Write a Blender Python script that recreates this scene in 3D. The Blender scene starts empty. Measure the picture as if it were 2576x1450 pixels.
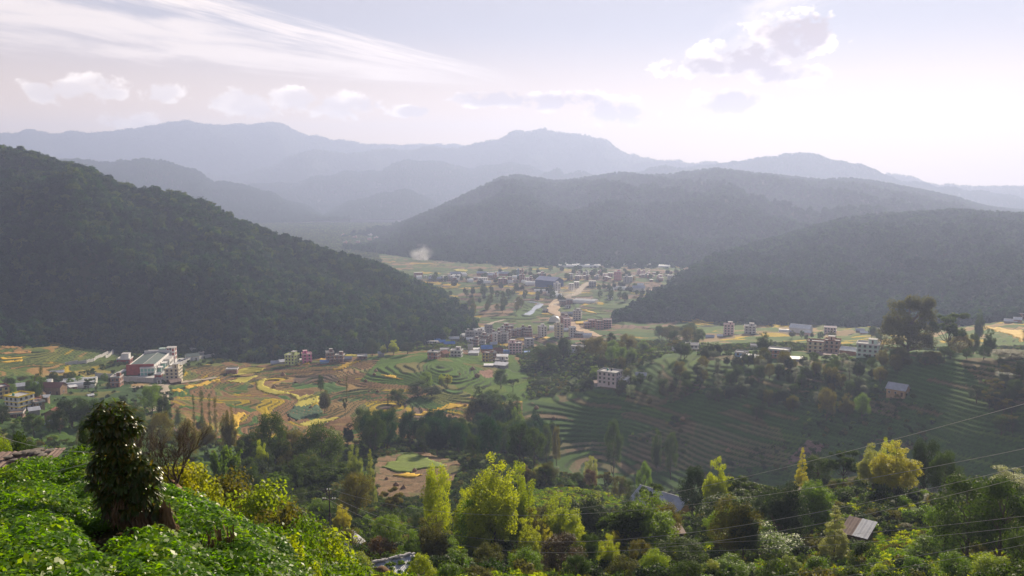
import bpy, math, random
import numpy as np
from mathutils import Vector, Matrix, Quaternion
R_ = math.radians
sc = bpy.context.scene
COL = sc.collection
# ------------------------------------------------------------------ camera
CAMZ = 160.0
PITCH = R_(7.3)
cam = bpy.data.cameras.new('camera'); cam.lens = 31.18; cam.sensor_width = 36; cam.clip_start = .1; cam.clip_end = 60000
cam_o = bpy.data.objects.new('camera', cam); COL.objects.link(cam_o)
cam_o.location = (0, 0, CAMZ); cam_o.rotation_euler = (math.pi/2-PITCH, 0, 0)
sc.camera = cam_o
# ------------------------------------------------------------------ sun, sky, exposure
SUN_AZ, SUN_EL = R_(23), R_(24)
SUN = Vector((math.sin(SUN_AZ)*math.cos(SUN_EL), math.cos(SUN_AZ)*math.cos(SUN_EL), math.sin(SUN_EL)))
sl = bpy.data.lights.new('sun', 'SUN'); sl.energy = 5.0; sl.angle = R_(.6); sl.color = (1, .86, .64)
so = bpy.data.objects.new('sun', sl); COL.objects.link(so); so.rotation_mode = 'QUATERNION'
so.rotation_quaternion = (-SUN).to_track_quat('-Z', 'Y'); so.location = (200, 300, 400)
SKY_STRENGTH = .05
EXPOSURE = 0.92
HAZE_DENSITY = 2.05e-4
HAZE_G = .33
HAZE_COL = (.55, .65, .99)
sc.view_settings.view_transform = 'Standard'; sc.view_settings.look = 'None'
sc.view_settings.exposure = EXPOSURE; sc.view_settings.gamma = 1
sc.render.engine = 'CYCLES'
cy = sc.cycles
cy.use_denoising = True
try: cy.denoiser = 'OPENIMAGEDENOISE'
except Exception: pass
cy.max_bounces = 6; cy.diffuse_bounces = 3; cy.glossy_bounces = 2; cy.transmission_bounces = 3
cy.volume_bounces = 0; cy.transparent_max_bounces = 8; cy.sample_clamp_indirect = 6
cy.use_adaptive_sampling = True; cy.adaptive_threshold = .02

def mathn(nt, op, a, b=None, c=None, clamp=False):
    n = nt.nodes.new('ShaderNodeMath'); n.operation = op; n.use_clamp = clamp
    for i, v in enumerate((a, b, c)):
        if v is None: continue
        if isinstance(v, (int, float)): n.inputs[i].default_value = v
        else: nt.links.new(v, n.inputs[i])
    return n.outputs[0]

def build_world():
    w = bpy.data.worlds.new('World'); sc.world = w; w.use_nodes = True
    w.cycles.sampling_method = 'MANUAL'; w.cycles.sample_map_resolution = 512
    nt = w.node_tree; N = nt.nodes; L = nt.links
    bg = N['Background']; bg.inputs[1].default_value = SKY_STRENGTH
    sky = N.new('ShaderNodeTexSky'); sky.sky_type = 'NISHITA'; sky.sun_disc = False
    sky.sun_elevation = SUN_EL; sky.sun_rotation = SUN_AZ
    sky.air_density = 1.1; sky.dust_density = .15; sky.ozone_density = 2.5; sky.altitude = 1400
    geo = N.new('ShaderNodeTexCoord')
    sep = N.new('ShaderNodeSeparateXYZ'); L.new(geo.outputs['Generated'], sep.inputs[0])
    M = lambda *a, **k: mathn(nt, *a, **k)
    x, y, z = sep.outputs
    az = M('MULTIPLY', M('ARCTAN2', x, y), 180/math.pi)          # degrees from +Y to +X
    el = M('MULTIPLY', M('ARCSINE', z), 180/math.pi)
    def comb(a, b, c=0.0):
        n = N.new('ShaderNodeCombineXYZ')
        for i, v in enumerate((a, b, c)):
            if isinstance(v, (int, float)): n.inputs[i].default_value = v
            else: L.new(v, n.inputs[i])
        return n.outputs[0]
    def noise(vec, scale, detail, rough=.55, dist=0.):
        n = N.new('ShaderNodeTexNoise'); L.new(vec, n.inputs['Vector']); n.inputs['Scale'].default_value = scale
        n.inputs['Detail'].default_value = detail; n.inputs['Roughness'].default_value = rough
        n.inputs['Distortion'].default_value = dist
        return n.outputs['Fac']
    def sstep(v, lo, hi):
        n = N.new('ShaderNodeMapRange'); n.interpolation_type = 'SMOOTHSTEP'
        L.new(v, n.inputs[0]); n.inputs[1].default_value = lo; n.inputs[2].default_value = hi
        return n.outputs[0]
    # --- cirrus: bands running down to the right, drawn out along their length
    def band(a0, e0, a1, e1, w0, w1, scale, seed, soft):
        # distance across the line (a0,e0)-(a1,e1); width shrinks from w0 to w1
        sl_ = (e1-e0)/(a1-a0)
        mid = M('ADD', M('MULTIPLY', M('SUBTRACT', az, a0), sl_), e0)
        t = M('DIVIDE', M('SUBTRACT', az, a0), a1-a0)
        wd = M('MAXIMUM', M('ADD', M('MULTIPLY', t, w1-w0), w0), .25)
        q = M('DIVIDE', M('SUBTRACT', el, mid), wd)
        prof = M('SUBTRACT', 1.0, M('MULTIPLY', q, q))
        along = M('ADD', M('MULTIPLY', az, .09), M('MULTIPLY', el, .03))
        nz = noise(comb(along, M('MULTIPLY', q, 1.25), seed), scale, 9, .62, .45)
        fade = M('MULTIPLY', sstep(t, 1.12, .75), 1.0)
        v = M('ADD', M('MULTIPLY', prof, .55), M('MULTIPLY', M('SUBTRACT', nz, .5), 1.7))
        return M('MULTIPLY', sstep(v, .0, soft), fade)
    # picture degrees: az = (X-1288)/2231 rad, el = (440-Y)/2231 rad
    c1 = band(-30, 8.8, -2.5, 5.8, 2.3, .55, 1.6, 3.1, .6)
    c2 = band(-20.6, 10.2, -1.0, 6.1, 1.05, .6, 2.6, 7.7, .8)
    pl = comb(M('MULTIPLY', az, .045), M('MULTIPLY', M('SUBTRACT', el, M('MULTIPLY', az, .12)), .16), 1.7)
    c3 = M('MULTIPLY', sstep(noise(pl, 1.0, 8, .6, 1.2), .54, .78), M('MULTIPLY', sstep(az, 4, 16), sstep(el, 3.5, 8)))
    low = sstep(el, 8.5, 1.5)                                       # pale veil along the horizon
    cirrus = M('MAXIMUM', M('MAXIMUM', M('MULTIPLY', c1, .8), M('MULTIPLY', c2, .95)), M('MULTIPLY', c3, .85))
    # --- cumulus: soft lobes broken up by noise
    def deg(X, Y):
        xn = (X-1288)/2231; yn = (725-Y)/2231; v = (xn, math.cos(PITCH)+yn*math.sin(PITCH), -math.sin(PITCH)+yn*math.cos(PITCH))
        return math.degrees(math.atan2(v[0], v[1])), math.degrees(math.atan2(v[2], math.hypot(v[0], v[1])))
    blobs = [(1985, 95, 120, 62), (1880, 140, 130, 55), (1760, 165, 110, 35), (1980, 185, 120, 32), (2050, 70, 60, 50),
             (1800, 262, 95, 36), (1860, 250, 70, 30), (1550, 280, 110, 45), (1400, 255, 170, 26), (1250, 250, 150, 24),
             (860, 270, 130, 36), (640, 258, 140, 42), (760, 255, 90, 34), (400, 232, 55, 26), (250, 222, 75, 34), (100, 230, 45, 30),
             (330, 305, 80, 26), (1040, 282, 60, 18), (180, 225, 70, 22)]
    acc = None
    for (X, Y, wx, wy) in blobs:
        a, e = deg(X, Y)
        qa = M('DIVIDE', M('SUBTRACT', az, a), wx/2231*57.3); qe = M('DIVIDE', M('SUBTRACT', el, e), wy/2231*57.3)
        v = M('SUBTRACT', 1.0, M('ADD', M('MULTIPLY', qa, qa), M('MULTIPLY', qe, qe)))
        acc = v if acc is None else M('MAXIMUM', acc, v)
    acc = M('MAXIMUM', acc, -1.2)
    cn = noise(comb(M('MULTIPLY', az, .62), M('MULTIPLY', el, .85)), 1.0, 10, .6, .2)
    dens = M('ADD', M('SUBTRACT', acc, .12), M('MULTIPLY', M('SUBTRACT', cn, .5), 5.2))
    cum = sstep(dens, -.05, .7)
    cl = noise(comb(M('MULTIPLY', az, .5), M('MULTIPLY', M('ADD', el, .35), .8), 4.4), 1.0, 3, .5)
    core = M('MULTIPLY', sstep(M('ADD', acc, M('MULTIPLY', M('SUBTRACT', cl, .5), 2.2)), .12, .9), M('ADD', M('MULTIPLY', sstep(az, -22, 6), .6), .4))
    # colours
    def mix(f, a, b):
        n = N.new('ShaderNodeMix'); n.data_type = 'RGBA'
        if isinstance(f, (int, float)): n.inputs[0].default_value = f
        else: L.new(f, n.inputs[0])
        for i, v in ((6, a), (7, b)):
            if isinstance(v, tuple): n.inputs[i].default_value = v
            else: L.new(v, n.inputs[i])
        return n.outputs[2]
    base = sky.outputs[0]
    # a thin bright veil of high cloud, whiter towards the horizon
    veil = mix(sstep(el, 1.0, 9.5), (17.0, 10.6, 5.0, 1), (6.2, 5.7, 6.3, 1))
    c = mix(M('SUBTRACT', .85, M('MULTIPLY', sstep(el, 10, 34), .75)), base, veil)
    c = mix(M('MULTIPLY', cirrus, .92), c, (14.2, 12.2, 10.9, 1))
    cc = mix(core, (19.0, 16.6, 14.6, 1), (5.6, 4.3, 4.3, 1))
    lowfade = sstep(el, 1.5, 6.5)
    c = mix(M('MULTIPLY', cum, M('ADD', M('MULTIPLY', lowfade, .4), .55)), c, cc)
    L.new(c, bg.inputs[0])
build_world()

# ------------------------------------------------------------------ picture <-> place
CP, SP = math.cos(PITCH), math.sin(PITCH)
FX = 2231.0
def ray(X, Y):
    xn = (X-1288)/FX; yn = (725-Y)/FX
    return np.array((xn, CP+yn*SP, -SP+yn*CP))
def P(X, Y, d):
    r = ray(X, Y); s = d/math.hypot(r[0], r[1])
    return np.array((r[0]*s, r[1]*s, CAMZ+r[2]*s))
def proj(x, y, z):
    dz = z-CAMZ
    f = y*CP-dz*SP; u = y*SP+dz*CP
    f = np.maximum(f, 1e-3)
    return 1288+FX*x/f, 725-FX*u/f
R1 = lambda x, y: (x/4, 786+y/4)
R2 = lambda x, y: (644+x/4, 786+y/4)
R3 = lambda x, y: (1288+x/4, 786+y/4)
R4 = lambda x, y: (1932+x/4, 723.2+y/4)
R5 = lambda x, y: (x/4, 1087.4+y/4)
R6 = lambda x, y: (644+x/4, 1087.4+y/4)
R7 = lambda x, y: (1288+x/4, 1087.4+y/4)
R8 = lambda x, y: (1932+x/4, 1087.4+y/4)
Z1 = lambda x, y: (264.1+x/7.585, 861.6+y/7.585)
Z2 = lambda x, y: (x/9.752, 930.8+y/9.752)
Z3 = lambda x, y: (1056.5+x/7.585, 786.1+y/7.585)
Z4 = lambda x, y: (1320.7+x/7.585, 691.8+y/7.585)
Z5 = lambda x, y: (1037.7+x/7.585, 647.8+y/7.585)
Z6 = lambda x, y: (1377.3+x/7.585, 641.5+y/7.585)

# ------------------------------------------------------------------ noise
def vnoise(x, y, seed=0):
    xi = np.floor(x).astype(np.int64); yi = np.floor(y).astype(np.int64)
    xf = x-xi; yf = y-yi
    def h(a, b):
        n = (a*374761393+b*668265263+seed*974634777) & 0x7fffffff
        n = ((n ^ (n >> 13))*1274126177) & 0x7fffffff
        return ((n ^ (n >> 16)) & 0xffff)/65535.0
    u = xf*xf*(3-2*xf); v = yf*yf*(3-2*yf)
    return (h(xi, yi)*(1-u)+h(xi+1, yi)*u)*(1-v)+(h(xi, yi+1)*(1-u)+h(xi+1, yi+1)*u)*v
def fbm(x, y, oct=4, seed=0):
    r = 0; a = .5
    for i in range(oct):
        r = r+a*vnoise(x*2**i, y*2**i, seed+i*17); a *= .5
    return r/(1-.5**oct)
def hash01(*k):
    n = np.zeros_like(np.asarray(k[0], dtype=np.int64))
    for i, v in enumerate(k): n = (n*1000003+np.asarray(v, dtype=np.int64)*(7919+i*104729)) & 0x7fffffff
    n = ((n ^ (n >> 13))*1274126177) & 0x7fffffff
    n = ((n ^ (n >> 11))*668265263) & 0x7fffffff
    return ((n ^ (n >> 15)) & 0xffff)/65535.0
def in_poly(X, Y, poly):
    X = np.asarray(X, float); Y = np.asarray(Y, float)
    r = np.zeros(X.shape, bool); n = len(poly)
    for i in range(n):
        x0, y0 = poly[i]; x1, y1 = poly[(i+1) % n]
        if y0 == y1: continue
        c = ((y0 > Y) != (y1 > Y)) & (X < (x1-x0)*(Y-y0)/(y1-y0)+x0)
        r ^= c
    return r
def smooth(a, b, t):
    u = np.clip((t-a)/(b-a), 0, 1); return u*u*(3-2*u)

# ------------------------------------------------------------------ materials
MATS = {}
def new_mat(name):
    m = bpy.data.materials.new(name); m.use_nodes = True
    nt = m.node_tree; b = nt.nodes['Principled BSDF']
    return m, nt, b
def simple(name, col, rough=.8, var=.25, scale=1.5, spec=.25, bump=.0, metal=0., streak=False):
    """painted / plastered / earthen surface: base colour broken up by noise at two scales, optional relief"""
    if name in MATS: return MATS[name]
    m, nt, b = new_mat(name); N = nt.nodes; L = nt.links
    tc = N.new('ShaderNodeTexCoord')
    n1 = N.new('ShaderNodeTexNoise'); n1.inputs['Scale'].default_value = scale; n1.inputs['Detail'].default_value = 8; n1.inputs['Roughness'].default_value = .65
    vec = tc.outputs['Object']
    if streak:
        mp = N.new('ShaderNodeMapping'); mp.inputs['Scale'].default_value = (1, 1, .18); L.new(vec, mp.inputs[0]); vec = mp.outputs[0]
    L.new(vec, n1.inputs['Vector'])
    mr = N.new('ShaderNodeMapRange'); L.new(n1.outputs['Fac'], mr.inputs[0]); mr.inputs[1].default_value = .25; mr.inputs[2].default_value = .75
    mr.inputs[3].default_value = 1-var; mr.inputs[4].default_value = 1+var*.6
    oi = N.new('ShaderNodeObjectInfo')
    mu = N.new('ShaderNodeVectorMath'); mu.operation = 'SCALE'; mu.inputs[0].default_value = col; L.new(mr.outputs[0], mu.inputs['Scale'])
    L.new(mu.outputs[0], b.inputs['Base Color'])
    b.inputs['Roughness'].default_value = rough; b.inputs['Specular IOR Level'].default_value = spec; b.inputs['Metallic'].default_value = metal
    if bump:
        bp = N.new('ShaderNodeBump'); bp.inputs['Strength'].default_value = bump; bp.inputs['Distance'].default_value = .05
        L.new(n1.outputs['Fac'], bp.inputs['Height']); L.new(bp.outputs[0], b.inputs['Normal'])
    MATS[name] = m
    return m
def leafmat(name, col, trans=.45, tcol=None, hue=.25, gloss=.25, rough=.5):
    """leaves: reflect and let light through; each plant and each clump a little different"""
    if name in MATS: return MATS[name]
    m, nt, b = new_mat(name); N = nt.nodes; L = nt.links
    oi = N.new('ShaderNodeObjectInfo'); tc = N.new('ShaderNodeTexCoord')
    n1 = N.new('ShaderNodeTexNoise'); n1.inputs['Scale'].default_value = 6; n1.inputs['Detail'].default_value = 3
    L.new(tc.outputs['Generated'], n1.inputs['Vector'])
    f = mathn(nt, 'ADD', mathn(nt, 'MULTIPLY', oi.outputs['Random'], .6), mathn(nt, 'MULTIPLY', n1.outputs['Fac'], .8))
    n2 = N.new('ShaderNodeTexNoise'); n2.inputs['Scale'].default_value = .009; n2.inputs['Detail'].default_value = 4; L.new(oi.outputs['Location'], n2.inputs['Vector'])
    f = mathn(nt, 'ADD', f, mathn(nt, 'MULTIPLY', mathn(nt, 'SUBTRACT', n2.outputs['Fac'], .5), 1.6))
    f = mathn(nt, 'SUBTRACT', f, .2, clamp=True)
    mx = N.new('ShaderNodeMix'); mx.data_type = 'RGBA'; L.new(f, mx.inputs[0])
    c = np.array(col)
    mx.inputs[6].default_value = (*(c*(1-hue)*np.array((.85, 1, .9))), 1)
    mx.inputs[7].default_value = (*(c*(1+hue)*np.array((1.18, 1, .8))), 1)
    L.new(mx.outputs[2], b.inputs['Base Color']); b.inputs['Roughness'].default_value = rough; b.inputs['Specular IOR Level'].default_value = gloss
    tr = N.new('ShaderNodeBsdfTranslucent')
    ml = N.new('ShaderNodeMix'); ml.data_type = 'RGBA'; ml.blend_type = 'MULTIPLY'; ml.inputs[0].default_value = 1
    L.new(mx.outputs[2], ml.inputs[6]); ml.inputs[7].default_value = (*(tcol or (1.9, 1.75, .7)), 1)
    L.new(ml.outputs[2], tr.inputs['Color'])
    ms = N.new('ShaderNodeMixShader'); ms.inputs[0].default_value = trans
    L.new(b.outputs[0], ms.inputs[1]); L.new(tr.outputs[0], ms.inputs[2]); L.new(ms.outputs[0], N['Material Output'].inputs['Surface'])
    MATS[name] = m
    return m
def corrugated(name, col, rough=.45, metal=.5, var=.3, period=.25, axis='X'):
    if name in MATS: return MATS[name]
    m = simple(name, col, rough, var, .6, .22, 0, metal)
    nt = m.node_tree; N = nt.nodes; L = nt.links; b = N['Principled BSDF']
    tc = N.new('ShaderNodeTexCoord'); w = N.new('ShaderNodeTexWave'); w.bands_direction = axis
    w.inputs['Scale'].default_value = 1/period/ (2*math.pi) * 2*math.pi / 2
    L.new(tc.outputs['Object'], w.inputs['Vector'])
    bp = N.new('ShaderNodeBump'); bp.inputs['Strength'].default_value = .6; bp.inputs['Distance'].default_value = .03
    L.new(w.outputs['Fac'], bp.inputs['Height']); L.new(bp.outputs[0], b.inputs['Normal'])
    return m
def brickmat(name, c1, c2, mortar=(.3, .27, .24), scale=3.0):
    if name in MATS: return MATS[name]
    m, nt, b = new_mat(name); N = nt.nodes; L = nt.links
    tc = N.new('ShaderNodeTexCoord'); mp = N.new('ShaderNodeMapping'); mp.inputs['Rotation'].default_value = (math.pi/2, 0, 0)
    sp = N.new('ShaderNodeSeparateXYZ'); L.new(tc.outputs['Object'], sp.inputs[0])
    cb = N.new('ShaderNodeCombineXYZ'); L.new(mathn(nt, 'ADD', sp.outputs[0], sp.outputs[1]), cb.inputs[0]); L.new(sp.outputs[2], cb.inputs[1])
    br = N.new('ShaderNodeTexBrick'); L.new(cb.outputs[0], br.inputs['Vector']); br.inputs['Scale'].default_value = scale
    br.inputs['Color1'].default_value = (*c1, 1); br.inputs['Color2'].default_value = (*c2, 1); br.inputs['Mortar'].default_value = (*mortar, 1)
    br.inputs['Mortar Size'].default_value = .012
    n1 = N.new('ShaderNodeTexNoise'); n1.inputs['Scale'].default_value = .5; n1.inputs['Detail'].default_value = 7; L.new(tc.outputs['Object'], n1.inputs['Vector'])
    mr = N.new('ShaderNodeMapRange'); L.new(n1.outputs['Fac'], mr.inputs[0]); mr.inputs[1].default_value = .3; mr.inputs[2].default_value = .7; mr.inputs[3].default_value = .65; mr.inputs[4].default_value = 1.2
    mu = N.new('ShaderNodeVectorMath'); mu.operation = 'SCALE'; L.new(br.outputs['Color'], mu.inputs[0]); L.new(mr.outputs[0], mu.inputs['Scale'])
    L.new(mu.outputs[0], b.inputs['Base Color']); b.inputs['Roughness'].default_value = .9; b.inputs['Specular IOR Level'].default_value = .15
    MATS[name] = m
    return m
def glassmat(name='window_glass', col=(.03, .04, .045), rough=.12):
    if name in MATS: return MATS[name]
    m, nt, b = new_mat(name)
    b.inputs['Base Color'].default_value = (*col, 1); b.inputs['Roughness'].default_value = rough; b.inputs['Specular IOR Level'].default_value = .6
    n1 = nt.nodes.new('ShaderNodeTexNoise'); n1.inputs['Scale'].default_value = .8
    tc = nt.nodes.new('ShaderNodeTexCoord'); nt.links.new(tc.outputs['Object'], n1.inputs['Vector'])
    mr = nt.nodes.new('ShaderNodeMapRange'); nt.links.new(n1.outputs['Fac'], mr.inputs[0]); mr.inputs[3].default_value = rough*.5; mr.inputs[4].default_value = rough*2.5
    nt.links.new(mr.outputs[0], b.inputs['Roughness'])
    MATS[name] = m
    return m

# ------------------------------------------------------------------ objects
def link(name, data, parent=None, loc=None, rotz=0., mat=None):
    o = bpy.data.objects.new(name, data); COL.objects.link(o)
    if parent: o.parent = parent
    if loc is not None: o.location = [float(v) for v in loc]
    if rotz: o.rotation_euler = (0, 0, rotz)
    if mat is not None and data is not None: data.materials.append(mat)
    return o
def tag(o, label=None, cat=None, group=None, kind=None):
    if label: o['label'] = label
    if cat: o['category'] = cat
    if group: o['group'] = group
    if kind: o['kind'] = kind
    return o
def empty(name, loc, rotz, label, cat, group=None):
    o = bpy.data.objects.new(name, None); COL.objects.link(o); o.empty_display_size = .2
    o.location = [float(v) for v in loc]; o.rotation_euler = (0, 0, rotz)
    return tag(o, label, cat, group)
def mesh_np(name, V, F, smooth_=False):
    me = bpy.data.meshes.new(name)
    V = np.asarray(V, np.float32); F = np.asarray(F, np.int32)
    k = F.shape[1]
    me.vertices.add(len(V)); me.vertices.foreach_set('co', V.ravel())
    me.loops.add(F.size); me.loops.foreach_set('vertex_index', F.ravel())
    me.polygons.add(len(F)); me.polygons.foreach_set('loop_start', np.arange(len(F), dtype=np.int32)*k)
    me.polygons.foreach_set('loop_total', np.full(len(F), k, np.int32))
    if smooth_: me.polygons.foreach_set('use_smooth', np.ones(len(F), bool))
    me.update(calc_edges=True)
    return me
class MB:
    """collects boxes, prisms, tubes and lathes into one mesh"""
    def __init__(s): s.v = []; s.f = []
    def add(s, vs, fs):
        k = len(s.v); s.v += [tuple(map(float, v)) for v in vs]; s.f += [tuple(i+k for i in f) for f in fs]; return s
    def box(s, x0, x1, y0, y1, z0, z1):
        return s.add([(x0,y0,z0),(x1,y0,z0),(x1,y1,z0),(x0,y1,z0),(x0,y0,z1),(x1,y0,z1),(x1,y1,z1),(x0,y1,z1)],
                     [(3,2,1,0),(4,5,6,7),(0,1,5,4),(1,2,6,5),(2,3,7,6),(3,0,4,7)])
    def bevbox(s, x0, x1, y0, y1, z0, z1, b):
        vs = []
        for z, k in ((z0, b), (z0+b, 0), (z1-b, 0), (z1, b)):
            vs += [(x0+k,y0+k,z),(x1-k,y0+k,z),(x1-k,y1-k,z),(x0+k,y1-k,z)]
        fs = [(3,2,1,0),(12,13,14,15)]
        for r in range(3):
            for i in range(4): fs.append((r*4+i, r*4+(i+1)%4, r*4+4+(i+1)%4, r*4+4+i))
        return s.add(vs, fs)
    def tube(s, pts, rad, n=6, cap=True):
        pts = [np.asarray(p, float) for p in pts]; k0 = len(s.v)
        m = len(pts)
        for i, p in enumerate(pts):
            t = pts[min(i+1, m-1)]-pts[max(i-1, 0)]; t = t/(np.linalg.norm(t)+1e-9)
            a = np.cross(t, (0, 0, 1.)) if abs(t[2]) < .95 else np.cross(t, (1., 0, 0)); a /= np.linalg.norm(a)+1e-9
            b = np.cross(t, a)
            r = rad[i] if hasattr(rad, '__len__') else rad
            for j in range(n):
                q = 2*math.pi*j/n
                s.v.append(tuple(p+r*(math.cos(q)*a+math.sin(q)*b)))
        for i in range(m-1):
            for j in range(n):
                s.f.append((k0+i*n+j, k0+i*n+(j+1)%n, k0+(i+1)*n+(j+1)%n, k0+(i+1)*n+j))
        if cap: s.f.append(tuple(k0+j for j in range(n))[::-1]); s.f.append(tuple(k0+(m-1)*n+j for j in range(n)))
        return s
    def lathe(s, prof, n=12, cx=0, cy=0):
        k0 = len(s.v)
        for r, z in prof:
            for j in range(n):
                q = 2*math.pi*j/n; s.v.append((cx+r*math.cos(q), cy+r*math.sin(q), z))
        for i in range(len(prof)-1):
            for j in range(n): s.f.append((k0+i*n+j, k0+i*n+(j+1)%n, k0+(i+1)*n+(j+1)%n, k0+(i+1)*n+j))
        s.f.append(tuple(k0+j for j in range(n))[::-1]); s.f.append(tuple(k0+(len(prof)-1)*n+j for j in range(n)))
        return s
    def mesh(s, name, smooth_=False):
        me = bpy.data.meshes.new(name); me.from_pydata(s.v, [], s.f); me.update()
        if smooth_: me.polygons.foreach_set('use_smooth', np.ones(len(me.polygons), bool))
        return me
    def build(s, name, mat, parent=None, loc=None, rotz=0., smooth_=False):
        return link(name, s.mesh(name, smooth_), parent, loc, rotz, mat)
# ------------------------------------------------------------------ terrain: a smooth surface through surveyed points
CTRL = [  # picture x, y, distance in metres
 # our own slope
 (-300,1450,60),(300,1450,60),(800,1450,68),(1000,1440,85),(1300,1450,100),(1700,1450,100),(2100,1450,100),(2500,1450,95),(2900,1450,90),
 (870,1395,135),(828,1350,155),(1250,1400,125),(1400,1330,190),(1700,1380,140),(2155,1345,150),(2400,1400,130),(2700,1400,125),
 (2100,1250,240),(2400,1290,200),(2700,1290,190),(1660,1295,266),(1500,1235,300),(1900,1300,230),(1400,1250,270),
 (-300,1250,240),(0,1230,250),(300,1230,250),(600,1250,240),(800,1270,230),
 (-200,1170,300),(100,1170,300),(400,1170,310),(600,1180,300),
 (-200,1110,370),(100,1110,370),(400,1110,375),(600,1120,370),
 (1000,1255,285),(1000,1200,330),(1120,1160,350),(950,1150,360),(820,1190,320),
 (900,1130,400),(1180,1140,405),(1330,1150,400),
 # left village and valley edge
 (-250,1040,475),(50,1040,475),(250,1040,475),(-250,985,590),(50,985,590),(250,985,590),(-250,940,670),(100,940,670),(300,945,662),(420,930,685),(420,985,580),(420,1050,470),
 (-250,868,790),(0,868,790),(150,868,800),(280,880,800),(450,885,770),(600,900,735),(600,945,660),
 # terraces in the middle
 (600,1100,440),(600,1050,490),(600,1000,570),(800,1075,480),(800,1000,570),(800,940,650),(730,915,700),(800,905,715),(940,895,735),
 (1000,1080,460),(1000,1030,520),(1000,960,590),(1100,930,600),(1190,1020,520),(1180,960,570),(1150,1060,480),(1060,905,655),(960,915,650),
 (1200,920,640),(1250,885,745),(1290,890,765),(1230,850,850),(1100,875,760),(1000,880,770),(1290,1060,470),(1250,980,560),(1350,950,600),
 # spur on the right: a brow with houses, then a steep shaded face
 (1700,1165,431),(1700,1050,466),(1530,965,520),(1620,950,524),(1480,1000,500),(1350,1010,510),(1400,955,600),(1400,1100,462),(1500,1160,447),
 (1600,900,600),(1460,890,640),(1720,882,620),(1850,905,530),(1700,930,515),
 (2100,1165,412),(2100,1050,445),(2100,960,477),(2100,898,505),(1960,905,520),(2260,990,455),(2400,1165,397),(2400,1050,429),(2400,960,460),(2400,882,490),(2250,890,497),
 (2576,1160,397),(2576,1050,428),(2576,960,458),(2576,878,488),(2850,1050,420),(2850,900,470),
 # behind the spur
 (1500,845,850),(1700,848,850),(1950,850,850),(2200,842,850),(2420,838,850),(2540,832,850),(2800,820,850),(2560,800,960),(2300,835,920),(1700,858,790),(2000,862,790),
 (1400,830,900),(1600,800,1000),(1850,828,920),(2000,832,920),
 # the valley floor
 (1230,800,1000),(1400,780,1050),(1550,760,1120),(1250,750,1170),(1450,730,1230),(1650,730,1250),(1300,700,1370),(1500,700,1370),(1700,700,1360),(1150,720,1300),(1050,690,1400),
 (1300,668,1600),(1600,668,1600),(1750,672,1560),(1020,655,1700),(1150,655,1720),(900,630,2000),(800,600,2400),(700,575,2900),(1000,625,2200),
]
# points out of sight, by drop below the eye
def drop_pt(X, d, dr):
    p = P(X, 440, d); p[2] = CAMZ-dr; return p
HIDDEN = [drop_pt(X, d, dr) for X in (-400, 300, 900, 1300, 1700, 2200, 2950) for d, dr in ((16, 11.5), (30, 18), (3400, 176))]
HIDDEN += [drop_pt(X, d, dr) for X, d, dr in ((1500, 415, 147), (1700, 398, 146), (2100, 380, 148), (2400, 368, 147), (2750, 362, 146), (2100, 545, 106), (2400, 530, 100), (2576, 528, 99), (1330, 420, 144))]
HIDDEN += [drop_pt(X, d, dr) for X in (-400, 150, 500) for d, dr in ((1100, 154), (1800, 165))]
HIDDEN += [drop_pt(X, d, dr) for X in (2100, 2500, 2950) for d, dr in ((1300, 154), (2000, 168))]
def tps_fit(pts):
    A = np.array([P(*c) for c in pts]+HIDDEN)
    d = np.hypot(A[:, 0], A[:, 1]); u = np.arctan2(A[:, 0], A[:, 1])*2.2; v = np.log(d)
    n = len(u)
    r2 = (u[:, None]-u)**2+(v[:, None]-v)**2
    K = .5*r2*np.log(r2+1e-12); K[np.diag_indices(n)] = 2e-3
    Q = np.c_[np.ones(n), u, v]
    M = np.zeros((n+3, n+3)); M[:n, :n] = K; M[:n, n:] = Q; M[n:, :n] = Q.T
    w = np.linalg.solve(M, np.r_[A[:, 2], 0, 0, 0])
    return u, v, w
TU, TV, TW = tps_fit(CTRL)
def base_height(x, y):
    x = np.asarray(x, float); y = np.asarray(y, float); sh = x.shape
    x = x.ravel(); y = y.ravel()
    u = np.arctan2(x, y)*2.2; v = np.log(np.hypot(x, y)+1e-6)
    out = np.empty(len(u)); n = len(TU)
    for i in range(0, len(u), 40000):
        a = u[i:i+40000, None]; b = v[i:i+40000, None]
        r2 = (a-TU)**2+(b-TV)**2
        out[i:i+40000] = (.5*r2*np.log(r2+1e-12))@TW[:n]+TW[n]+TW[n+1]*a[:, 0]+TW[n+2]*b[:, 0]
    d = np.hypot(x, y)
    k = smooth(150, 420, d)*(1-.6*smooth(900, 1600, d))
    out += k*((fbm(x/70, y/70, 3, 5)-.5)*7.0+(fbm(x/22, y/22, 2, 9)-.5)*1.6)
    out += (1-k)*(fbm(x/14, y/14, 3, 3)-.5)*2.4
    return out.reshape(sh)
# terraced zones, in picture coordinates with a distance window: (polygon, dmin, dmax, step, palette)
T_MID = [(430,1110),(430,985),(470,925),(700,895),(960,885),(1300,880),(1320,960),(1310,1075),(1190,1090),(900,1120),(700,1115)]
T_GREEN = [(905,960),(960,900),(1060,888),(1290,895),(1330,950),(1330,1010),(1210,1010),(1170,985),(1000,968)]
T_SPUR = [(1320,1200),(1300,1010),(1480,985),(1540,955),(1700,880),(2100,885),(2576,868),(2900,860),(2900,1300),(2000,1240),(1600,1230)]
T_LEFT = [(-300,860),(300,860),(300,905),(200,945),(-300,965)]
T_VILL = [(-300,965),(210,940),(330,960),(430,990),(430,1130),(600,1120),(620,1200),(-300,1200)]
T_RIGHT = [(1750,868),(1750,820),(2200,815),(2800,780),(2800,872),(2300,880),(2000,880)]
T_VALLEY = [(950,640),(1300,650),(1800,655),(1800,860),(1320,880),(1190,860),(1000,720)]
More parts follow.
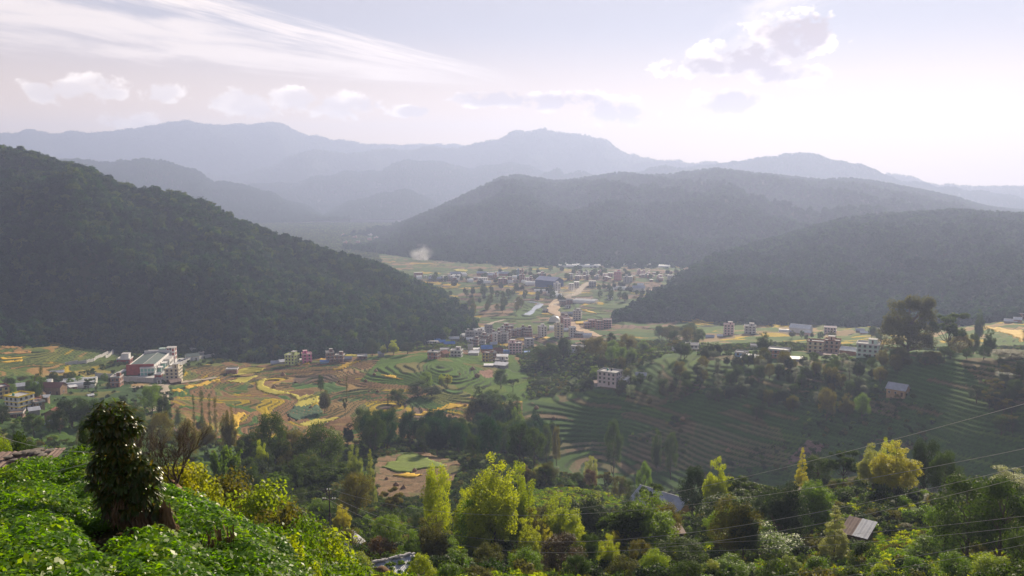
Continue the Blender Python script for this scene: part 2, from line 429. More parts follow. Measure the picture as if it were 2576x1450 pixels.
T_FIELD = [(945,1262),(935,1190),(950,1152),(1060,1136),(1160,1165),(1140,1215),(1085,1258)]
ZONES = [(T_VALLEY, 800, 2400, .8, 'valley'), (T_RIGHT, 690, 1100, 1.3, 'right'), (T_SPUR, 385, 640, 1.35, 'spur'), (T_LEFT, 640, 900, .6, 'left'),
         (T_VILL, 250, 700, 1.6, 'village'), (T_MID, 420, 860, .52, 'mid'), (T_GREEN, 480, 860, .6, 'green'), (T_FIELD, 260, 390, 1.6, 'field')]
PAL = {  # crops and soils: weight, colour
 'mid': [(.34,(.20,.12,.065)),(.22,(.22,.15,.07)),(.20,(.13,.14,.045)),(.09,(.34,.25,.035)),(.12,(.06,.115,.03)),(.03,(.12,.085,.065))],
 'green': [(.74,(.06,.11,.012)),(.16,(.085,.125,.018)),(.10,(.13,.12,.04))],
 'spur': [(.72,(.04,.08,.016)),(.13,(.06,.10,.018)),(.15,(.11,.09,.045))],
 'left': [(.45,(.085,.115,.035)),(.25,(.13,.14,.045)),(.17,(.26,.17,.08)),(.13,(.34,.25,.05))],
 'village': [(.5,(.065,.11,.03)),(.3,(.05,.085,.03)),(.2,(.13,.13,.05))],
 'right': [(.5,(.075,.12,.025)),(.2,(.12,.135,.04)),(.2,(.26,.19,.10)),(.10,(.42,.30,.05))],
 'valley': [(.40,(.055,.095,.022)),(.20,(.09,.115,.03)),(.18,(.19,.13,.08)),(.12,(.15,.10,.075)),(.10,(.36,.25,.05))],
 'field': [(.8,(.18,.125,.08)),(.2,(.13,.125,.055))],
}
RISER = np.array((.022, .032, .012)); WOOD = np.array((.04, .048, .02)); SCRUB = np.array((.06, .085, .025))
def terrain_full(x, y, z0=None):
    """height with terraces, zone index (-1 outside), terrace phase, level, base z"""
    z0 = base_height(x, y) if z0 is None else z0
    d = np.hypot(x, y); X, Y = proj(x, y, z0)
    zone = np.full(x.shape, -1)
    for i, (poly, a, b, st, pal) in enumerate(ZONES):
        m = in_poly(X, Y, poly) & (d > a) & (d < b); zone[m] = i
    step = np.array([z[3] for z in ZONES]+[1.0])[zone]
    # the steps follow the contours; on nearly level ground they still break every few metres
    ramp = (y*.045-x*.028+(fbm(x/75, y/75, 3, 19)-.5)*9)*np.isin(zone, (3, 5))+(y*.02+(fbm(x/110, y/110, 3, 29)-.5)*9)*(zone == 0)+(fbm(x/60, y/60, 2, 39)-.5)*3*(zone == 6)
    t = (z0+ramp)/step; lv = np.floor(t); fr = t-lv
    # each step: a nearly level bed that drains inward, then a steep bank
    bank = np.array([1.3, 1.2, .72, 1.0, 1.6, 1.25, 1.15, 1.0, 0.])[zone]
    saw = np.where(fr < .84, fr/.84, 1-(fr-.84)/.16)
    zt = z0-bank*(saw-.5)
    z = np.where(zone >= 0, zt, z0)
    return z, zone, fr, lv, z0
def ground_z(x, y):
    x = np.atleast_1d(np.asarray(x, float)); y = np.atleast_1d(np.asarray(y, float))
    return terrain_full(x, y)[0]
def hit(X, Y, dmin=40, dmax=2600):
    """where the sight line through a picture point meets the ground"""
    r = ray(X, Y); h = math.hypot(r[0], r[1])
    d = np.exp(np.linspace(math.log(dmin), math.log(dmax), 500))
    x = r[0]/h*d; y = r[1]/h*d; z = CAMZ+r[2]/h*d
    g = base_height(x, y)
    k = np.nonzero(z < g)[0]
    if len(k) == 0: i = len(d)-1; f = 0
    else:
        i = max(k[0], 1); a = (z-g)[i-1]; b = (z-g)[i]; f = a/(a-b) if k[0] > 0 else 1
    dd = d[i-1]+(d[i]-d[i-1])*f if len(k) else d[-1]
    x = r[0]/h*dd; y = r[1]/h*dd
    return np.array((x, y, float(ground_z(x, y)[0])))

def build_terrain():
    az = np.radians(np.linspace(-37, 37, 760))
    ds = [18.]
    while ds[-1] < 3300:
        d = ds[-1]
        ds.append(d+(max(.9, d*.009) if d < 380 else .8 if d < 490 else 1.15 if d < 760 else 1.15+(d-760)*.006))
    ds = np.array(ds)
    A, D = np.meshgrid(az, ds)
    x = np.sin(A)*D; y = np.cos(A)*D
    z, zone, fr, lv, z0 = terrain_full(x, y)
    d = D
    # plots: terrace level cut by ragged cells along the contour
    wx = x+(fbm(x/30, y/30, 2, 31)-.5)*26; wy = y+(fbm(x/30, y/30, 2, 47)-.5)*26
    cell = np.where(np.isin(zone, (0,)), 36., 30.)
    cx = np.floor(wx/cell); cy_ = np.floor(wy/cell)
    lvq = np.floor(lv/np.where(zone == 2, 1, np.where(zone == 6, 3, 1)))
    h = hash01(cx, cy_*3+1, np.floor(lvq/ (1+2*(hash01(cx, cy_) > .6)))+500)
    col = np.empty(x.shape+(3,)); 
    n1 = fbm(x/18, y/18, 4, 77)[..., None]
    col[:] = SCRUB*(.6+.8*n1)
    for i, (_, _, _, _, pal) in enumerate(ZONES):
        w = np.cumsum([p[0] for p in PAL[pal]]); m = zone == i
        idx = np.searchsorted(w/w[-1], h[m]).clip(0, len(w)-1)
        c = np.array([p[1] for p in PAL[pal]])[idx]
        # furrows and stubble: fine streaks that follow the contour
        s = np.sin((z0[m])*55+fbm(x[m]/9, y[m]/9, 2, 8)*9)*.06
        v = (.82+.36*fbm(x[m]/5, y[m]/5, 3, 12)+s)*(.88+.24*hash01(cx[m], cy_[m], lv[m]))
        c = c*v[:, None]
        r = smooth(.78, .84, fr[m])*(1-smooth(.97, 1., fr[m]))
        rc = (np.array((.028, .05, .014)) if i == 2 else RISER)*(.6+.8*fbm(x[m]/4, y[m]/4, 2, 41))[:, None]
        col[m] = c*(1-r[:, None])+rc*r[:, None]
    # the lower flank of the spur carries ploughed strips, and bare pinkish plots show here and there
    X, Y = proj(x, y, z0)
    m = (zone == 2) & in_poly(X, Y, [(1320,1090),(1330,1010),(1420,1050),(1560,1100),(1760,1060),(1960,1075),(2000,1170),(1600,1190),(1330,1190)]) & (fr < .7)
    st = np.array((.20, .145, .10))
    k = (hash01(lv[m]+77, np.floor((x[m]+20*fbm(x[m]/50, y[m]/50, 2, 4))/70)) > .3)*.55
    col[m] = col[m]*(1-k[:, None])+st*(.8+.4*n1[m])*k[:, None]
    for poly, c in (([R2(2250,590),R2(2380,575),R2(2385,655),R2(2320,665),R2(2250,620)], (.27,.17,.13)), ([R8(220,260),R8(400,80),R8(580,130),R8(480,250),R8(180,330)], (.20,.14,.12)),
                    ([R7(600,720),R7(790,700),R7(930,740),R7(900,800),R7(640,790)], (.26,.17,.10)), ([R1(1320,715),R1(1520,710),R1(1480,735),R1(1330,750)], (.36,.25,.14)),
                    ([R1(720,590),R1(980,570),R1(1140,600),R1(1080,650),R1(760,640)], (.24,.2,.07)), ([R1(380,620),R1(720,600),R1(700,640),R1(420,650)], (.24,.18,.08)),
                    ([R1(1690,890),R1(1760,890),R1(1800,980),R1(1700,975)], (.15,.19,.05)), ([R7(140,600),R7(500,590),R7(1090,640),R7(1100,760),R7(640,720),R7(180,740)], (.075,.14,.045)),
                    ([R8(1000,1130),R8(1250,1100),R8(1500,1060),R8(1640,1060),R8(1400,1280),R8(1100,1449),R8(900,1449)], (.055,.085,.014))):
        m = in_poly(X, Y, poly) & (d < 900) & (zone != 5)
        col[m] = np.array(c)*(.75+.5*n1[m])
    lum = col.mean(-1, keepdims=True); col = np.clip(lum+(col-lum)*1.25, .004, 1)
    nr, nc = x.shape
    V = np.c_[x.ravel(), y.ravel(), z.ravel()]
    I = np.arange(nr*nc).reshape(nr, nc)
    F = np.stack([I[:-1, :-1], I[:-1, 1:], I[1:, 1:], I[1:, :-1]], -1).reshape(-1, 4)
    me = mesh_np('valley_ground', V, F, True)
    a = me.color_attributes.new('crop', 'FLOAT_COLOR', 'POINT')
    a.data.foreach_set('color', np.c_[col.reshape(-1, 3), np.ones(nr*nc)].astype(np.float32).ravel())
    # how much low growth stands where (shrubs and weeds on unfarmed ground)
    wood = np.where(zone < 0, 1., 0.)
    clear = [[R7(140,590),R7(560,560),R7(1150,640),R7(1140,790),R7(640,800),R7(180,740)], [R8(1000,1080),R8(1640,1040),R8(1500,1300),R8(1150,1460),R8(880,1460)],
             [Z1(-200,560),Z1(400,430),Z1(1250,330),Z1(1300,100),Z1(2300,200),Z1(2200,330),Z1(1450,560),Z1(1450,800),Z1(700,900),Z1(-200,800)],
             [R1(1560,1000),R1(1600,740),R1(1750,720),R1(1700,850),R1(1640,950)]]
    for p in clear: wood[in_poly(X, Y, p) & (d < 900)] = .06
    wood[(zone == 4)] = .22
    wood[(zone == 4) & (Y < 1045) & (X < 330)] = .05
    wood[(zone == 2) & (fbm(x/40, y/40, 2, 91) > .56)] = .4
    wood[d > 1000] *= .35
    wood[(zone < 0) & (d < 125)] = .3
    wood[(d < 72)] = 0
    at = me.attributes.new('wood', 'FLOAT', 'POINT'); at.data.foreach_set('value', wood.astype(np.float32).ravel())
    gr = np.zeros(x.shape)
    for p in clear[:2]: gr[in_poly(X, Y, p) & (d < 400)] = 1
    gr[(zone < 0) & (d > 60) & (d < 260)] = np.maximum(gr, .5)[(zone < 0) & (d > 60) & (d < 260)]
    at = me.attributes.new('grass', 'FLOAT', 'POINT'); at.data.foreach_set('value', gr.astype(np.float32).ravel())
    m, nt, b = new_mat('field_soil_and_crops'); N = nt.nodes; L = nt.links
    at = N.new('ShaderNodeAttribute'); at.attribute_name = 'crop'
    tc = N.new('ShaderNodeTexCoord')
    n1 = N.new('ShaderNodeTexNoise'); n1.inputs['Scale'].default_value = 1.1; n1.inputs['Detail'].default_value = 9; n1.inputs['Roughness'].default_value = .7; L.new(tc.outputs['Object'], n1.inputs['Vector'])
    mr = N.new('ShaderNodeMapRange'); L.new(n1.outputs['Fac'], mr.inputs[0]); mr.inputs[1].default_value = .3; mr.inputs[2].default_value = .7; mr.inputs[3].default_value = .6; mr.inputs[4].default_value = 1.35
    mu = N.new('ShaderNodeVectorMath'); mu.operation = 'SCALE'; L.new(at.outputs['Color'], mu.inputs[0]); L.new(mr.outputs[0], mu.inputs['Scale'])
    L.new(mu.outputs[0], b.inputs['Base Color']); b.inputs['Roughness'].default_value = .95; b.inputs['Specular IOR Level'].default_value = .1
    bp = N.new('ShaderNodeBump'); bp.inputs['Strength'].default_value = .6; bp.inputs['Distance'].default_value = .35; L.new(n1.outputs['Fac'], bp.inputs['Height']); L.new(bp.outputs[0], b.inputs['Normal'])
    MATS['ground'] = m
    o = link('valley_ground', me, mat=m)
    return tag(o, kind='structure')
TERRAIN = build_terrain()
# the land beyond and beneath, out to the horizon
g = MB().add([(-16000,-2000,-45),(16000,-2000,-45),(16000,16000,-45),(-16000,16000,-45)], [(0,1,2,3)]).build('ground', simple('far_ground', (.07,.09,.04), .95, .4, .01))
tag(g, kind='structure')

# ------------------------------------------------------------------ hills
def interp_pts(pts, u):
    a = np.array(pts, float); return np.interp(u, a[:, 0], a[:, 1])
HILLMAT = simple('forest_floor', (.035, .045, .018), .95, .4, .02)
def hill(name, crest, dc, base, db, nu, nv, seed, gully=1.0, prof=1.0, back=.6):
    """a ridge: crest and foot given as sight lines with distances, spurs and gullies between"""
    X = np.linspace(crest[0][0], crest[-1][0], nu)
    yc = interp_pts(crest, X)+((fbm(X/38, X*0+seed, 5, seed)-.5)*19 if base is not None else 0); dcv = interp_pts(dc, X) if isinstance(dc, list) else np.full(nu, float(dc))
    dbv = interp_pts(db, X) if isinstance(db, list) else np.full(nu, float(db))
    crestp = np.array([P(a, b_, c) for a, b_, c in zip(X, yc, dcv)])
    dirh = crestp[:, :2]/np.linalg.norm(crestp[:, :2], axis=1)[:, None]
    footz = np.array(base_height(dirh[:, 0]*np.minimum(dbv, 2600), dirh[:, 1]*np.minimum(dbv, 2600))) if base is None else np.full(nu, float(base))
    footz = footz-4
    vs = np.linspace(-.06, 1+back, nv)
    V = np.zeros((nv, nu, 3))
    L_ = (dcv-dbv)
    for j, v in enumerate(vs):
        dd = dbv+L_*v
        x = dirh[:, 0]*dd; y = dirh[:, 1]*dd
        if v <= 1:
            vv = max(v, -.06)
            z = footz+(crestp[:, 2]-footz)*(np.sign(vv)*abs(vv)**prof)
        else:
            z = crestp[:, 2]-(crestp[:, 2]-footz)*((v-1)/back)**1.3*.85
        H = np.maximum(crestp[:, 2]-footz, 5)
        # spurs run down from the crest: noise stretched along the fall line
        s = H.max()
        w = (4*v*(1-v) if 0 < v < 1 else 0)
        q = x*.9+y*.35; p = y*.9-x*.35
        rid = 1-np.abs(2*fbm(q/(s*.95), p/(s*2.0), 3, seed)-1)
        sm = fbm(x/(s*.25), y/(s*.25), 3, seed+9)-.5
        z = z+gully*(w*(rid-.62)*H*.62+w*sm*H*.16)
        V[j] = np.c_[x, y, z]
    I = np.arange(nv*nu).reshape(nv, nu)
    F = np.stack([I[:-1, :-1], I[:-1, 1:], I[1:, 1:], I[1:, :-1]], -1).reshape(-1, 4)
    me = mesh_np(name, V.reshape(-1, 3), F, True)
    o = link(name, me, mat=HILLMAT)
    return tag(o, kind='structure')
HILL_L = hill('hill', [(-420,372),(-200,380),(0,396),(60,400),(130,424),(180,440),(210,456),(260,470),(330,495),(400,503),(440,511),(500,527),(560,556),(640,592),(700,615),(760,630),(830,658),(920,680),(980,704),(1020,728),(1080,765),(1130,800),(1170,832),(1195,858)],
    [(-420,1250),(0,1210),(400,1130),(760,1110),(1000,1060),(1195,940)], None, [(-420,770),(0,795),(280,800),(600,745),(800,725),(940,755),(1100,800),(1195,885)], 240, 110, 3, 1.35)
HILL_R = hill('hill', [(1545,838),(1600,800),(1660,765),(1720,705),(1800,662),(1900,632),(2000,602),(2100,570),(2200,556),(2300,550),(2350,547),(2420,543),(2480,550),(2576,555),(2800,565),(3000,580)],
    [(1545,960),(1720,1250),(2000,1700),(2350,1950),(3000,1950)], None, [(1545,955),(1720,1060),(2000,1080),(2400,1050),(3000,1050)], 200, 100, 21, 1.3)
HILL_R2 = hill('hill', [(1535,846),(1565,818),(1600,786),(1660,756),(1750,730),(1850,716),(1950,722),(2100,745),(2300,778),(2500,805),(2700,830)],
    [(1535,985),(1700,1080),(1900,1150),(2700,1150)], None, [(1535,960),(1700,985),(2000,970),(2700,950)], 150, 60, 27, .8)
HILL_M = hill('hill', [(860,640),(930,622),(980,600),(1040,562),(1100,534),(1180,495),(1260,455),(1300,450),(1400,465),(1500,453),(1560,443),(1620,450),(1700,446),(1800,433),(1900,446),(1960,451),(2060,461),(2140,458),(2200,466),(2300,484),(2400,506),(2460,526),(2500,536),(2576,550),(2750,585),(2950,600)],
    [(860,2350),(1100,2700),(1300,3200),(2200,3400),(2950,3300)], None, [(860,2050),(1100,1740),(1300,1640),(1700,1600),(2950,1600)], 240, 90, 33, 1.1)
HILL_F = [
 hill('hill', [(-250,385),(60,396),(110,399),(190,404),(290,412),(330,409),(365,401),(420,410),(470,427),(540,457),(600,472),(680,492),(760,522),(830,552),(880,580)], 4300, -10, [(-250,2900),(880,3500)], 150, 50, 41, .6),
 hill('hill', [(560,485),(610,470),(720,464),(830,442),(940,427),(960,430),(1010,407),(1080,403),(1130,409),(1190,424),(1280,411),(1330,421),(1380,437),(1420,455),(1480,470),(1540,500)], 5400, -30, 4400, 150, 46, 52, .6),
 hill('hill', [(800,552),(850,525),(930,498),(1000,480),(1050,487),(1110,522),(1160,560)], 4300, -15, 3700, 80, 36, 55, .5),
 hill('hill', [(1330,470),(1370,442),(1400,430),(1420,445),(1460,431),(1500,446),(1560,440),(1620,436),(1650,424),(1690,421),(1740,424),(1800,436),(1880,460)], 4900, -30, 4300, 100, 36, 58, .5),
 hill('hill', [(1560,450),(1640,433),(1740,422),(1780,415),(1850,407),(1940,394),(2010,388),(2060,392),(2120,407),(2200,432),(2260,457),(2330,467),(2400,474),(2576,502),(2800,532),(3000,560)], 5300, -30, 4500, 160, 44, 61, .6),
 hill('hill', [(380,470),(480,442),(600,437),(680,417),(740,389),(780,379),(880,386),(960,373),(1030,379),(1090,367),(1150,376),(1200,361),(1310,329),(1370,321),(1430,336),(1470,336),(1530,359),(1580,389),(1620,396),(1700,404),(1760,427),(1900,442),(2000,470)], 6400, -40, 5500, 220, 44, 71, .7),
 hill('hill', [(-500,345),(-200,340),(0,331),(60,329),(200,333),(330,323),(460,308),(560,313),(690,306),(740,326),(780,341),(860,353),(950,366),(1010,361),(1090,359),(1180,365),(1300,381),(1400,421),(1500,450)], 7500, -40, 6500, 220, 44, 75, .7),
 hill('hill', [(2050,470),(2200,455),(2230,437),(2300,448),(2360,468),(2450,466),(2520,472),(2576,468),(2700,470),(2900,480)], 6300, -40, 5700, 90, 30, 79, .5),
 hill('hill', [(1500,430),(1620,400),(1700,404),(1800,412),(1850,408),(1900,425),(2000,450)], 6000, -40, 5500, 80, 30, 81, .5),
]
# ------------------------------------------------------------------ vegetation prototypes (unit height; crown width near 1 unit of diameter before scaling)
rng = np.random.default_rng(11)
def leaf_quads(C, Nrm, size, aspect=1.6, droop=0., rs=None, zs=1.):
    """pointed leaf faces at C facing along Nrm"""
    rs = rs or rng; n = len(C)
    a = rs.normal(size=(n, 3)); t = np.cross(Nrm, a); t /= np.linalg.norm(t, axis=1)[:, None]+1e-9
    b = np.cross(Nrm, t)
    s = size*(.65+.7*rs.random(n))[:, None]
    l = t*s*aspect*.5; w = b*s*.5
    up = Nrm*s*.12
    q = np.array((1, 1, zs)); l = l*q; w = w*q; up = up*q
    V = np.stack([C-l, C-w*.9+up, C+l-up*.5, C+w*.9+up], 1).reshape(-1, 3)
    F = np.arange(4*n).reshape(n, 4)
    return V, F
def blob_leaves(blobs, per, size, shell=.55, flat=1., rs=None, up=.35, zs=1.):
    """leaves spread through clumps: blobs = (x,y,z,r)"""
    rs = rs or rng
    B = np.array(blobs); k = np.repeat(np.arange(len(B)), (per*(B[:, 3]/B[:, 3].mean())**2).astype(int).clip(6))
    n = len(k)
    d = rs.normal(size=(n, 3)); d /= np.linalg.norm(d, axis=1)[:, None]
    r = B[k, 3]*(shell+(1-shell)*rs.random(n)**.6)*(1+.25*rs.normal(size=n)*.5)
    C = B[k, :3]+d*r[:, None]*np.array((1, 1, flat))
    Nn = d+rs.normal(size=(n, 3))*.7+np.array((0, 0, up)); Nn /= np.linalg.norm(Nn, axis=1)[:, None]
    return leaf_quads(C, Nn, size, rs=rs, zs=zs)
def limb(mb, a, b, r0, r1, rs, wob=.04, n=5, sides=5):
    a = np.array(a, float); b = np.array(b, float); L = np.linalg.norm(b-a)
    pts = [a+(b-a)*t+(rs.normal(size=3)*wob*L*math.sin(math.pi*t)) for t in np.linspace(0, 1, n)]
    mb.tube(pts, [r0+(r1-r0)*t for t in np.linspace(0, 1, n)], sides)
    return pts
def tree_proto(kind, seed, leaf=.02, dens=1.):
    rs = np.random.default_rng(seed); tr = MB(); blobs = []; flat = 1.; per = int(150*dens); shell = .5
    U = lambda a, b: a+(b-a)*rs.random()
    def ring(h, r, n, br):
        for i in range(n):
            q = U(0, 6.283); rr = r*math.sqrt(U(.15, 1)); blobs.append((rr*math.cos(q), rr*math.sin(q), h+U(-.03, .03), br*U(.75, 1.25)))
    top = .85; r0 = .018
    if kind == 'oval':
        stems = [(0, 0, 1.0, .24)]+[(U(.12, .27)*math.cos(q_), U(.12, .27)*math.sin(q_), U(.62, .93), U(.17, .24)) for q_ in (U(0, 2), U(2, 4), U(4, 6.2))]
        for sx, sy, hh, sr in stems:
            for h in np.linspace(.26+U(0, .1), hh-.04, 11):
                t = (h-.2)/(hh-.2)
                for i in range(4 if t < .85 else 2):
                    q = U(0, 6.283); r_ = sr*math.sin(math.pi*min(1, .18+.76*t))**.45*math.sqrt(U(.15, 1))
                    blobs.append((sx*(.4+.6*t)+r_*math.cos(q), sy*(.4+.6*t)+r_*math.sin(q), h+U(-.03, .03), U(.06, .105)))
        top = .9
    elif kind == 'broad':
        for h in np.linspace(.38, .92, 7): ring(h, .46*math.sqrt(max(0, 1-((h-.58)/.40)**2)), 8, .125)
        top = .7; r0 = .028
    elif kind == 'cone':
        for h in np.linspace(.14, .985, 26): ring(h, .42*(1-h)**.75+.02, max(2, int(9*(1-h))+1), .06+.06*(1-h))
        top = .96; r0 = .014
    elif kind == 'umbrella':
        for c in range(9):
            q = U(0, 6.283); rr = .36*math.sqrt(U(0, 1)); h = U(.62, .93)-rr*.25
            for i in range(6): blobs.append((rr*math.cos(q)+U(-.14, .14), rr*math.sin(q)+U(-.14, .14), h+U(-.02, .03), U(.06, .11)))
        flat = .5; top = .62; r0 = .024; shell = .3
    elif kind == 'column':
        for h in np.linspace(.16, .98, 22):
            if U(0, 1) < .82: ring(h, .26*U(.4, 1), 3, .2*U(.7, 1.2))
        flat = .6; top = .92; r0 = .016
    elif kind == 'lobed':
        for c, (lx, ly, lh, lw) in enumerate(((-.3, .05, .62, .2), (-.16, -.12, .8, .17), (0.02, .1, .9, .15), (.2, .0, .84, .15), (.36, -.05, .93, .1), (.33, .1, .68, .17), (-.42, -.05, .45, .16), (.1, -.1, .6, .22), (-.12, .1, .5, .22), (.3, 0, .42, .18), (-.25, 0, .3, .2), (.12, .05, .3, .2), (0, 0, .42, .24), (.38, 0, .28, .12))):
            for i in range(15): blobs.append((lx+U(-1, 1)*lw*.75, ly+U(-1, 1)*lw*.75, lh+U(-1, 1)*lw*.62, U(.055, .1)))
        top = .5; r0 = .03
    elif kind == 'bush':
        for h in np.linspace(.15, .85, 5): ring(h, .48*math.sqrt(max(.05, 1-((h-.3)/.62)**2)), 7, .17)
        top = .5; r0 = .02
    elif kind == 'bamboo':
        for c in range(16):
            q = U(0, 6.283); lean = U(.1, .42); hh = U(.7, 1.0)
            base = np.array((U(-.1, .1), U(-.1, .1), 0)); pts = []
            for t in np.linspace(0, 1, 8): pts.append(base+np.array((math.cos(q)*lean*t**2.2, math.sin(q)*lean*t**2.2, hh*(t-.16*t**5))))
            tr.tube(pts, [.009*(1-.8*t) for t in np.linspace(0, 1, 8)], 4)
            for t in np.linspace(.35, 1, 7):
                p = pts[0]*0+base+np.array((math.cos(q)*lean*t**2.2, math.sin(q)*lean*t**2.2, hh*(t-.16*t**5)))
                blobs.append((*p, U(.06, .1)*(1.15-.4*t)))
        shell = .2
    if kind != 'bamboo':
        tp = limb(tr, (0, 0, 0), (U(-.03, .03), U(-.03, .03), top), r0, r0*.3, rs, .02, 8, 7)
        for bi in rs.permutation(len(blobs))[:22 if kind != 'lobed' else 40]:
            b = blobs[bi]; h0 = max(.12, min(top, b[2]-.12-.3*math.hypot(b[0], b[1])*U(.6, 1.3)))
            i = min(len(tp)-1, int(h0/top*(len(tp)-1)))
            limb(tr, tp[i], b[:3], r0*.45*(1-h0*.5), r0*.08, rs, .06, 5, 4)
    if kind == 'oval': blobs = [(x*1.32, y*1.32, z, r*1.05) for x, y, z, r in blobs]
    zs = {'oval': .62, 'column': .22, 'cone': .4, 'bamboo': .6}.get(kind, .85)
    V, F = blob_leaves(blobs, per, leaf, shell, flat if kind in ('umbrella',) else zs, rs, zs=zs)
    cr = mesh_np(kind+'_crown', V, F); tm = tr.mesh(kind+'_trunk', True)
    tm.materials.append(BARK); cr.materials.append(None)
    return tm, cr
def bare_proto(seed, depth=5, spread=.34):
    rs = np.random.default_rng(seed); tr = MB()
    def grow(p, d, L, r, k):
        q = p+d*L; mid = (p+q)/2+rs.normal(size=3)*L*.05
        tr.tube([p, mid, q], [r, r*.86, r*.72], 5 if k > 2 else 3, cap=False)
        if k == 0: return
        for i in range(3):
            e = d+rs.normal(size=3)*spread+np.array((0, 0, .10)); e /= np.linalg.norm(e)
            grow(q if i else mid, e, L*(.66+.22*rs.random()), r*(.66 if i else .5), k-1)
    p0 = np.array((0, 0, 0.)); p1 = np.array((.01, 0, .26)); tr.tube([p0, (p0+p1)/2, p1], [.022, .018, .016], 7)
    for i in range(4):
        a = i*1.57+rs.random(); d = np.array((math.cos(a)*.5, math.sin(a)*.5, 1.)); d /= np.linalg.norm(d)
        grow(p1-np.array((0, 0, .03*i)), d, .21, .012, depth)
    v = np.array(tr.v); s = np.array((1/(np.ptp(v[:, 0])*.95), 1/(np.ptp(v[:, 1])*.95), 1/v[:, 2].max())); tr.v = [tuple(q) for q in v*s]
    me = tr.mesh('bare_tree', True); me.materials.append(BARK)
    return me
BARK = simple('bark', (.10, .075, .055), .95, .4, 4, .1, .4)
LM = {
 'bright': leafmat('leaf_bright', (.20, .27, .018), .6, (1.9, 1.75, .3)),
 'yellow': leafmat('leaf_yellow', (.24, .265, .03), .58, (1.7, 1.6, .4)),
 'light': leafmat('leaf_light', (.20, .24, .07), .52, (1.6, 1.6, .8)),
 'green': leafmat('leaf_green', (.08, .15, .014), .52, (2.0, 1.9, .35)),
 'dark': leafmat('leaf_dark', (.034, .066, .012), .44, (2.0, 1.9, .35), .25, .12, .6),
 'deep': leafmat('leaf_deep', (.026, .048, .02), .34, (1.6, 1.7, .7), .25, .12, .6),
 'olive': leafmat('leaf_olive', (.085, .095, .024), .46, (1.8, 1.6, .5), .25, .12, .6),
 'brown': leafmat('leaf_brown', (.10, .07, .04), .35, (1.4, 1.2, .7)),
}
LM['wood_a'] = leafmat('forest_leaf', (.016, .048, .02), .37, (1.2, 1.8, .6), .25, .08, .7)
LM['wood_b'] = leafmat('forest_leaf_deep', (.009, .032, .022), .3, (1.1, 1.7, .9), .25, .08, .7)
LM['wood_c'] = leafmat('forest_leaf_olive', (.042, .07, .016), .44, (1.6, 1.8, .4), .25, .08, .7)
PROTO = {}
for kind, n, lf, de in (('oval', 4, .018, .95), ('broad', 4, .019, 1.3), ('cone', 3, .022, .8), ('umbrella', 3, .02, 1.3), ('column', 3, .03, .6), ('lobed', 1, .016, 1.0), ('bush', 4, .03, 1.3), ('bamboo', 2, .03, .5)):
    PROTO[kind] = [tree_proto(kind, 100+i*7+hash(kind) % 1 + len(kind)*31, lf, de) for i in range(n)]
# crowns seen from far: fewer, larger leaf clumps
PROTO['far'] = [tree_proto(k, 300+i, .06, .16) for i, k in enumerate(('broad', 'oval', 'broad', 'oval'))]
BARE = [bare_proto(5), bare_proto(8)]
TREES = []
def plant(name, kind, x, y, z, H, W, leaf, label, cat='tree', group=None, far=False, rot=None, rnd=random.Random(5)):
    """one tree or shrub: an Empty at the foot with trunk and crown"""
    root = empty(name, (x, y, z), rnd.uniform(0, 6.28) if rot is None else rot, label, cat, group)
    root.scale = (W, W, H)
    if kind == 'bare':
        me = rnd.choice(BARE); link('branches', me, root)
        return root
    tm, cm = rnd.choice(PROTO[kind])
    link('trunk', tm, root)
    c = link('crown', cm, root)
    c.material_slots[0].link = 'OBJECT'; c.material_slots[0].material = LM[leaf]
    TREES.append((root, label))
    return root
def tree_at(X, Ytop, d, Wpx, kind, leaf, label, name='tree', cat='tree', group=None, sink=.4, rot=None, Hmax=None):
    """a tree whose top shows at (X, Ytop), standing d metres away"""
    t = P(X, Ytop, d); g = float(ground_z(t[0], t[1])[0])
    H = max(1.2, t[2]-g+sink); W = Wpx*d/FX*(1.15 if kind == 'oval' else 1.05)
    return plant(name, kind, t[0], t[1], g-sink, H, W, leaf, label, cat, group, rot=rot)

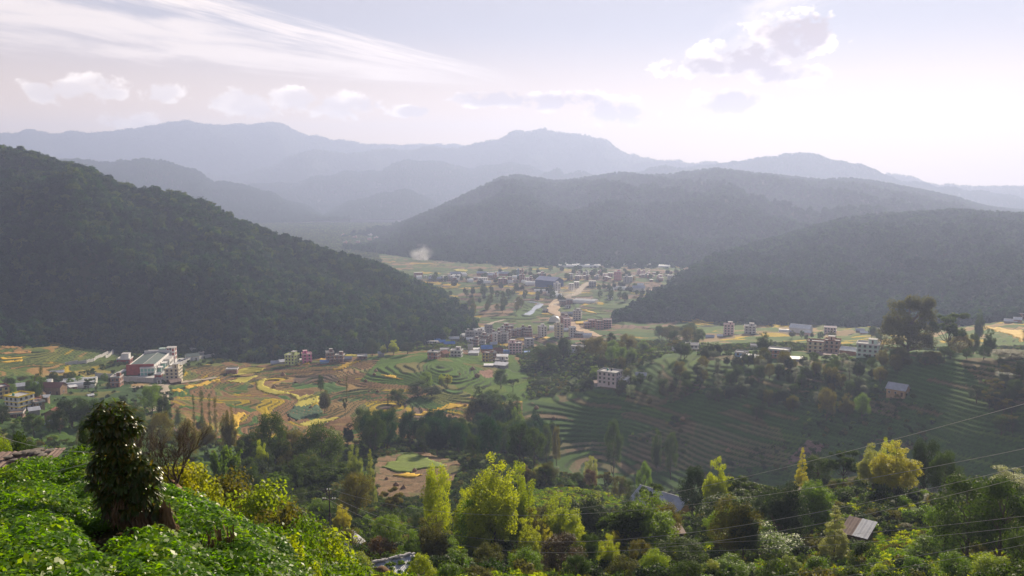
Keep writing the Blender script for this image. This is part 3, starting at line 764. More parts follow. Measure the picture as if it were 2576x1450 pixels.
# ------------------------------------------------------------------ scatter (masses nobody could count)
def scatter(name, surface, protos, density, smin, smax, seed, attr=None, label=None, tilt=.12, cat=None, aspect=None):
    """kind = stuff: copies of a few plants strewn over a surface"""
    me = bpy.data.meshes.new(name); o = link(name, me)
    col = bpy.data.collections.new(name+'_kinds')
    for p in protos: col.objects.link(p)
    ng = bpy.data.node_groups.new(name+'_nodes', 'GeometryNodeTree'); N = ng.nodes; L = ng.links
    ng.interface.new_socket('Geometry', in_out='INPUT', socket_type='NodeSocketGeometry')
    ng.interface.new_socket('Geometry', in_out='OUTPUT', socket_type='NodeSocketGeometry')
    out = N.new('NodeGroupOutput')
    oi = N.new('GeometryNodeObjectInfo'); oi.inputs['Object'].default_value = surface; oi.transform_space = 'ORIGINAL'
    dp = N.new('GeometryNodeDistributePointsOnFaces'); dp.distribute_method = 'RANDOM'; dp.inputs['Seed'].default_value = seed
    L.new(oi.outputs['Geometry'], dp.inputs['Mesh']); dp.inputs['Density'].default_value = density
    if attr:
        na = N.new('GeometryNodeInputNamedAttribute'); na.data_type = 'FLOAT'; na.inputs['Name'].default_value = attr
        mm = N.new('ShaderNodeMath'); mm.operation = 'MULTIPLY'; mm.inputs[1].default_value = density
        L.new(na.outputs['Attribute'], mm.inputs[0]); L.new(mm.outputs[0], dp.inputs['Density'])
    ci = N.new('GeometryNodeCollectionInfo'); ci.inputs['Collection'].default_value = col; ci.inputs['Separate Children'].default_value = True; ci.inputs['Reset Children'].default_value = True
    ip = N.new('GeometryNodeInstanceOnPoints'); ip.inputs['Pick Instance'].default_value = True
    L.new(dp.outputs['Points'], ip.inputs['Points']); L.new(ci.outputs[0], ip.inputs['Instance'])
    rv = N.new('FunctionNodeRandomValue'); rv.data_type = 'FLOAT_VECTOR'; rv.inputs[0].default_value = (-tilt, -tilt, 0); rv.inputs[1].default_value = (tilt, tilt, 6.283); rv.inputs['Seed'].default_value = seed+1
    L.new(rv.outputs[0], ip.inputs['Rotation'])
    rf = N.new('FunctionNodeRandomValue'); rf.data_type = 'FLOAT'; rf.inputs[2].default_value = smin; rf.inputs[3].default_value = smax; rf.inputs['Seed'].default_value = seed+2
    L.new(rf.outputs[1], ip.inputs['Scale'])
    L.new(ip.outputs[0], out.inputs[0])
    md = o.modifiers.new('scatter', 'NODES'); md.node_group = ng
    tag(o, label, cat, kind='stuff')
    return o
def proto_obj(name, V, F, mat, core=None, trunk=None):
    me = mesh_np(name, V, F); me.materials.append(mat)
    return bpy.data.objects.new(name, me)
def forest_kinds(leafs, H, n=3, leaf=.13, per=22, seed=1, wide=.62):
    out = []
    for i in range(n):
        for j, lf in enumerate(leafs):
            rs = np.random.default_rng(seed+i*10+j); blobs = []
            for h in np.linspace(.35, .9, 4):
                for k in range(4):
                    q = rs.random()*6.28; r = wide*.5*math.sqrt(rs.random())*math.sqrt(max(.1, 1-((h-.5)/.5)**2)); blobs.append((r*math.cos(q), r*math.sin(q), h, .15+.08*rs.random()))
            V, F = blob_leaves(blobs, per, leaf, .6, 1., rs)
            # a few big dark inner faces close the crown
            C = rs.normal(size=(24, 3))*np.array((.14, .14, .2))+np.array((0, 0, .45)); Nn = rs.normal(size=(24, 3)); Nn /= np.linalg.norm(Nn, axis=1)[:, None]
            V2, F2 = leaf_quads(C, Nn, .3, rs=rs)
            V = np.r_[V, V2]; F = np.r_[F, F2+len(V)-len(V2)]
            out.append(proto_obj('forest_tree', V*H, F, LM[lf]))
    return out
scatter('forest', HILL_L, forest_kinds(('wood_a', 'wood_b', 'wood_c', 'wood_b', 'wood_a'), 9.5, 2, .11, 26, seed=50), .034, .45, 1.6, 3, label='dense forest covering the steep hillside above the factory')
scatter('forest', HILL_R, forest_kinds(('wood_a', 'wood_b', 'wood_b'), 10, 2, .14, 18, seed=60), .018, .5, 1.5, 4, label='hazy forest covering the rounded hill beyond the valley fields')
scatter('forest', HILL_R2, forest_kinds(('wood_a', 'wood_b', 'wood_b'), 9.5, 2, .12, 22, seed=65), .034, .5, 1.5, 8, label='darker forest on the low spur in front of the right hill')
scatter('forest', HILL_M, forest_kinds(('wood_a', 'wood_b'), 11.5, 2, .17, 14, seed=70), .0080, .5, 1.5, 5, label='blue hazy forest on the long ridge behind the town')
for i, hf in enumerate(HILL_F):
    big = (9, 8, 8, 8, 8, 7, 7, 7, 7)[i]
    scatter('forest', hf, forest_kinds(('wood_a',), big, 2, .2, 9, seed=80+i), (.0075, .006, .007, .007, .006, .0034, .003, .0032, .0036)[i], .6, 1.5, 10+i,
            label=('pale woods on the far slope behind the forested hill', 'faint woods on the humped ridge in the middle distance', 'faint woods on the low hill at the valley end',
                   'faint woods on the small peaks behind the long ridge', 'pale woods on the high right ridge under the bright sky', 'woods on the hazy double-peaked mountain', 'woods on the palest mountain under the cloud bank',
                   'woods on the farthest ridge at the bright horizon', 'woods on the faint ridge between mountain and pines')[i])
# shrubs and weeds on the unfarmed slopes
def shrub_kinds():
    out = []
    for i, lf in enumerate(('dark', 'deep', 'olive', 'green', 'dark', 'deep', 'dark')):  # mostly dark leaf colours: shade between the trees put into the shrubs
        rs = np.random.default_rng(400+i); blobs = [(rs.normal()*.28, rs.normal()*.28, .2+.5*rs.random(), .22+.1*rs.random()) for k in range(9)]
        V, F = blob_leaves(blobs, 95, .085, .4, 1., rs); out.append(proto_obj('shrub', V*2.2, F, LM[lf]))
    return out
scatter('undergrowth', TERRAIN, shrub_kinds(), .14, .35, 1.15, 33, attr='wood', label='shrubs and weeds covering the unfarmed slopes')

def grass_kinds():
    out = []
    for i, lf in enumerate(('green', 'bright', 'green', 'olive')):
        rs = np.random.default_rng(500+i); n = 70; q = rs.random(n)*6.28; r = .45*np.sqrt(rs.random(n))
        C = np.c_[np.cos(q)*r, np.sin(q)*r, .1+.2*rs.random(n)]; Nn = np.c_[np.cos(q*3), np.sin(q*3), .5+0*q]+rs.normal(size=(n, 3))*.3; Nn /= np.linalg.norm(Nn, axis=1)[:, None]
        V, F = leaf_quads(C, Nn, .13, 2.2, rs=rs); out.append(proto_obj('grass_tuft', V, F, LM[lf]))
    return out
scatter('grass', TERRAIN, grass_kinds(), 1.1, .6, 1.8, 44, attr='grass', label='rough green grass in the clearings of the near slope')
# ------------------------------------------------------------------ buildings
WHITE_P = simple('white_plaster', (.66, .64, .63), .75, .16, .5, streak=True)
PINK_P = simple('pink_plaster', (.62, .43, .43), .75, .15, .5, streak=True)
CREAM_P = simple('cream_plaster', (.62, .54, .38), .75, .15, .5, streak=True)
YELLOW_P = simple('yellow_plaster', (.58, .44, .17), .75, .15, .5, streak=True)
YEL_TRIM = simple('yellow_trim', (.75, .55, .03), .6, .1, .5)
GREY_C = simple('grey_concrete', (.27, .265, .27), .9, .3, .6, streak=True)
LIGHT_C = simple('light_concrete', (.43, .41, .40), .9, .25, .5, streak=True)
LIME_P = simple('lime_plaster', (.50, .56, .22), .75, .15, .5)
MAGENTA_P = simple('magenta_plaster', (.60, .16, .36), .7, .15, .5)
BLUE_P = simple('blue_plaster', (.22, .36, .55), .7, .15, .5)
MINT_P = simple('mint_plaster', (.46, .58, .50), .7, .15, .5)
RED_CLAD = brickmat('red_cladding', (.30, .055, .045), (.36, .07, .055), (.22, .06, .05), 1.6)
BRICK = brickmat('brick', (.30, .13, .085), (.36, .17, .11))
BRICK_D = brickmat('brick_dark', (.20, .10, .075), (.26, .135, .10))
MUD = simple('mud_wall', (.27, .18, .115), .95, .25, .8, .1, .3)
TILE = simple('clay_tile', (.20, .085, .06), .9, .4, 2.2, .1, .5)
TILE_D = simple('old_dark_tile', (.065, .055, .055), .9, .4, 2.2, .15, .5)
TIN = corrugated('tin_sheet', (.38, .39, .44), .62, .2)
TIN_W = corrugated('white_sheet', (.68, .67, .66), .6, .0)
TIN_R = corrugated('rust_sheet', (.26, .18, .15), .8, .0)
TIN_B = corrugated('blue_sheet', (.10, .22, .50), .45, .15)
TIN_G = corrugated('green_sheet', (.13, .165, .145), .65, .1)
TIN_V = corrugated('pale_roof_sheet', (.47, .45, .52), .45, .3)
NAVY = corrugated('navy_cladding', (.035, .075, .20), .5, .1)
PLASTIC = simple('greenhouse_plastic', (.74, .72, .66), .5, .12, .3, .35)
FRAME_W = simple('window_frame', (.42, .40, .37), .6, .1)
WOODF = simple('dark_wood', (.10, .06, .04), .7, .2)
GLASS = glassmat(); GLASS_T = glassmat('teal_glass', (.20, .40, .36), .08)
TANK_K = simple('black_tank', (.015, .015, .017), .4, .1, 1, .4); TANK_G = simple('green_tank', (.03, .22, .16), .4, .1, 1, .4)
rndh = random.Random(77)
_wc = {}
def win_mesh(w, h, far):
    k = (round(w, 1), round(h, 1), far)
    if k not in _wc:
        w, h = k[0], k[1]
        pane = MB().box(-w/2, w/2, -.02, .03, 0, h).mesh('pane'); pane.materials.append(GLASS)
        t = .09
        fr = MB()
        for b in ((-w/2-t, -w/2, 0, h), (w/2, w/2+t, 0, h), (-w/2-t, w/2+t, h, h+t), (-w/2-t-.06, w/2+t+.06, -t, 0)): fr.box(b[0], b[1], -.12, .03, b[2], b[3])
        fr.box(-.035, .035, -.06, -.025, 0, h)
        fm = fr.mesh('window'); fm.materials.append(FRAME_W)
        _wc[k] = (pane, fm)
    return _wc[k]
def window(parent, x, y, z, w, h, rz, far=False, name='window'):
    pane, fm = win_mesh(w, h, far)
    if far:
        return link(name, pane, parent, (x, y, z), rz)
    f = link(name, fm, parent, (x, y, z), rz); link('pane', pane, f)
    return f
def facing(p): return -math.atan2(p[0], p[1])
def tank(p, mat, label, r=.6, h=1.3):
    o = MB().lathe([(r*.96, 0), (r, .05), (r, h*.35), (r*1.03, h*.4), (r, h*.45), (r, h*.75), (r*.75, h*.9), (r*.35, h*.98), (r*.35, h*1.06), (.02, h*1.07)], 12).build('water_tank', mat, loc=p, smooth_=False)
    return tag(o, label, 'water tank', 'water tanks on house roofs')
def house(p, rot, w, dep, st, wall, label, trim=None, roofmat=None, stair=None, tank_=None, far=False, group=None, sh=3.0, name='house', win=True, band=True, extra_side=None, tank_label=None, cat='house'):
    """flat-roofed concrete house: wall, floor bands, roof, parapet, windows and stair room"""
    trim = trim or LIGHT_C; roofmat = roofmat or LIGHT_C
    root = empty(name, p, facing(p)+rot, label, cat, group)
    H = st*sh
    MB().box(-w/2, w/2, -dep/2, dep/2, -3, H).build('wall', wall, root)
    ov = .28
    if band:
        for k in range(1, st):
            MB().box(-w/2-ov, w/2+ov, -dep/2-ov, dep/2+ov, k*sh-.14, k*sh+.14).build('floor_band', trim, root)
    MB().box(-w/2-ov-.05, w/2+ov+.05, -dep/2-ov-.05, dep/2+ov+.05, H-.02, H+.16).build('roof', roofmat, root)
    q = MB(); t = .14; hp = .75
    if not far:
        a, b = w/2+ov, dep/2+ov
        q.box(-a, a, -b, -b+t, H+.16, H+.16+hp); q.box(-a, a, b-t, b, H+.16, H+.16+hp); q.box(-a, -a+t, -b+t, b-t, H+.16, H+.16+hp); q.box(a-t, a, -b+t, b-t, H+.16, H+.16+hp)
        q.build('parapet', trim if st < 4 else wall, root)
    if stair:
        s = min(w*.42, 4.2); sx = stair*w*.27; sy = dep*.18
        sr = MB().box(sx-s/2, sx+s/2, sy-s/2, sy+s/2, H+.16, H+2.5).build('stair_room', wall, root)
        MB().box(sx-s/2-.2, sx+s/2+.2, sy-s/2-.2, sy+s/2+.2, H+2.5, H+2.66).build('roof', roofmat, sr)
        if not far: MB().box(sx-.45, sx+.45, sy-s/2-.04, sy-s/2+.02, H+.2, H+2.1).build('door', WOODF, sr)
    if win:
        sp = 2.5 if not far else 2.9; ww = 1.25; wh = 1.35
        n = max(1, int((w-.6)/sp)); m = max(1, int((dep-.6)/sp))
        for k in range(st):
            z = k*sh+.95
            for i in range(n):
                x = (i-(n-1)/2)*(w-.4)/n
                if k == 0 and i == n//2 and not far:
                    MB().box(x-.55, x+.55, -dep/2-.06, -dep/2+.02, 0, 2.15).build('door', WOODF, root); continue
                window(root, x, -dep/2-.03, z, ww, wh, 0, far)
            for i in range(m):
                y = (i-(m-1)/2)*(dep-.4)/m
                if extra_side != 'left': window(root, w/2+.03, y, z, ww, wh, math.pi/2, far)
                if not far: window(root, -w/2-.03, y, z, ww, wh, -math.pi/2, far)
    if tank_:
        c, s_ = math.cos(root.rotation_euler.z), math.sin(root.rotation_euler.z)
        tx, ty = -(stair or .8)*w*.25, dep*.2
        zt = H+.16
        tank((p[0]+tx*c-ty*s_, p[1]+tx*s_+ty*c, p[2]+zt), TANK_G if tank_ == 'g' else TANK_K, tank_label or ('%s plastic water tank on the roof of the %s' % ('green' if tank_ == 'g' else 'black', label.split(' with ')[0].split(' standing ')[0])))
    return root
def gable(p, rot, w, dep, h, wall, roof, label, rise=None, far=False, group=None, name='house', cat='house', wins=2, over=.5, shed=False, open_front=False):
    """ridge along local x; walls, gable ends, two roof slopes"""
    root = empty(name, p, facing(p)+rot, label, cat, group)
    rise = rise if rise is not None else dep*.28
    mb = MB()
    if shed:
        mb.add([(-w/2,-dep/2,-3),(w/2,-dep/2,-3),(w/2,dep/2,-3),(-w/2,dep/2,-3),(-w/2,-dep/2,h),(w/2,-dep/2,h),(w/2,dep/2,h+rise),(-w/2,dep/2,h+rise)], [(3,2,1,0),(0,1,5,4),(1,2,6,5),(2,3,7,6),(3,0,4,7),(4,5,6,7)])
        mb.build('wall', wall, root)
        s = rise/dep
        MB().add([(-w/2-over,-dep/2-over,h-s*over+.06),(w/2+over,-dep/2-over,h-s*over+.06),(w/2+over,dep/2+over,h+rise+s*over+.06),(-w/2-over,dep/2+over,h+rise+s*over+.06)]+
                 [(-w/2-over,-dep/2-over,h-s*over+.14),(w/2+over,-dep/2-over,h-s*over+.14),(w/2+over,dep/2+over,h+rise+s*over+.14),(-w/2-over,dep/2+over,h+rise+s*over+.14)], [(3,2,1,0),(4,5,6,7),(0,1,5,4),(1,2,6,5),(2,3,7,6),(3,0,4,7)]).build('roof', roof, root)
    else:
        mb.add([(-w/2,-dep/2,-3),(w/2,-dep/2,-3),(w/2,dep/2,-3),(-w/2,dep/2,-3),(-w/2,-dep/2,h),(w/2,-dep/2,h),(w/2,dep/2,h),(-w/2,dep/2,h),(-w/2,0,h+rise),(w/2,0,h+rise)],
               [(3,2,1,0),(0,1,5,4),(1,2,6,9,5),(2,3,7,6),(3,0,4,8,7)])
        mb.build('wall', wall, root)
        for s in (-1, 1):
            k = rise/(dep/2); y1 = s*(dep/2+over); z1 = h-k*over
            vs = [(-w/2-over,0,h+rise+.05),(w/2+over,0,h+rise+.05),(w/2+over,y1,z1+.05),(-w/2-over,y1,z1+.05)]
            vs += [(x, y, z+.1) for x, y, z in vs]
            MB().add(vs, [(3,2,1,0),(4,5,6,7),(0,1,5,4),(1,2,6,5),(2,3,7,6),(3,0,4,7)]).build('roof_slope', roof, root)
        if not far: MB().tube([(-w/2-over,0,h+rise+.17),(w/2+over,0,h+rise+.17)], .11, 6).build('ridge_cap', roof, root)
    if wins and not far:
        n = max(1, min(wins, int(w/2.2)))
        for k in range(max(1, int(h/2.6))):
            for i in range(n):
                x = (i-(n-1)/2)*w/n
                if k == 0 and i == n-1: MB().box(x-.5, x+.5, -dep/2-.06, -dep/2+.02, 0, 2.0).build('door', WOODF, root)
                else: window(root, x, -dep/2-.03, k*2.6+.9, .8, 1.0, 0)
            window(root, w/2+.03, 0, k*2.6+.9, .8, 1.0, math.pi/2)
    return root
def tunnel(p, rot, L, r, label, rows=1, group='plastic greenhouse tunnels', flat=.7, mat=None):
    """plastic-covered greenhouse: arched tunnels side by side, hoops showing"""
    root = empty('greenhouse', p, facing(p)+rot, label, 'greenhouse', group)
    n = 8
    for k in range(rows):
        y0 = (k-(rows-1)/2)*r*2.1; vs = []; fs = []
        nx = max(3, int(L/3)); 
        for i in range(nx+1):
            x = -L/2+L*i/nx; sag = 1-.05*(i % 2)
            for j in range(n+1):
                q = math.pi*j/n; vs.append((x, y0-r*math.cos(q), .5+sag*r*flat*math.sin(q)*1.5 if 0 < j < n else -.5))
        for i in range(nx):
            for j in range(n): a = i*(n+1)+j; fs.append((a, a+n+1, a+n+2, a+1))
        fs.append(tuple(range(n+1))); fs.append(tuple(range(nx*(n+1), nx*(n+1)+n+1))[::-1])
        MB().add(vs, fs).build('cover', mat or PLASTIC, root, smooth_=False)
    return root
def mpp(p): return math.hypot(p[0], p[1])/FX*1.02      # metres for one picture unit at that place

# --- the factory by the forest edge: set out from its own corners
def factory():
    A = hit(*Z1(475, 590)); B = hit(*Z1(945, 620)); 
    ex = (B-A)[:2]; W = float(np.linalg.norm(ex)); ex = ex/W; ey = np.array((-ex[1], ex[0]))
    Cc = hit(*Z1(1258, 425)); Ld = float(np.dot((Cc-B)[:2], ey)); sk = float(np.dot((Cc-B)[:2], ex))
    # local frame: x along the front, y into the depth (turned so that the long side follows the yard)
    yv = (Cc-B)[:2]; Ld = float(np.linalg.norm(yv)); yv = yv/Ld; xv = np.array((yv[1], -yv[0]))
    rz = math.atan2(xv[1], xv[0]); W = W*.98
    z0 = float(min(A[2], B[2]))
    root = empty('factory', (B[0], B[1], z0), rz, 'long factory hall with red front wall and grey-green roof below the forest', 'factory')
    H = W*.42; H2 = H*.92
    S = 1.0
    MB().box(-W, -.3, .02, .45, -2, H).build('front_wall', RED_CLAD, root)
    MB().box(-W+.05, -.35, .46, Ld-.3, -2, H2-1.6).build('hall_wall', WHITE_P, root)
    # roof with low ridge, parapets either side
    mid = -W*.44
    for xa, xb, za, zb in ((-W+.3, mid, H2-1.55, H2-.2), (mid, -.5, H2-.2, H2-1.55)):
        vs = [(xa, .5, za), (xb, .5, zb), (xb, Ld-.4, zb), (xa, Ld-.4, za)]
        MB().add(vs+[(x, y, z+.12) for x, y, z in vs], [(3,2,1,0),(4,5,6,7),(0,1,5,4),(1,2,6,5),(2,3,7,6),(3,0,4,7)]).build('roof_slope', TIN_G, root)
    MB().tube([(mid, .5, H2-.05), (mid, Ld-.4, H2-.05)], .14, 6).build('ridge_cap', LIGHT_C, root)
    MB().box(-.32, 0, .5, Ld, H2-2.4, H2-.3).build('fascia', WHITE_P, root)
    MB().box(-W-.02, -W+.25, .5, Ld, H2-2.2, H2-.9).build('fascia', WHITE_P, root)
    MB().box(-W, 0, Ld, Ld+.3, H2-2.4, H2+.9).build('rear_parapet', WHITE_P, root)
    # long side: red bays, white piers, windows
    nb = 9
    for i in range(nb):
        y0 = 1.5+i*(Ld-3)/nb; y1 = y0+(Ld-3)/nb*.62
        b = MB().box(-.30, -.06, y0, y1, 2.6, H2-2.5).build('bay_panel', RED_CLAD, root)
        window(root, -.02, (y0+y1)/2, 3.6, 1.4, 1.5, math.pi/2)
        MB().box(-.33, .06, y1+.05, y0+(Ld-3)/nb-.05, -2, H2-2.42).build('pier', WHITE_P, root)
    # glazed corner block
    gw = W*.46; gh = H*.70
    gb = MB()
    for x in np.linspace(-gw, .9, 5): gb.box(x-.16, x+.16, -3.0, -2.7, -2, gh)
    for y in (-1.4, .2, 1.6): gb.box(.75, 1.05, y-.14, y+.14, -2, gh)
    for z in (0, gh*.5, gh): gb.box(-gw-.3, 1.2, -3.15, -2.55, z-.22, z+.22); gb.box(.65, 1.2, -2.54, 1.8, z-.22, z+.22)
    gl = gb.build('glazed_corner', WHITE_P, root)
    xs = np.linspace(-gw, .9, 5)
    for i in range(4):
        for k in range(2):
            MB().box(xs[i]+.17, xs[i+1]-.17, -2.85, -2.79, k*gh*.5+.23, (k+1)*gh*.5-.23).build('pane', GLASS_T, gl)
    for y0, y1 in ((-2.5, -1.55), (-1.25, .05), (.35, 1.45)):
        for k in range(2): MB().box(.86, .92, y0, y1, k*gh*.5+.23, (k+1)*gh*.5-.23).build('pane', GLASS_T, gl)
    MB().box(-gw-.4, 1.3, -3.25, 1.9, gh+.23, gh+.5).build('corner_roof', LIGHT_C, root)
    # entrance porches and the side annexe
    for y0, l, dp, hh in ((Ld*.16, 5, 3.2, 3.6), (Ld*.36, 6, 3.6, 4.6)):
        MB().box(.1, dp, y0, y0+l, hh-.4, hh).build('porch_roof', WHITE_P, root)
        for yy in (y0+.2, y0+l-.5): MB().box(dp-.5, dp-.15, yy, yy+.35, -2, hh-.42).build('porch_post', WHITE_P, root)
        MB().box(.12, dp-.8, y0+.7, y0+l-.8, -2, hh-.5).build('porch_glass', GLASS_T, root)
    MB().box(.1, 4.2, Ld*.55, Ld*.82, -2, 5.2).build('annexe', WHITE_P, root)
    MB().box(.0, 4.4, Ld*.545, Ld*.825, 5.2, 5.45).build('annexe_roof', LIGHT_C, root)
    for y in (Ld*.60, Ld*.68, Ld*.76): window(root, 4.25, y, 1.6, 1.2, 1.6, math.pi/2)
    # tower at the back corner
    tw = W*.30; ty = Ld+.5; th = H*1.2
    t = MB().box(-tw*.55, tw*.55, ty, ty+tw*1.2, -2, th).build('tower', WHITE_P, root)
    MB().box(-tw*.6, tw*.6, ty-.35, ty+tw*1.25, th, th+.3).build('tower_roof', LIGHT_C, root)
    for k in range(3):
        for x in (-tw*.33, tw*.33): MB().box(x-tw*.12, x+tw*.12, ty-.1, ty+.02, k*th/3+.7, (k+1)*th/3-.5).build('tower_panel', RED_CLAD, root)
        window(root, 0, ty-.03, k*th/3+1.4, 1.2, 1.7, 0)
        for y in (ty+tw*.35, ty+tw*.85): MB().box(tw*.54, tw*.55+.1, y-tw*.13, y+tw*.13, k*th/3+.7, (k+1)*th/3-.5).build('tower_panel', RED_CLAD, root)
        window(root, tw*.55+.03, ty+tw*.6, k*th/3+1.4, 1.0, 1.5, math.pi/2)
    # rear block behind the hall, cooling plant
    MB().box(-W*.9, -tw*.6, Ld+.4, Ld+5, -2, H2+.4).build('rear_block', LIGHT_C, root)
    MB().box(-tw*1.5, -tw*.75, Ld+1, Ld+4.5, H2+.42, H2+2.1).build('roof_plant', MINT_P, root)
    M_ = Matrix.LocRotScale(Vector((float(B[0]), float(B[1]), z0)), Quaternion((0, 0, 1), rz), None)
    return root, M_, W, H, Ld, z0, rz
FACT, FM, FW_, FH_, FL_, FZ, FRZ = factory()
def fpt(x, y, z=0): v = FM @ Vector((x, y, z)); return np.array(v)
# side buildings of the works
p = hit(*Z1(385, 395)); k = mpp(p)
h = house(p, FRZ-facing(p), 210/7.585*k, 9, 1, RED_CLAD, 'small red block with white walled upper floor left of the factory', trim=WHITE_P, roofmat=LIGHT_C, sh=3.4)
MB().box(-210/7.585*k*.22, 210/7.585*k*.36, -2, 4, 3.6, 7.2).build('upper_floor', WHITE_P, h)
MB().box(-210/7.585*k*.24, 210/7.585*k*.38, -2.2, 4.2, 7.2, 7.4).build('roof', LIGHT_C, h)
p = hit(*Z1(1665, 335)); k = mpp(p)
gable(p, FRZ-facing(p)+.35, 215/7.585*k, 8, 3.6, WHITE_P, TIN_G, 'white shed with green hipped roof in the factory yard', rise=1.6)
p = hit(*Z1(1840, 262)); k = mpp(p)
house(p, .2, 75/7.585*k, 4, 1, GREY_C, 'small grey outhouse behind the white shed in the factory yard', win=False)
p = hit(*Z1(1320, 742)); k = mpp(p)
h = house(p, -.28, 235/7.585*k, 10, 4, CREAM_P, 'four storey cream house with many windows at the factory gate', trim=LIGHT_C, stair=.5, sh=2.3)
p = hit(*Z1(1030, 690)); k = mpp(p)
house(p, -.35, 105/7.585*k, 5, 1, RED_CLAD, 'small round-cornered red and white gatehouse at the factory entrance', trim=WHITE_P, roofmat=WHITE_P)
p = hit(*Z1(1040, 778)); k = mpp(p)
house(p, -.2, 70/7.585*k, 3, 1, WHITE_P, 'little white guard cabin outside the factory wall', sh=2.6, band=False)
p = hit(*Z1(1320, 800)); k = mpp(p)
gable(p, .45, 190/7.585*k, 6, 2.2, WOODF, TIN_R, 'low rusty roofed shelter in front of the cream house', rise=1.4, wins=0)
p = hit(*Z1(235, 850)); k = mpp(p)
house(p, -.3, 150/7.585*k, 8, 2, BRICK, 'flat roofed brick house outside the factory wall near the greenhouses', trim=LIGHT_C, stair=.6)
p = hit(*Z1(2430, 590)); k = mpp(p)
house(p, -.2, 190/7.585*k, 6, 1, BRICK_D, 'small brick shed with pale overhanging slab above the gold terraces', roofmat=WHITE_P, trim=LIGHT_C, win=False)
def wall_run(pts, h, mat, label, coping=LIGHT_C, th=.3, seg=4.5):
    """compound wall standing on the ground, panel by panel between posts"""
    P3 = [hit(*q) for q in pts]
    root = empty('compound_wall', P3[0], 0, label, 'wall', 'compound walls of the factory')
    o = P3[0]
    for a, b in zip(P3[:-1], P3[1:]):
        L = np.linalg.norm((b-a)[:2]); n = max(1, int(L/seg)); rz = math.atan2(b[1]-a[1], b[0]-a[0])
        for i in range(n):
            c = a+(b-a)*(i+.5)/n; z = float(ground_z(c[0], c[1])[0]); l = L/n
            pn = MB().box(-l/2, l/2, -th/2, th/2, -2, h).build('wall_panel', mat, root, (c[0]-o[0], c[1]-o[1], z-o[2]), rz)
            MB().bevbox(-l/2-.2, -l/2+.2, -th/2-.1, th/2+.1, -2, h+.25, .03).build('wall_post', coping, root, (c[0]-o[0], c[1]-o[1], z-o[2]), rz)
    return root
WALL_M = simple('stained_wall', (.48, .46, .45), .9, .3, .35, streak=True)
wall_run([Z1(-180, 660), Z1(130, 690), Z1(470, 745), Z1(930, 770), Z1(1000, 760)], 3.2, WALL_M, 'tall grey stained retaining wall in front of the factory yard')
wall_run([Z1(1390, 470), Z1(1480, 425), Z1(1660, 345), Z1(1900, 300), Z1(2100, 275), Z1(2262, 262)], 2.6, WALL_M, 'white stained wall climbing along the right side of the factory yard')
wall_run([Z1(1440, 135), Z1(1560, 160), Z1(1750, 180), Z1(1940, 190)], 2.6, WALL_M, 'white wall behind the factory under the forest')
wall_run([Z1(10, 305), Z1(90, 260), Z1(160, 215), Z1(150, 180)], 2.2, WALL_M, 'low white wall curving up beside the left terraces')
wall_run([R1(660,530), R1(780,520), R1(870,515), R1(940,490), R1(1050,440), R1(1140,400)], 2.2, WALL_M, 'long white wall rising along the edge of the left terraces')
wall_run([R1(1005,340), R1(1090,355), R1(1180,345)], 2.2, WALL_M, 'short white wall at the forest foot above the terraces')
wall_run([Z1(1060, 690), Z1(1170, 745)], 2.2, WALL_M, 'white entrance wall beside the factory gatehouse')

# --- sheets draped on the ground: roads, yards, rice
def drape(name, pts, mat, lift, label=None, cat=None, kind=None, group=None, sub=2.2, thick=None, jitter=0.):
    """polygon of picture points laid on the ground as a finely divided sheet (optionally a thick crop)"""
    B = [hit(*q) for q in pts]
    poly = [(b[0], b[1]) for b in B]
    xs = [b[0] for b in poly]; ys = [b[1] for b in poly]
    L = max(max(xs)-min(xs), max(ys)-min(ys)); s = max(sub, L/70)
    gx = np.arange(min(xs)-s, max(xs)+s, s); gy = np.arange(min(ys)-s, max(ys)+s, s)
    GX, GY = np.meshgrid(gx, gy)
    jx = GX+(fbm(GX/7, GY/7, 2, 3)-.5)*s*1.2; jy = GY+(fbm(GX/7, GY/7, 2, 8)-.5)*s*1.2
    ins = in_poly(GX+s/2, GY+s/2, poly)
    Zg = ground_z(jx.ravel(), jy.ravel()).reshape(GX.shape)+lift
    nr, nc = GX.shape; I = np.arange(nr*nc).reshape(nr, nc)
    m = ins[:-1, :-1]
    if not m.any(): return None
    F = np.stack([I[:-1, :-1], I[:-1, 1:], I[1:, 1:], I[1:, :-1]], -1)[m]
    if thick:
        Zg = Zg+thick*(.75+.5*vnoise(jx*1.3, jy*1.3, 5))
        V = np.c_[jx.ravel(), jy.ravel(), Zg.ravel()]
        e = {}
        for f in F:
            for a, b in zip(f, np.roll(f, -1)): e[(a, b)] = 1
        bd = [k for k in e if (k[1], k[0]) not in e]
        V2 = V.copy(); V2[:, 2] -= thick*1.6
        n = len(V); sides = [(b, a, a+n, b+n) for a, b in bd]
        V = np.r_[V, V2]; F = np.r_[F, np.array(sides, int)]
    else: V = np.c_[jx.ravel(), jy.ravel(), Zg.ravel()]
    used = np.unique(F); rm = np.zeros(len(V), int); rm[used] = np.arange(len(used))
    c = V[used].mean(0)
    me = mesh_np(name, V[used]-c, rm[F], True)
    o = link(name, me, loc=c, mat=mat)
    return tag(o, label, cat, group, kind)
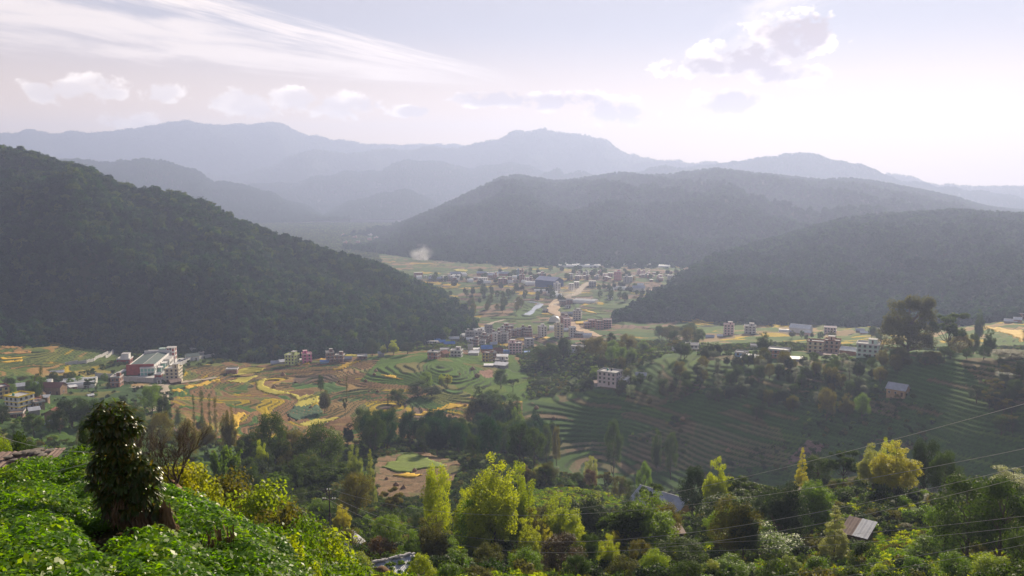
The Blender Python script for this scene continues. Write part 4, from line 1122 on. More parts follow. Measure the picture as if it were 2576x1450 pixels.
def ribbon(name, pts, width, mat, lift=.25, label=None, kind='structure'):
    """road following picture points over the ground"""
    B = np.array([hit(*q) for q in pts]); t = np.r_[0, np.cumsum(np.linalg.norm(np.diff(B[:, :2], axis=0), axis=1))]
    n = max(8, int(t[-1]/3)); u = np.linspace(0, t[-1], n)
    # smooth the course
    x = np.interp(u, t, B[:, 0]); y = np.interp(u, t, B[:, 1])
    for _ in range(6): x[1:-1] = (x[:-2]+2*x[1:-1]+x[2:])/4; y[1:-1] = (y[:-2]+2*y[1:-1]+y[2:])/4
    tx = np.gradient(x); ty = np.gradient(y); l = np.hypot(tx, ty); nx, ny = -ty/l, tx/l
    w = np.interp(u, np.linspace(0, t[-1], len(width)), width) if hasattr(width, '__len__') else np.full(n, width)
    w = w*(.85+.3*vnoise(u/9, u*0, 4))
    K = 5; V = np.zeros((n, K, 3))
    zc = base_height(x, y); zc = np.convolve(np.pad(zc, 4, 'edge'), np.ones(9)/9, 'valid')
    for k in range(K):
        s = (k/(K-1)-.5)*w; V[:, k, 0] = x+nx*s; V[:, k, 1] = y+ny*s
        zg = ground_z(V[:, k, 0], V[:, k, 1]); V[:, k, 2] = np.maximum(zg, zc)+lift-(.15 if k in (0, K-1) else 0)
    I = np.arange(n*K).reshape(n, K)
    F = np.stack([I[:-1, :-1], I[1:, :-1], I[1:, 1:], I[:-1, 1:]], -1).reshape(-1, 4)
    o = link(name, mesh_np(name, V.reshape(-1, 3), F[:, ::-1], True), mat=mat)
    return tag(o, label, None, None, kind)
DIRT = simple('pale_dirt_road', (.40, .33, .25), .95, .25, .35, .1, .3)
DIRT_O = simple('orange_dirt_road', (.50, .36, .23), .95, .25, .12, .1, .3)
PAVE = simple('yard_paving', (.46, .44, .42), .9, .2, .3)
WATER = simple('river_water', (.42, .45, .48), .15, .1, .2, .6)
ribbon('road', [R1(1570,1010), R1(1600,930), R1(1640,860), R1(1665,800), R1(1655,745), R1(1690,725), R1(1780,712), R1(1900,698), R1(2050,680), R1(2180,660)], [6, 6, 7, 8, 7, 5, 4, 4, 4, 4], DIRT, .3)
ribbon('road', [R1(1310,760), R1(1400,748), R1(1500,742), R1(1560,735), R1(1650,738)], 4.5, DIRT, .34)
drape('yard', [Z1(130,690), Z1(290,650), Z1(700,640), Z1(950,640), Z1(1250,380), Z1(1480,300), Z1(1560,330), Z1(1300,480), Z1(1080,660), Z1(930,695), Z1(500,720)], PAVE, .18, kind='structure', sub=1.4)
ribbon('road', [Z1(220,610), Z1(320,560), Z1(420,505)], 4, PAVE, .25)
ribbon('road', [Z4(1500,1180), Z4(1300,1150), Z4(1100,1070), Z4(960,1010), Z4(880,930), Z4(850,840), Z4(760,800), Z4(640,760), Z4(510,690), Z4(560,620), Z4(570,560), Z4(600,500), Z4(700,450)], [8, 10, 11, 12, 12, 9, 9, 11, 16, 15, 14, 10, 8], DIRT_O, .45)
ribbon('road', [Z4(1030,500), Z4(900,470), Z4(800,440), Z4(780,410), Z4(900,400), Z4(1010,360), Z4(1040,290), Z4(1130,220), Z4(1230,150)], [10, 9, 10, 9, 8, 9, 10, 11, 10], DIRT, .5)
ribbon('road', [Z6(1960,670), Z6(2080,690), Z6(2180,720), Z6(2250,745)], 9, DIRT, .4)
ribbon('road', [Z5(1450,1290), Z5(1600,1230), Z5(1750,1195)], 5, DIRT, .35)
ribbon('river', [Z5(2160,1110), Z5(2240,1070), Z5(2290,1020), Z5(2370,960), Z5(2450,900), Z5(2380,860), Z5(2100,850), Z5(1960,850)], [8, 9, 4, 9, 10, 5, 4, 4], WATER, .3)

def ricemat(name, c):
    m = simple(name, c, .8, .28, .7, .1, .8)
    return m
RICE = ricemat('ripe_rice', (.56, .35, .03)); RICE_Y = ricemat('yellowing_rice', (.42, .36, .05)); RICE_G = ricemat('green_rice', (.16, .21, .035)); VEG = ricemat('vegetable_rows', (.045, .095, .045))
PLOTS = [
 ([R1(1860,765),R1(1900,740),R1(2050,710),R1(2180,682),R1(2235,675),R1(2120,712),R1(1990,745),R1(1900,770)], RICE, 'long tongue of ripe golden rice below the dirt road'),
 ([R1(1725,803),R1(1728,783),R1(1835,775),R1(1815,800)], RICE, 'small square golden rice plot beside the road bend'),
 ([R1(2270,700),R1(2400,670),R1(2576,645),R2(120,590),R2(20,640),R1(2500,690),R1(2420,715)], RICE_Y, 'yellow rice plot curving along the terrace edge'),
 ([R1(2265,645),R1(2360,595),R1(2500,562),R2(90,560),R2(60,590),R1(2480,625),R1(2380,645)], RICE_Y, 'round green and gold rice plot with dark notches above the terraces'),
 ([R2(100,545),R2(210,530),R2(430,520),R2(340,535),R2(200,545)], RICE_Y, 'thin yellow rice strip in front of the lime house'),
 ([R2(400,520),R2(470,507),R2(530,507),R2(530,528),R2(430,530)], RICE, 'small orange rice plot in front of the magenta house'),
 ([R2(610,490),R2(640,475),R2(710,475),R2(700,488)], RICE, 'thin golden strip between the magenta and brick houses'),
 ([R2(775,582),R2(880,525),R2(990,495),R2(1050,488),R2(1000,518),R2(930,545),R2(860,578)], RICE, 'golden rice plot left of the green terraces'),
 ([R2(880,445),R2(980,422),R2(1035,425),R2(1000,440),R2(920,452)], RICE_Y, 'yellow strip at the forest foot behind the brick houses'),
 ([R2(350,828),R2(440,850),R2(560,835),R2(640,850),R2(635,900),R2(540,930),R2(450,955),R2(385,945),R2(440,895)], RICE_Y, 'wide yellow-green rice plot above the vegetable field'),
 ([R2(300,1010),R2(390,950),R2(520,950),R2(640,935),R2(660,1010),R2(560,1050),R2(410,1095),R2(350,1065)], VEG, 'dark green vegetable field in the middle of the terraces'),
 ([R2(0,700),R2(100,672),R2(60,740),R2(200,790),R2(340,820),R2(200,840),R2(60,800),R2(0,770)], RICE_Y, 'banded yellow-green rice terraces left of the haystack'),
 ([R2(1252,632),R2(1330,635),R2(1420,655),R2(1490,680),R2(1400,668),R2(1300,650)], RICE, 'narrow golden strip among ploughed steps under the green hump'),
 ([R2(1085,1092),R2(1170,1080),R2(1300,1072),R2(1520,1045),R2(1700,1010),R2(1850,965),R2(1960,925),R2(2145,938),R2(2060,955),R2(1900,985),R2(1780,1018),R2(1560,1055),R2(1330,1085),R2(1200,1095),R2(1310,1120),R2(1290,1165),R2(1170,1145),R2(1100,1130)], RICE, 'long curved band of ripe golden rice above the dark wood'),
 ([R2(430,1130),R2(600,1085),R2(740,1070),R2(850,1068),R2(760,1095),R2(600,1140),R2(470,1150)], RICE_Y, 'yellow-green rice strip behind the dark broad trees'),
 ([R1(2345,1200),R1(2340,1040),R1(2400,1015),R1(2470,1018),R1(2410,1090),R1(2395,1170)], RICE, 'upright golden rice patch left of the terraces'),
 ([Z3(1820,505),Z3(1900,475),Z3(2180,475),Z3(2200,500),Z3(2000,515),Z3(1950,545)], RICE, 'golden rice plot below the grey town blocks'),
 ([Z3(2270,505),Z3(2350,478),Z3(2490,480),Z3(2400,512)], RICE, 'thin golden plot in front of the white narrow house'),
 ([Z3(1500,730),Z3(1620,700),Z3(1690,680),Z3(1690,730),Z3(1560,755)], RICE_Y, 'yellow-green plot left of the pink house'),
 ([Z4(950,900),Z4(1060,890),Z4(1215,868),Z4(1180,930),Z4(1060,945),Z4(970,950)], RICE, 'orange-gold stepped plot beside the orange road'),
 ([Z4(1035,655),Z4(1180,675),Z4(1290,705),Z4(1360,745),Z4(1250,730),Z4(1100,695)], RICE, 'slanting golden strip beyond the orange road'),
 ([Z4(380,245),Z4(540,240),Z4(830,245),Z4(800,275),Z4(640,280),Z4(420,262)], RICE, 'golden plot in front of the navy warehouse'),
 ([Z4(260,72),Z4(440,66),Z4(445,100),Z4(290,105)], RICE, 'golden plot behind the navy warehouse'),
 ([Z4(2000,345),Z4(2150,350),Z4(2330,385),Z4(2200,382),Z4(2060,365)], RICE_Y, 'far yellow strip beyond the white greenhouses'),
 ([Z4(2070,435),Z4(2130,415),Z4(2230,420),Z4(2180,440)], RICE_Y, 'small far yellow plot near the hill foot'),
 ([Z5(760,245),Z5(900,222),Z5(1050,235),Z5(1030,265),Z5(850,262)], RICE_Y, 'yellow fields at the foot of the long ridge'),
 ([Z5(630,1050),Z5(740,1040),Z5(850,1075),Z5(820,1110),Z5(700,1090)], RICE_Y, 'small yellow clearing among the hillside trees'),
 ([R4(2180,405),R4(2350,415),R4(2576,440),R4(2576,560),R4(2480,500),R4(2330,450)], RICE, 'broad golden rice terraces at the right edge'),
 ([R1(0,462),R1(100,460),R1(215,455),R1(210,470),R1(60,475),R1(0,474)], RICE, 'upper bright gold strip on the left terraces'),
 ([R1(0,498),R1(100,495),R1(225,485),R1(215,497),R1(70,508),R1(0,508)], RICE, 'lower bright gold strip on the left terraces'),
 ([R1(0,410),R1(180,402),R1(310,400),R1(300,410),R1(120,418),R1(0,420)], ricemat('orange_stubble', (.36,.20,.07)), 'long orange stubble strip on the left terraces'),
 ([R1(0,352),R1(140,338),R1(270,335),R1(240,355),R1(60,365)], MATS['orange_stubble'], 'upper orange stubble strip under the forest'),
 ([R6(1385,452),R6(1400,438),R6(1540,428),R6(1685,424),R6(1670,445),R6(1500,456)], RICE, 'thin golden strip behind the haystacks in the small clearing'),
 ([R6(1270,352),R6(1400,285),R6(1480,225),R6(1570,210),R6(1700,260),R6(1920,345),R6(1700,370),R6(1560,400),R6(1420,410)], RICE_G, 'green rice plot in the clearing below the dark wood'),
]
for pts, m, lab in PLOTS:
    drape('rice_plot' if m not in (VEG,) else 'vegetable_plot', pts, m, .1, lab, 'crop plot', sub=1.1, thick=.3)
# ------------------------------------------------------------------ houses of the valley
def hp(q, wpx):
    p = hit(*q); return p, wpx*mpp(p)
def H_(q, wpx, st, wall, label, rot=0., dep=None, **k):
    p, w = hp(q, wpx); w = max(w, 4.0)
    if k.get('far'): k.setdefault('sh', 2.2)
    else: k.setdefault('sh', 2.35)
    return house(p, rot, w, dep or min(max(w*.8, 5), 11), st, wall, label, **k)
def G_(q, wpx, h, wall, roof, label, rot=0., dep=None, **k):
    p, w = hp(q, wpx); w = max(w, 3.0)
    return gable(p, rot, w, dep or min(max(w*.55, 3.5), 9), h, wall, roof, label, **k)
# left village
h = H_(Z2(500, 985), 42, 3, WHITE_P, 'white house with bright yellow bands and a green roof tank', .72, 9, trim=YEL_TRIM, tank_='g', sh=2.4, tank_label='green water tank on the yellow-banded house')
H_(Z2(40, 720), 24, 3, YELLOW_P, 'mustard yellow house cut by the left edge', .3, 8, trim=BRICK)
G_(Z2(1330, 590), 45, 4.6, MUD, TILE, 'long old mud house with red tiled roof', -.55, 7.5, wins=3)
G_(Z2(800, 705), 44, 3.6, MUD, TILE_D, 'long low house with black weathered tiles', -.45, 7.5, wins=2)
G_(Z2(850, 840), 24, 3.4, MUD, TILE, 'small brown gabled house behind the yellow-banded house', 1.1, 6, wins=1)
G_(Z2(1090, 810), 19, 2.8, MUD, TIN, 'mud shed with bright tin sheets beside the black tiled house', -.3, 4, shed=True, rise=.5, wins=1)
H_(Z2(930, 980), 20, 2, MUD, 'plain mud walled house below the gabled one', .5, 5, roofmat=TIN_R, band=False)
G_(Z2(850, 1135), 20, 2.4, GREY_C, TIN, 'grey tin shed weighted with junk among bushes', .1, 4, shed=True, rise=.6, wins=0)
H_(Z2(330, 1185), 42, 1, BRICK_D, 'low wide brick house with flat mud roof under trees', -.2, 6, roofmat=MUD)
G_(Z2(1330, 1290), 24, 5.2, MUD, TILE, 'tall mud house with orange tiled gable by the dark tree', 1.15, 6, wins=1)
G_(Z2(1280, 1440), 20, 3.2, MUD, TIN, 'mud lean-to with tin roof in front of the orange gable', -.2, 4, shed=True, rise=.4, wins=1)
G_(Z2(1450, 1440), 14, 2.2, BRICK, TIN_R, 'small rusty roofed brick shed beside the mud lean-to', -.3, 4, shed=True, rise=.4, wins=0)
G_(Z2(390, 495), 34, 2.2, GREY_C, TIN, 'tin roof strewn with stones near the left edge', 0, 5, shed=True, rise=.9, wins=0)
G_(Z2(860, 450), 14, 2.6, BLUE_P, TIN, 'little blue walled shed near the plastic tunnels', .1, 4, shed=True, rise=.4, wins=0)
H_(Z2(1050, 425), 18, 1, BRICK, 'small brick house with white roof and black tank', 0, 5, roofmat=WHITE_P, tank_='k', tank_label='black water tank on the small brick house')
G_(Z2(1790, 470), 14, 2.4, BRICK, TIN_W, 'white roofed brick shed in front of the plastic tunnels', .2, 4, shed=True, rise=.4, wins=1)
G_(Z2(2220, 665), 9, 1.2, GREY_C, TIN_W, 'tiny white covered heap on the bushy slope', .4, 2, wins=0)
for q, w, r, rows, lab in ((Z2(1160, 335), 20, 2.6, 2, 'pair of cream plastic tunnels behind the dark tree in the village'), (Z2(1620, 405), 26, 2.6, 2, 'low cream plastic tunnels beside the red tiled house'), (Z2(1950, 400), 70, 3., 3, 'widest group of cream plastic tunnels in the left village')):
    p, w = hp(q, w); tunnel(p, -.12, w, r, lab, rows)
G_(R1(575,606), 26, .8, WHITE_P, TIN_W, 'heap under white sheeting on the orange meadow', 0, 3, wins=0)
# forest foot
H_(R2(365,523), 26, 3, LIME_P, 'lime green three storey house at the forest foot', -.5, 8, trim=LIME_P, stair=.5)
H_(R2(512,502), 22, 3, MAGENTA_P, 'magenta and pink house with balconies at the forest foot', .1, 7, trim=PINK_P, roofmat=PINK_P, stair=-.6)
G_(R2(280,523), 20, 2.5, LIGHT_C, TIN, 'grey tin shed left of the lime house', .2, 5, shed=True, rise=.8, wins=0)
G_(R2(200,527), 22, 2.2, GREY_C, TIN, 'low tin roofed shed hidden by trees at the forest foot', 0, 5, wins=0)
G_(R2(440,503), 14, 2.5, LIGHT_C, TIN_W, 'small pale shed between the lime and magenta houses', 0, 4, shed=True, rise=.4, wins=0)
H_(R2(745,495), 18, 3, BRICK_D, 'dark brick house taller than its neighbour below the forest', .1, 7, stair=.6)
H_(R2(845,490), 20, 2, BRICK_D, 'two storey dark brick house right of the taller one', -.2, 7, stair=.5)
G_(R2(690,510), 20, 2.0, BLUE_P, TIN_B, 'low blue sheeted shed before the brick houses', 0, 4, shed=True, rise=.4, wins=0)
G_(R2(930,480), 16, 2.0, GREY_C, TIN, 'small grey shed beside the second brick house', 0, 4, wins=0)
H_(R2(1070,470), 23, 1, BRICK_D, 'low brick house with white junk covered roof near the round tree', 0, 7, roofmat=WHITE_P)
G_(R2(1260,445), 14, 2.5, GREY_C, TIN, 'grey shed half hidden behind the dark round tree', 0, 4, wins=0)
# hamlet in front of the town
H_(Z3(1815,792), 32, 4, PINK_P, 'pink three storey house standing alone below the town', .06, 10, trim=WHITE_P, stair=-.7, tank_='k', sh=2.35, tank_label='black tank on the lone pink house')
H_(Z3(270,885), 25, 2, BRICK, 'brick house with pale roof at the start of the hamlet', -.35, 8, tank_='k', tank_label='black tank on the first brick house of the hamlet')
G_(Z3(450,870), 19, 3.4, MUD, TILE, 'old gabled mud house beside the first brick house', .9, 6, wins=1)
H_(Z3(700,840), 27, 2, LIGHT_C, 'grey and white house with balcony behind a tall tree in the hamlet', -.2, 8, trim=WHITE_P, stair=.5)
H_(Z3(470,750), 22, 1, GREY_C, 'low grey house with white roof and red cloth', 0, 7, roofmat=WHITE_P)
G_(Z3(1030,825), 24, 2.6, LIGHT_C, TIN, 'long grey tin shed in the middle of the hamlet', -.1, 6, shed=True, rise=.7, wins=0)
G_(Z3(1075,750), 17, 2.4, GREY_C, TIN_W, 'dazzling white sheeted roof in the hamlet', .1, 5, shed=True, rise=.3, wins=0)
H_(Z3(965,800), 9, 3, LIGHT_C, 'narrow pale stair tower behind the hamlet tree', 0, 4, win=False)
G_(Z3(1270,765), 26, 3.4, MUD, TIN_B, 'brown house with blue sheeted roof in the hamlet', .1, 8, wins=2)
H_(Z3(1290,940), 19, 3, YELLOW_P, 'ochre house with brick side facing the green terraces', -.5, 7, trim=BRICK)
H_(Z3(1385,925), 15, 3, BRICK_D, 'dark brick house joined behind the ochre one', .2, 7)
G_(Z3(1490,790), 22, 3, MUD, TILE, 'old tiled house at the back of the hamlet', .1, 7, wins=1)
G_(Z3(1560,880), 30, 2.4, GREY_C, TIN, 'sheet roofed workshop with white tarps in the hamlet', -.1, 7, shed=True, rise=.5, wins=0)
H_(Z3(1560,960), 30, 1, LIGHT_C, 'flat roofed grey house with raised slab in the hamlet', -.1, 7, stair=.3)
G_(Z3(1540,1055), 33, 2.8, GREY_C, TIN, 'front tin roofed house of the hamlet with black tank', -.35, 7, shed=True, rise=.8, wins=1)
G_(Z3(1310,1040), 21, 1.8, GREY_C, TIN_W, 'low pen with a bright cluttered roof in the hamlet', 0, 4, shed=True, rise=.4, wins=0)
G_(Z3(1640,785), 18, 2.2, BLUE_P, TIN_B, 'blue roofed shed left of the pink house', 0, 5, shed=True, rise=.5, wins=0)
G_(Z3(2045,790), 13, 1.6, GREY_C, TIN_B, 'small blue roof right of the pink house', 0, 4, shed=True, rise=.3, wins=0)
H_(Z3(2080,660), 21, 3, LIGHT_C, 'pale grey house half hidden behind the pink house', .2, 8)
# town blocks
TOWN = [((910,510),12,3,GREY_C),((1010,500),18,3,GREY_C),((1100,530),22,3,LIGHT_C),((1185,500),14,3,LIGHT_C),((1310,440),20,4,GREY_C),((1245,585),22,3,BRICK_D),((1335,545),14,3,BRICK),((1430,590),9,4,WHITE_P),((1500,570),15,3,GREY_C),((1610,560),20,3,GREY_C),((1690,510),14,3,BRICK_D),
        ((1060,665),18,3,BRICK_D),((980,660),12,2,GREY_C),((1680,350),30,2,BRICK),((1790,440),16,2,BRICK_D),((1880,445),16,3,BRICK_D),((1980,430),13,3,BRICK_D),((2070,450),20,3,BRICK_D),((1520,450),16,2,BRICK),((1150,460),20,2,LIGHT_C),((1420,470),14,2,BRICK_D),((1200,640),15,2,GREY_C),((1560,400),14,2,GREY_C)]
TDESC = {'grey_concrete': 'bare grey concrete block', 'light_concrete': 'pale cement rendered block', 'brick_dark': 'dark brick block', 'brick': 'reddish brick block', 'white_plaster': 'narrow white house'}
for i, (q, w, st, m) in enumerate(TOWN):
    n = ('at the left end of the town', 'in the crowded town middle', 'at the right end of the town')[0 if q[0] < 1120 else 1 if q[0] < 1560 else 2]
    H_(Z3(*q), w*.85, st, m, '%s storey %s %s%s' % (('one', 'two', 'three', 'four')[st-1], TDESC[m.name], 'wider than most ' if w > 17 else '', n), rndh.uniform(-.4, .3), stair=rndh.choice((None, .6, -.6)), group='unfinished town blocks', far=False)
G_(Z3(1400,640), 16, 2, GREY_C, TIN, 'small tin shed in the dry lot below the town', .2, 5, wins=0)
for q, w, m, lab in ((Z3(650,548), 24, TIN_W, 'long white roofed shed left of the town row'), (Z3(950,560), 16, TIN_W, 'short white roofed shed against the town row'), (Z3(430,612), 12, TIN_B, 'small blue roofed stall near the parked bus'), (Z3(560,645), 26, TIN_B, 'long blue roofed sheds near the parked bus'), (Z3(330,590), 13, TIN_B, 'blue awning behind the parked bus')):
    G_(q, w, 2.6, GREY_C, m, lab, rndh.uniform(-.3, .1), 5, wins=0)
p, w = hp(Z3(1150,385), 36); tunnel(p, .1, w, 3.2, 'row of grey-white greenhouses behind the town row', 4)
p, w = hp(Z3(830,480), 15); tunnel(p, .3, w, 3.0, 'cream plastic tunnels at the left of the town row', 2)
# along the orange road
H_(Z4(330,1175), 17, 4, WHITE_P, 'narrow white four storey house by the gold field', .45, 7, trim=LIGHT_C, stair=.5)
H_(Z4(645,1192), 19, 5, CREAM_P, 'tall cream house with green windows near the orange road', .25, 8, trim=YELLOW_P, stair=-.5, sh=2.4, tank_='k', tank_label='black tank on the tall cream house')
H_(Z4(900,1192), 15, 4, WHITE_P, 'white and brick house right of the tall cream house', .2, 7, trim=BRICK)
H_(Z4(1030,1195), 22, 2, BRICK_D, 'low dark brick house with white sheet on its roof', 0, 7)
G_(Z4(1190,1195), 20, 2.6, WHITE_P, TIN_W, 'long white walled shed below the orange road', -.05, 5, wins=0)
G_(Z4(780,1085), 18, 2.6, GREY_C, TIN_W, 'white roofed shed between the cream house and the road', 0, 5, wins=0)
H_(Z4(60,1165), 21, 2, BRICK_D, 'brown brick house at the left of the gold field', 0, 8)
H_(Z4(800,1020), 17, 4, PINK_P, 'front pink brick house of the row beside the orange road', .1, 8, trim=BRICK)
H_(Z4(715,985), 9, 4, BRICK, 'tall brick flank of the pink row', .1, 7, trim=BRICK)
H_(Z4(770,925), 16, 3, BRICK, 'second brick house of the row beside the orange road', .1, 7, stair=.5)
H_(Z4(745,850), 16, 3, BRICK_D, 'last brick house of the row before the road bend', .1, 7)
H_(Z4(1000,845), 20, 4, LIGHT_C, 'grey four storey house across the orange road', -.15, 8, trim=CREAM_P, stair=.3)
G_(Z4(850,770), 22, 2.2, GREY_C, TIN, 'long grey roofs behind the brick row', -.1, 5, wins=0)
for q, w, st, lab in ((Z4(1180,1010), 15, 2, 'low front block of the brick cluster under the dark hill'), (Z4(1270,990), 16, 3, 'left block of the brick cluster under the dark hill'), (Z4(1420,1035), 17, 4, 'middle brick tower with pillars under the dark hill'), (Z4(1570,1015), 21, 4, 'right brick block with white roof under the dark hill')):
    H_(q, w, st, BRICK, lab, rndh.uniform(-.1, .2), 8, trim=PINK_P, roofmat=WHITE_P if 'white' in lab else None)
G_(Z4(1715,855), 12, 3, LIGHT_C, TIN_W, 'pale shed on the dirt terrace under the dark hill', 0, 5, wins=0)
H_(Z4(850,545), 15, 2, BRICK, 'orange brick house above the road bend', 0, 7)
H_(Z4(720,570), 17, 2, BRICK_D, 'dark houses joined left of the orange brick house', 0, 7)
H_(Z4(820,640), 13, 1, WHITE_P, 'small white cottage above the road bend', .2, 6)
H_(Z4(390,705), 14, 1, GREY_C, 'small grey cottage left of the road bend', 0, 6, roofmat=WHITE_P)
H_(Z4(610,318), 14, 5, WHITE_P, 'white five storey house in front of the navy warehouse', .25, 9, far=True, stair=.3)
H_(Z4(885,295), 12, 4, LIGHT_C, 'grey four storey house right of the white tall one', 0, 9, far=True)
H_(Z4(985,250), 12, 4, LIGHT_C, 'pale house with white roof at the town street', 0, 9, far=True, roofmat=WHITE_P)
H_(Z4(1285,225), 17, 4, GREY_C, 'large grey block at the end of the straight street', .1, 10, far=True)
G_(Z4(2170,300), 30, 4, WHITE_P, TIN, 'long white shed right of the slanting greenhouses', -.1, 10, wins=0)
G_(Z4(2200,235), 15, 3, LIGHT_C, TIN_W, 'small pale house behind the long white shed', 0, 8, wins=0)
# navy warehouse
p, w = hp(Z4(465,222), 62)
gable(p, -.62, w*.95, w*.62, 9, NAVY, TIN_V, 'big navy blue warehouse with pale lilac roof in the valley', rise=4.5, name='warehouse', cat='warehouse', wins=0, over=.3)
# far town
FAR = [(Z5(680,432),24,3,WHITE_P,'white terraced building left of the far town'),(Z5(1340,472),22,3,WHITE_P,'white house with dark windows in the far town'),(Z5(1720,490),20,3,BRICK,'wide brick house in the far town'),(Z5(1860,478),11,4,BRICK_D,'dark brick tower house in the far town'),(Z5(2090,465),12,5,BRICK,'brick tower with one white side wall in the far town'),(Z5(2190,470),12,3,PINK_P,'dull pink house left of the navy warehouse'),(Z5(1605,400),6,5,BLUE_P,'thin blue tower house in the far town'),(Z5(2010,350),9,4,BLUE_P,'pale blue house at the back of the far town'),(Z5(2085,350),10,4,BRICK,'brick house beside the pale blue one'),(Z5(2460,375),18,3,BRICK,'brick house with shining white roof at the back of the far town'),(Z5(110,372),20,3,BRICK,'brick house at the left end of the far town'),(Z5(380,400),14,2,GREY_C,'grey house behind the far plastic sheets'),
       (Z6(1340,475),16,6,simple('rose_plaster', (.60, .22, .24), .7, .15, .5),'rose pink tall house in the brick town'),(Z6(1500,535),14,4,LIGHT_C,'pale house right of the rose pink one'),(Z6(1570,525),12,4,WHITE_P,'white house right of the rose pink one'),(Z6(1635,490),10,3,YELLOW_P,'yellowish house right of the rose pink one'),(Z6(2350,470),16,3,WHITE_P,'white house with dark windows at the right end of the town')]
for q, w, st, m, lab in FAR: H_(q, w, st, m, lab, rndh.uniform(-.3, .3), far=True, stair=rndh.choice((None, .5)), roofmat=WHITE_P if 'white roof' in lab else None)
for q, w, lab in ((Z5(1540,378), 24, 'long brick shed with pale roof in the far town'), (Z5(1750,345), 26, 'second long brick shed at the back of the far town'), (Z5(430,445), 30, 'grey roofed shed left of the far town'), (Z5(1320,345), 24, 'third long brick shed at the back of the far town'), (Z5(820,345), 26, 'brown long shed behind the white terraced building')):
    G_(q, w, 4, BRICK if 'brick' in lab else GREY_C, TIN_W if 'pale' in lab else TIN, lab, rndh.uniform(-.15, .1), 9, wins=0, far=True)
def filler(poly, n, seed, group, lab):
    r = random.Random(seed); xs = [a for a, b in poly]; ys = [b for a, b in poly]; k = 0
    while k < n:
        X, Y = r.uniform(min(xs), max(xs)), r.uniform(min(ys), max(ys))
        if not in_poly(np.array([X]), np.array([Y]), poly)[0]: continue
        m = r.choice((BRICK, BRICK, BRICK_D, BRICK_D, GREY_C, LIGHT_C, PINK_P)); st = r.choice((1, 2, 2, 3, 3))
        rf = r.choice((None, WHITE_P, TIN)); full = '%s storey %s house %s%s' % (('one', 'two', 'three')[st-1], {'brick': 'red brick', 'brick_dark': 'dark brick', 'grey_concrete': 'grey', 'light_concrete': 'pale', 'pink_plaster': 'pink'}[m.name], 'with white roof ' if rf is WHITE_P else 'with tin roof ' if rf is TIN else '', lab)
        H_((X, Y), r.uniform(6, 11), st, m, full, r.uniform(-.4, .4), far=True, group=group, stair=r.choice((None, .6)), roofmat=rf); k += 1
filler([Z6(380,520),Z6(400,380),Z6(900,370),Z6(1250,370),Z6(1300,540),Z6(800,500)], 26, 4, 'brick houses of the far town centre', 'crowded in the far town centre')
filler([Z6(1650,470),Z6(1700,380),Z6(2050,350),Z6(2450,330),Z6(2450,470),Z6(2000,520)], 20, 5, 'brick houses at the right end of the far town', 'at the right end of the far town')
filler([Z5(150,390),Z5(900,310),Z5(1500,300),Z5(2300,300),Z5(2300,480),Z5(1500,470),Z5(600,460)], 22, 6, 'scattered houses of the left far town', 'among the far plastic sheds')
filler([(1560,650),(1700,600),(1800,560),(1830,600),(1760,655)], 10, 7, 'tiny houses on the ridge foot', 'on the hazy ridge foot')
filler([(860,590),(960,585),(1000,600),(960,625),(850,620)], 9, 8, 'tiny houses at the valley end', 'at the hazy valley end')
# greenhouses of the valley
GH = [(Z4(565,900),12,6,1,1.25,'big crumpled white tunnel lying beside the brick row'),(Z4(530,1040),18,3,2,0,'white plastic tunnels behind the narrow white house'),(Z4(1150,525),58,3,3,-.28,'long row of white tunnels past the orange brick house'),(Z4(1820,270),44,3,2,-.3,'slanting row of white tunnels left of the long shed'),(Z4(1640,290),16,3,1,.1,'short white tunnel at the lower end of the slanting row'),(Z4(1630,465),13,3,2,.1,'small white tunnels at the right field edge'),(Z4(600,415),26,4,2,0,'dusty white roofs at the road fork'),(Z4(100,190),24,4,2,0,'white tunnels left of the navy warehouse'),(Z4(520,365),28,3,2,0,'pale long roof above the road fork'),(Z4(290,325),31,3,1,0,'long blue-white roof in front of the navy warehouse'),
      (Z5(130,410),14,4,2,0,'white sheet at the left edge of the far town'),(Z5(840,395),20,4,3,0,'wide cream plastic sheet behind the white terraced building'),(Z5(880,435),10,4,1,.2,'small cream tunnel right of the white terraced building'),(Z5(1100,470),14,4,2,.1,'cream tunnels left of the dark-windowed white house'),(Z5(1380,498),32,4,1,0,'long white tunnel before the white house'),(Z5(1840,475),13,4,2,.3,'white tunnels beside the dark tower house'),(Z5(2130,490),11,4,1,-.6,'white tunnel left of the warehouse'),(Z5(980,355),12,4,2,.2,'cream sheet behind the far trees'),(Z5(1940,400),14,4,2,0,'cream sheet behind the dark tower house')]
for q, w, r, rows, rot, lab in GH:
    p, w = hp(q, w); tunnel(p, rot, w, r, lab, rows)
GF = [((600,225),100,'widest bright field of plastic below the long ridge'),((480,190),48,'row of small arched tunnels above the widest plastic field'),((940,162),34,'shining plastic strip at the ridge foot'),((1160,225),9,'small dazzling plastic roof beside a tree'),((1480,175),56,'long plastic field right of the shining strip'),((1700,200),70,'slanting plastic field right of the middle trees'),((2230,232),28,'dazzling plastic strip near the right hill'),((600,155),60,'faint plastic strip at the very foot of the ridge'),((2050,183),18,'small plastic roof near the dazzling strip'),((1530,120),50,'thin pale plastic strip highest on the ridge foot'),((140,100),18,'small pale plastic roof left on the ridge foot'),((2540,165),12,'pale plastic roof by the right hill'),((880,225),34,'right part of the widest plastic field')]
for q, w, lab in GF:
    p, w = hp(Z6(*q), w); tunnel(p, rndh.uniform(-.06, .06), w, 6, lab, 2, flat=.35)
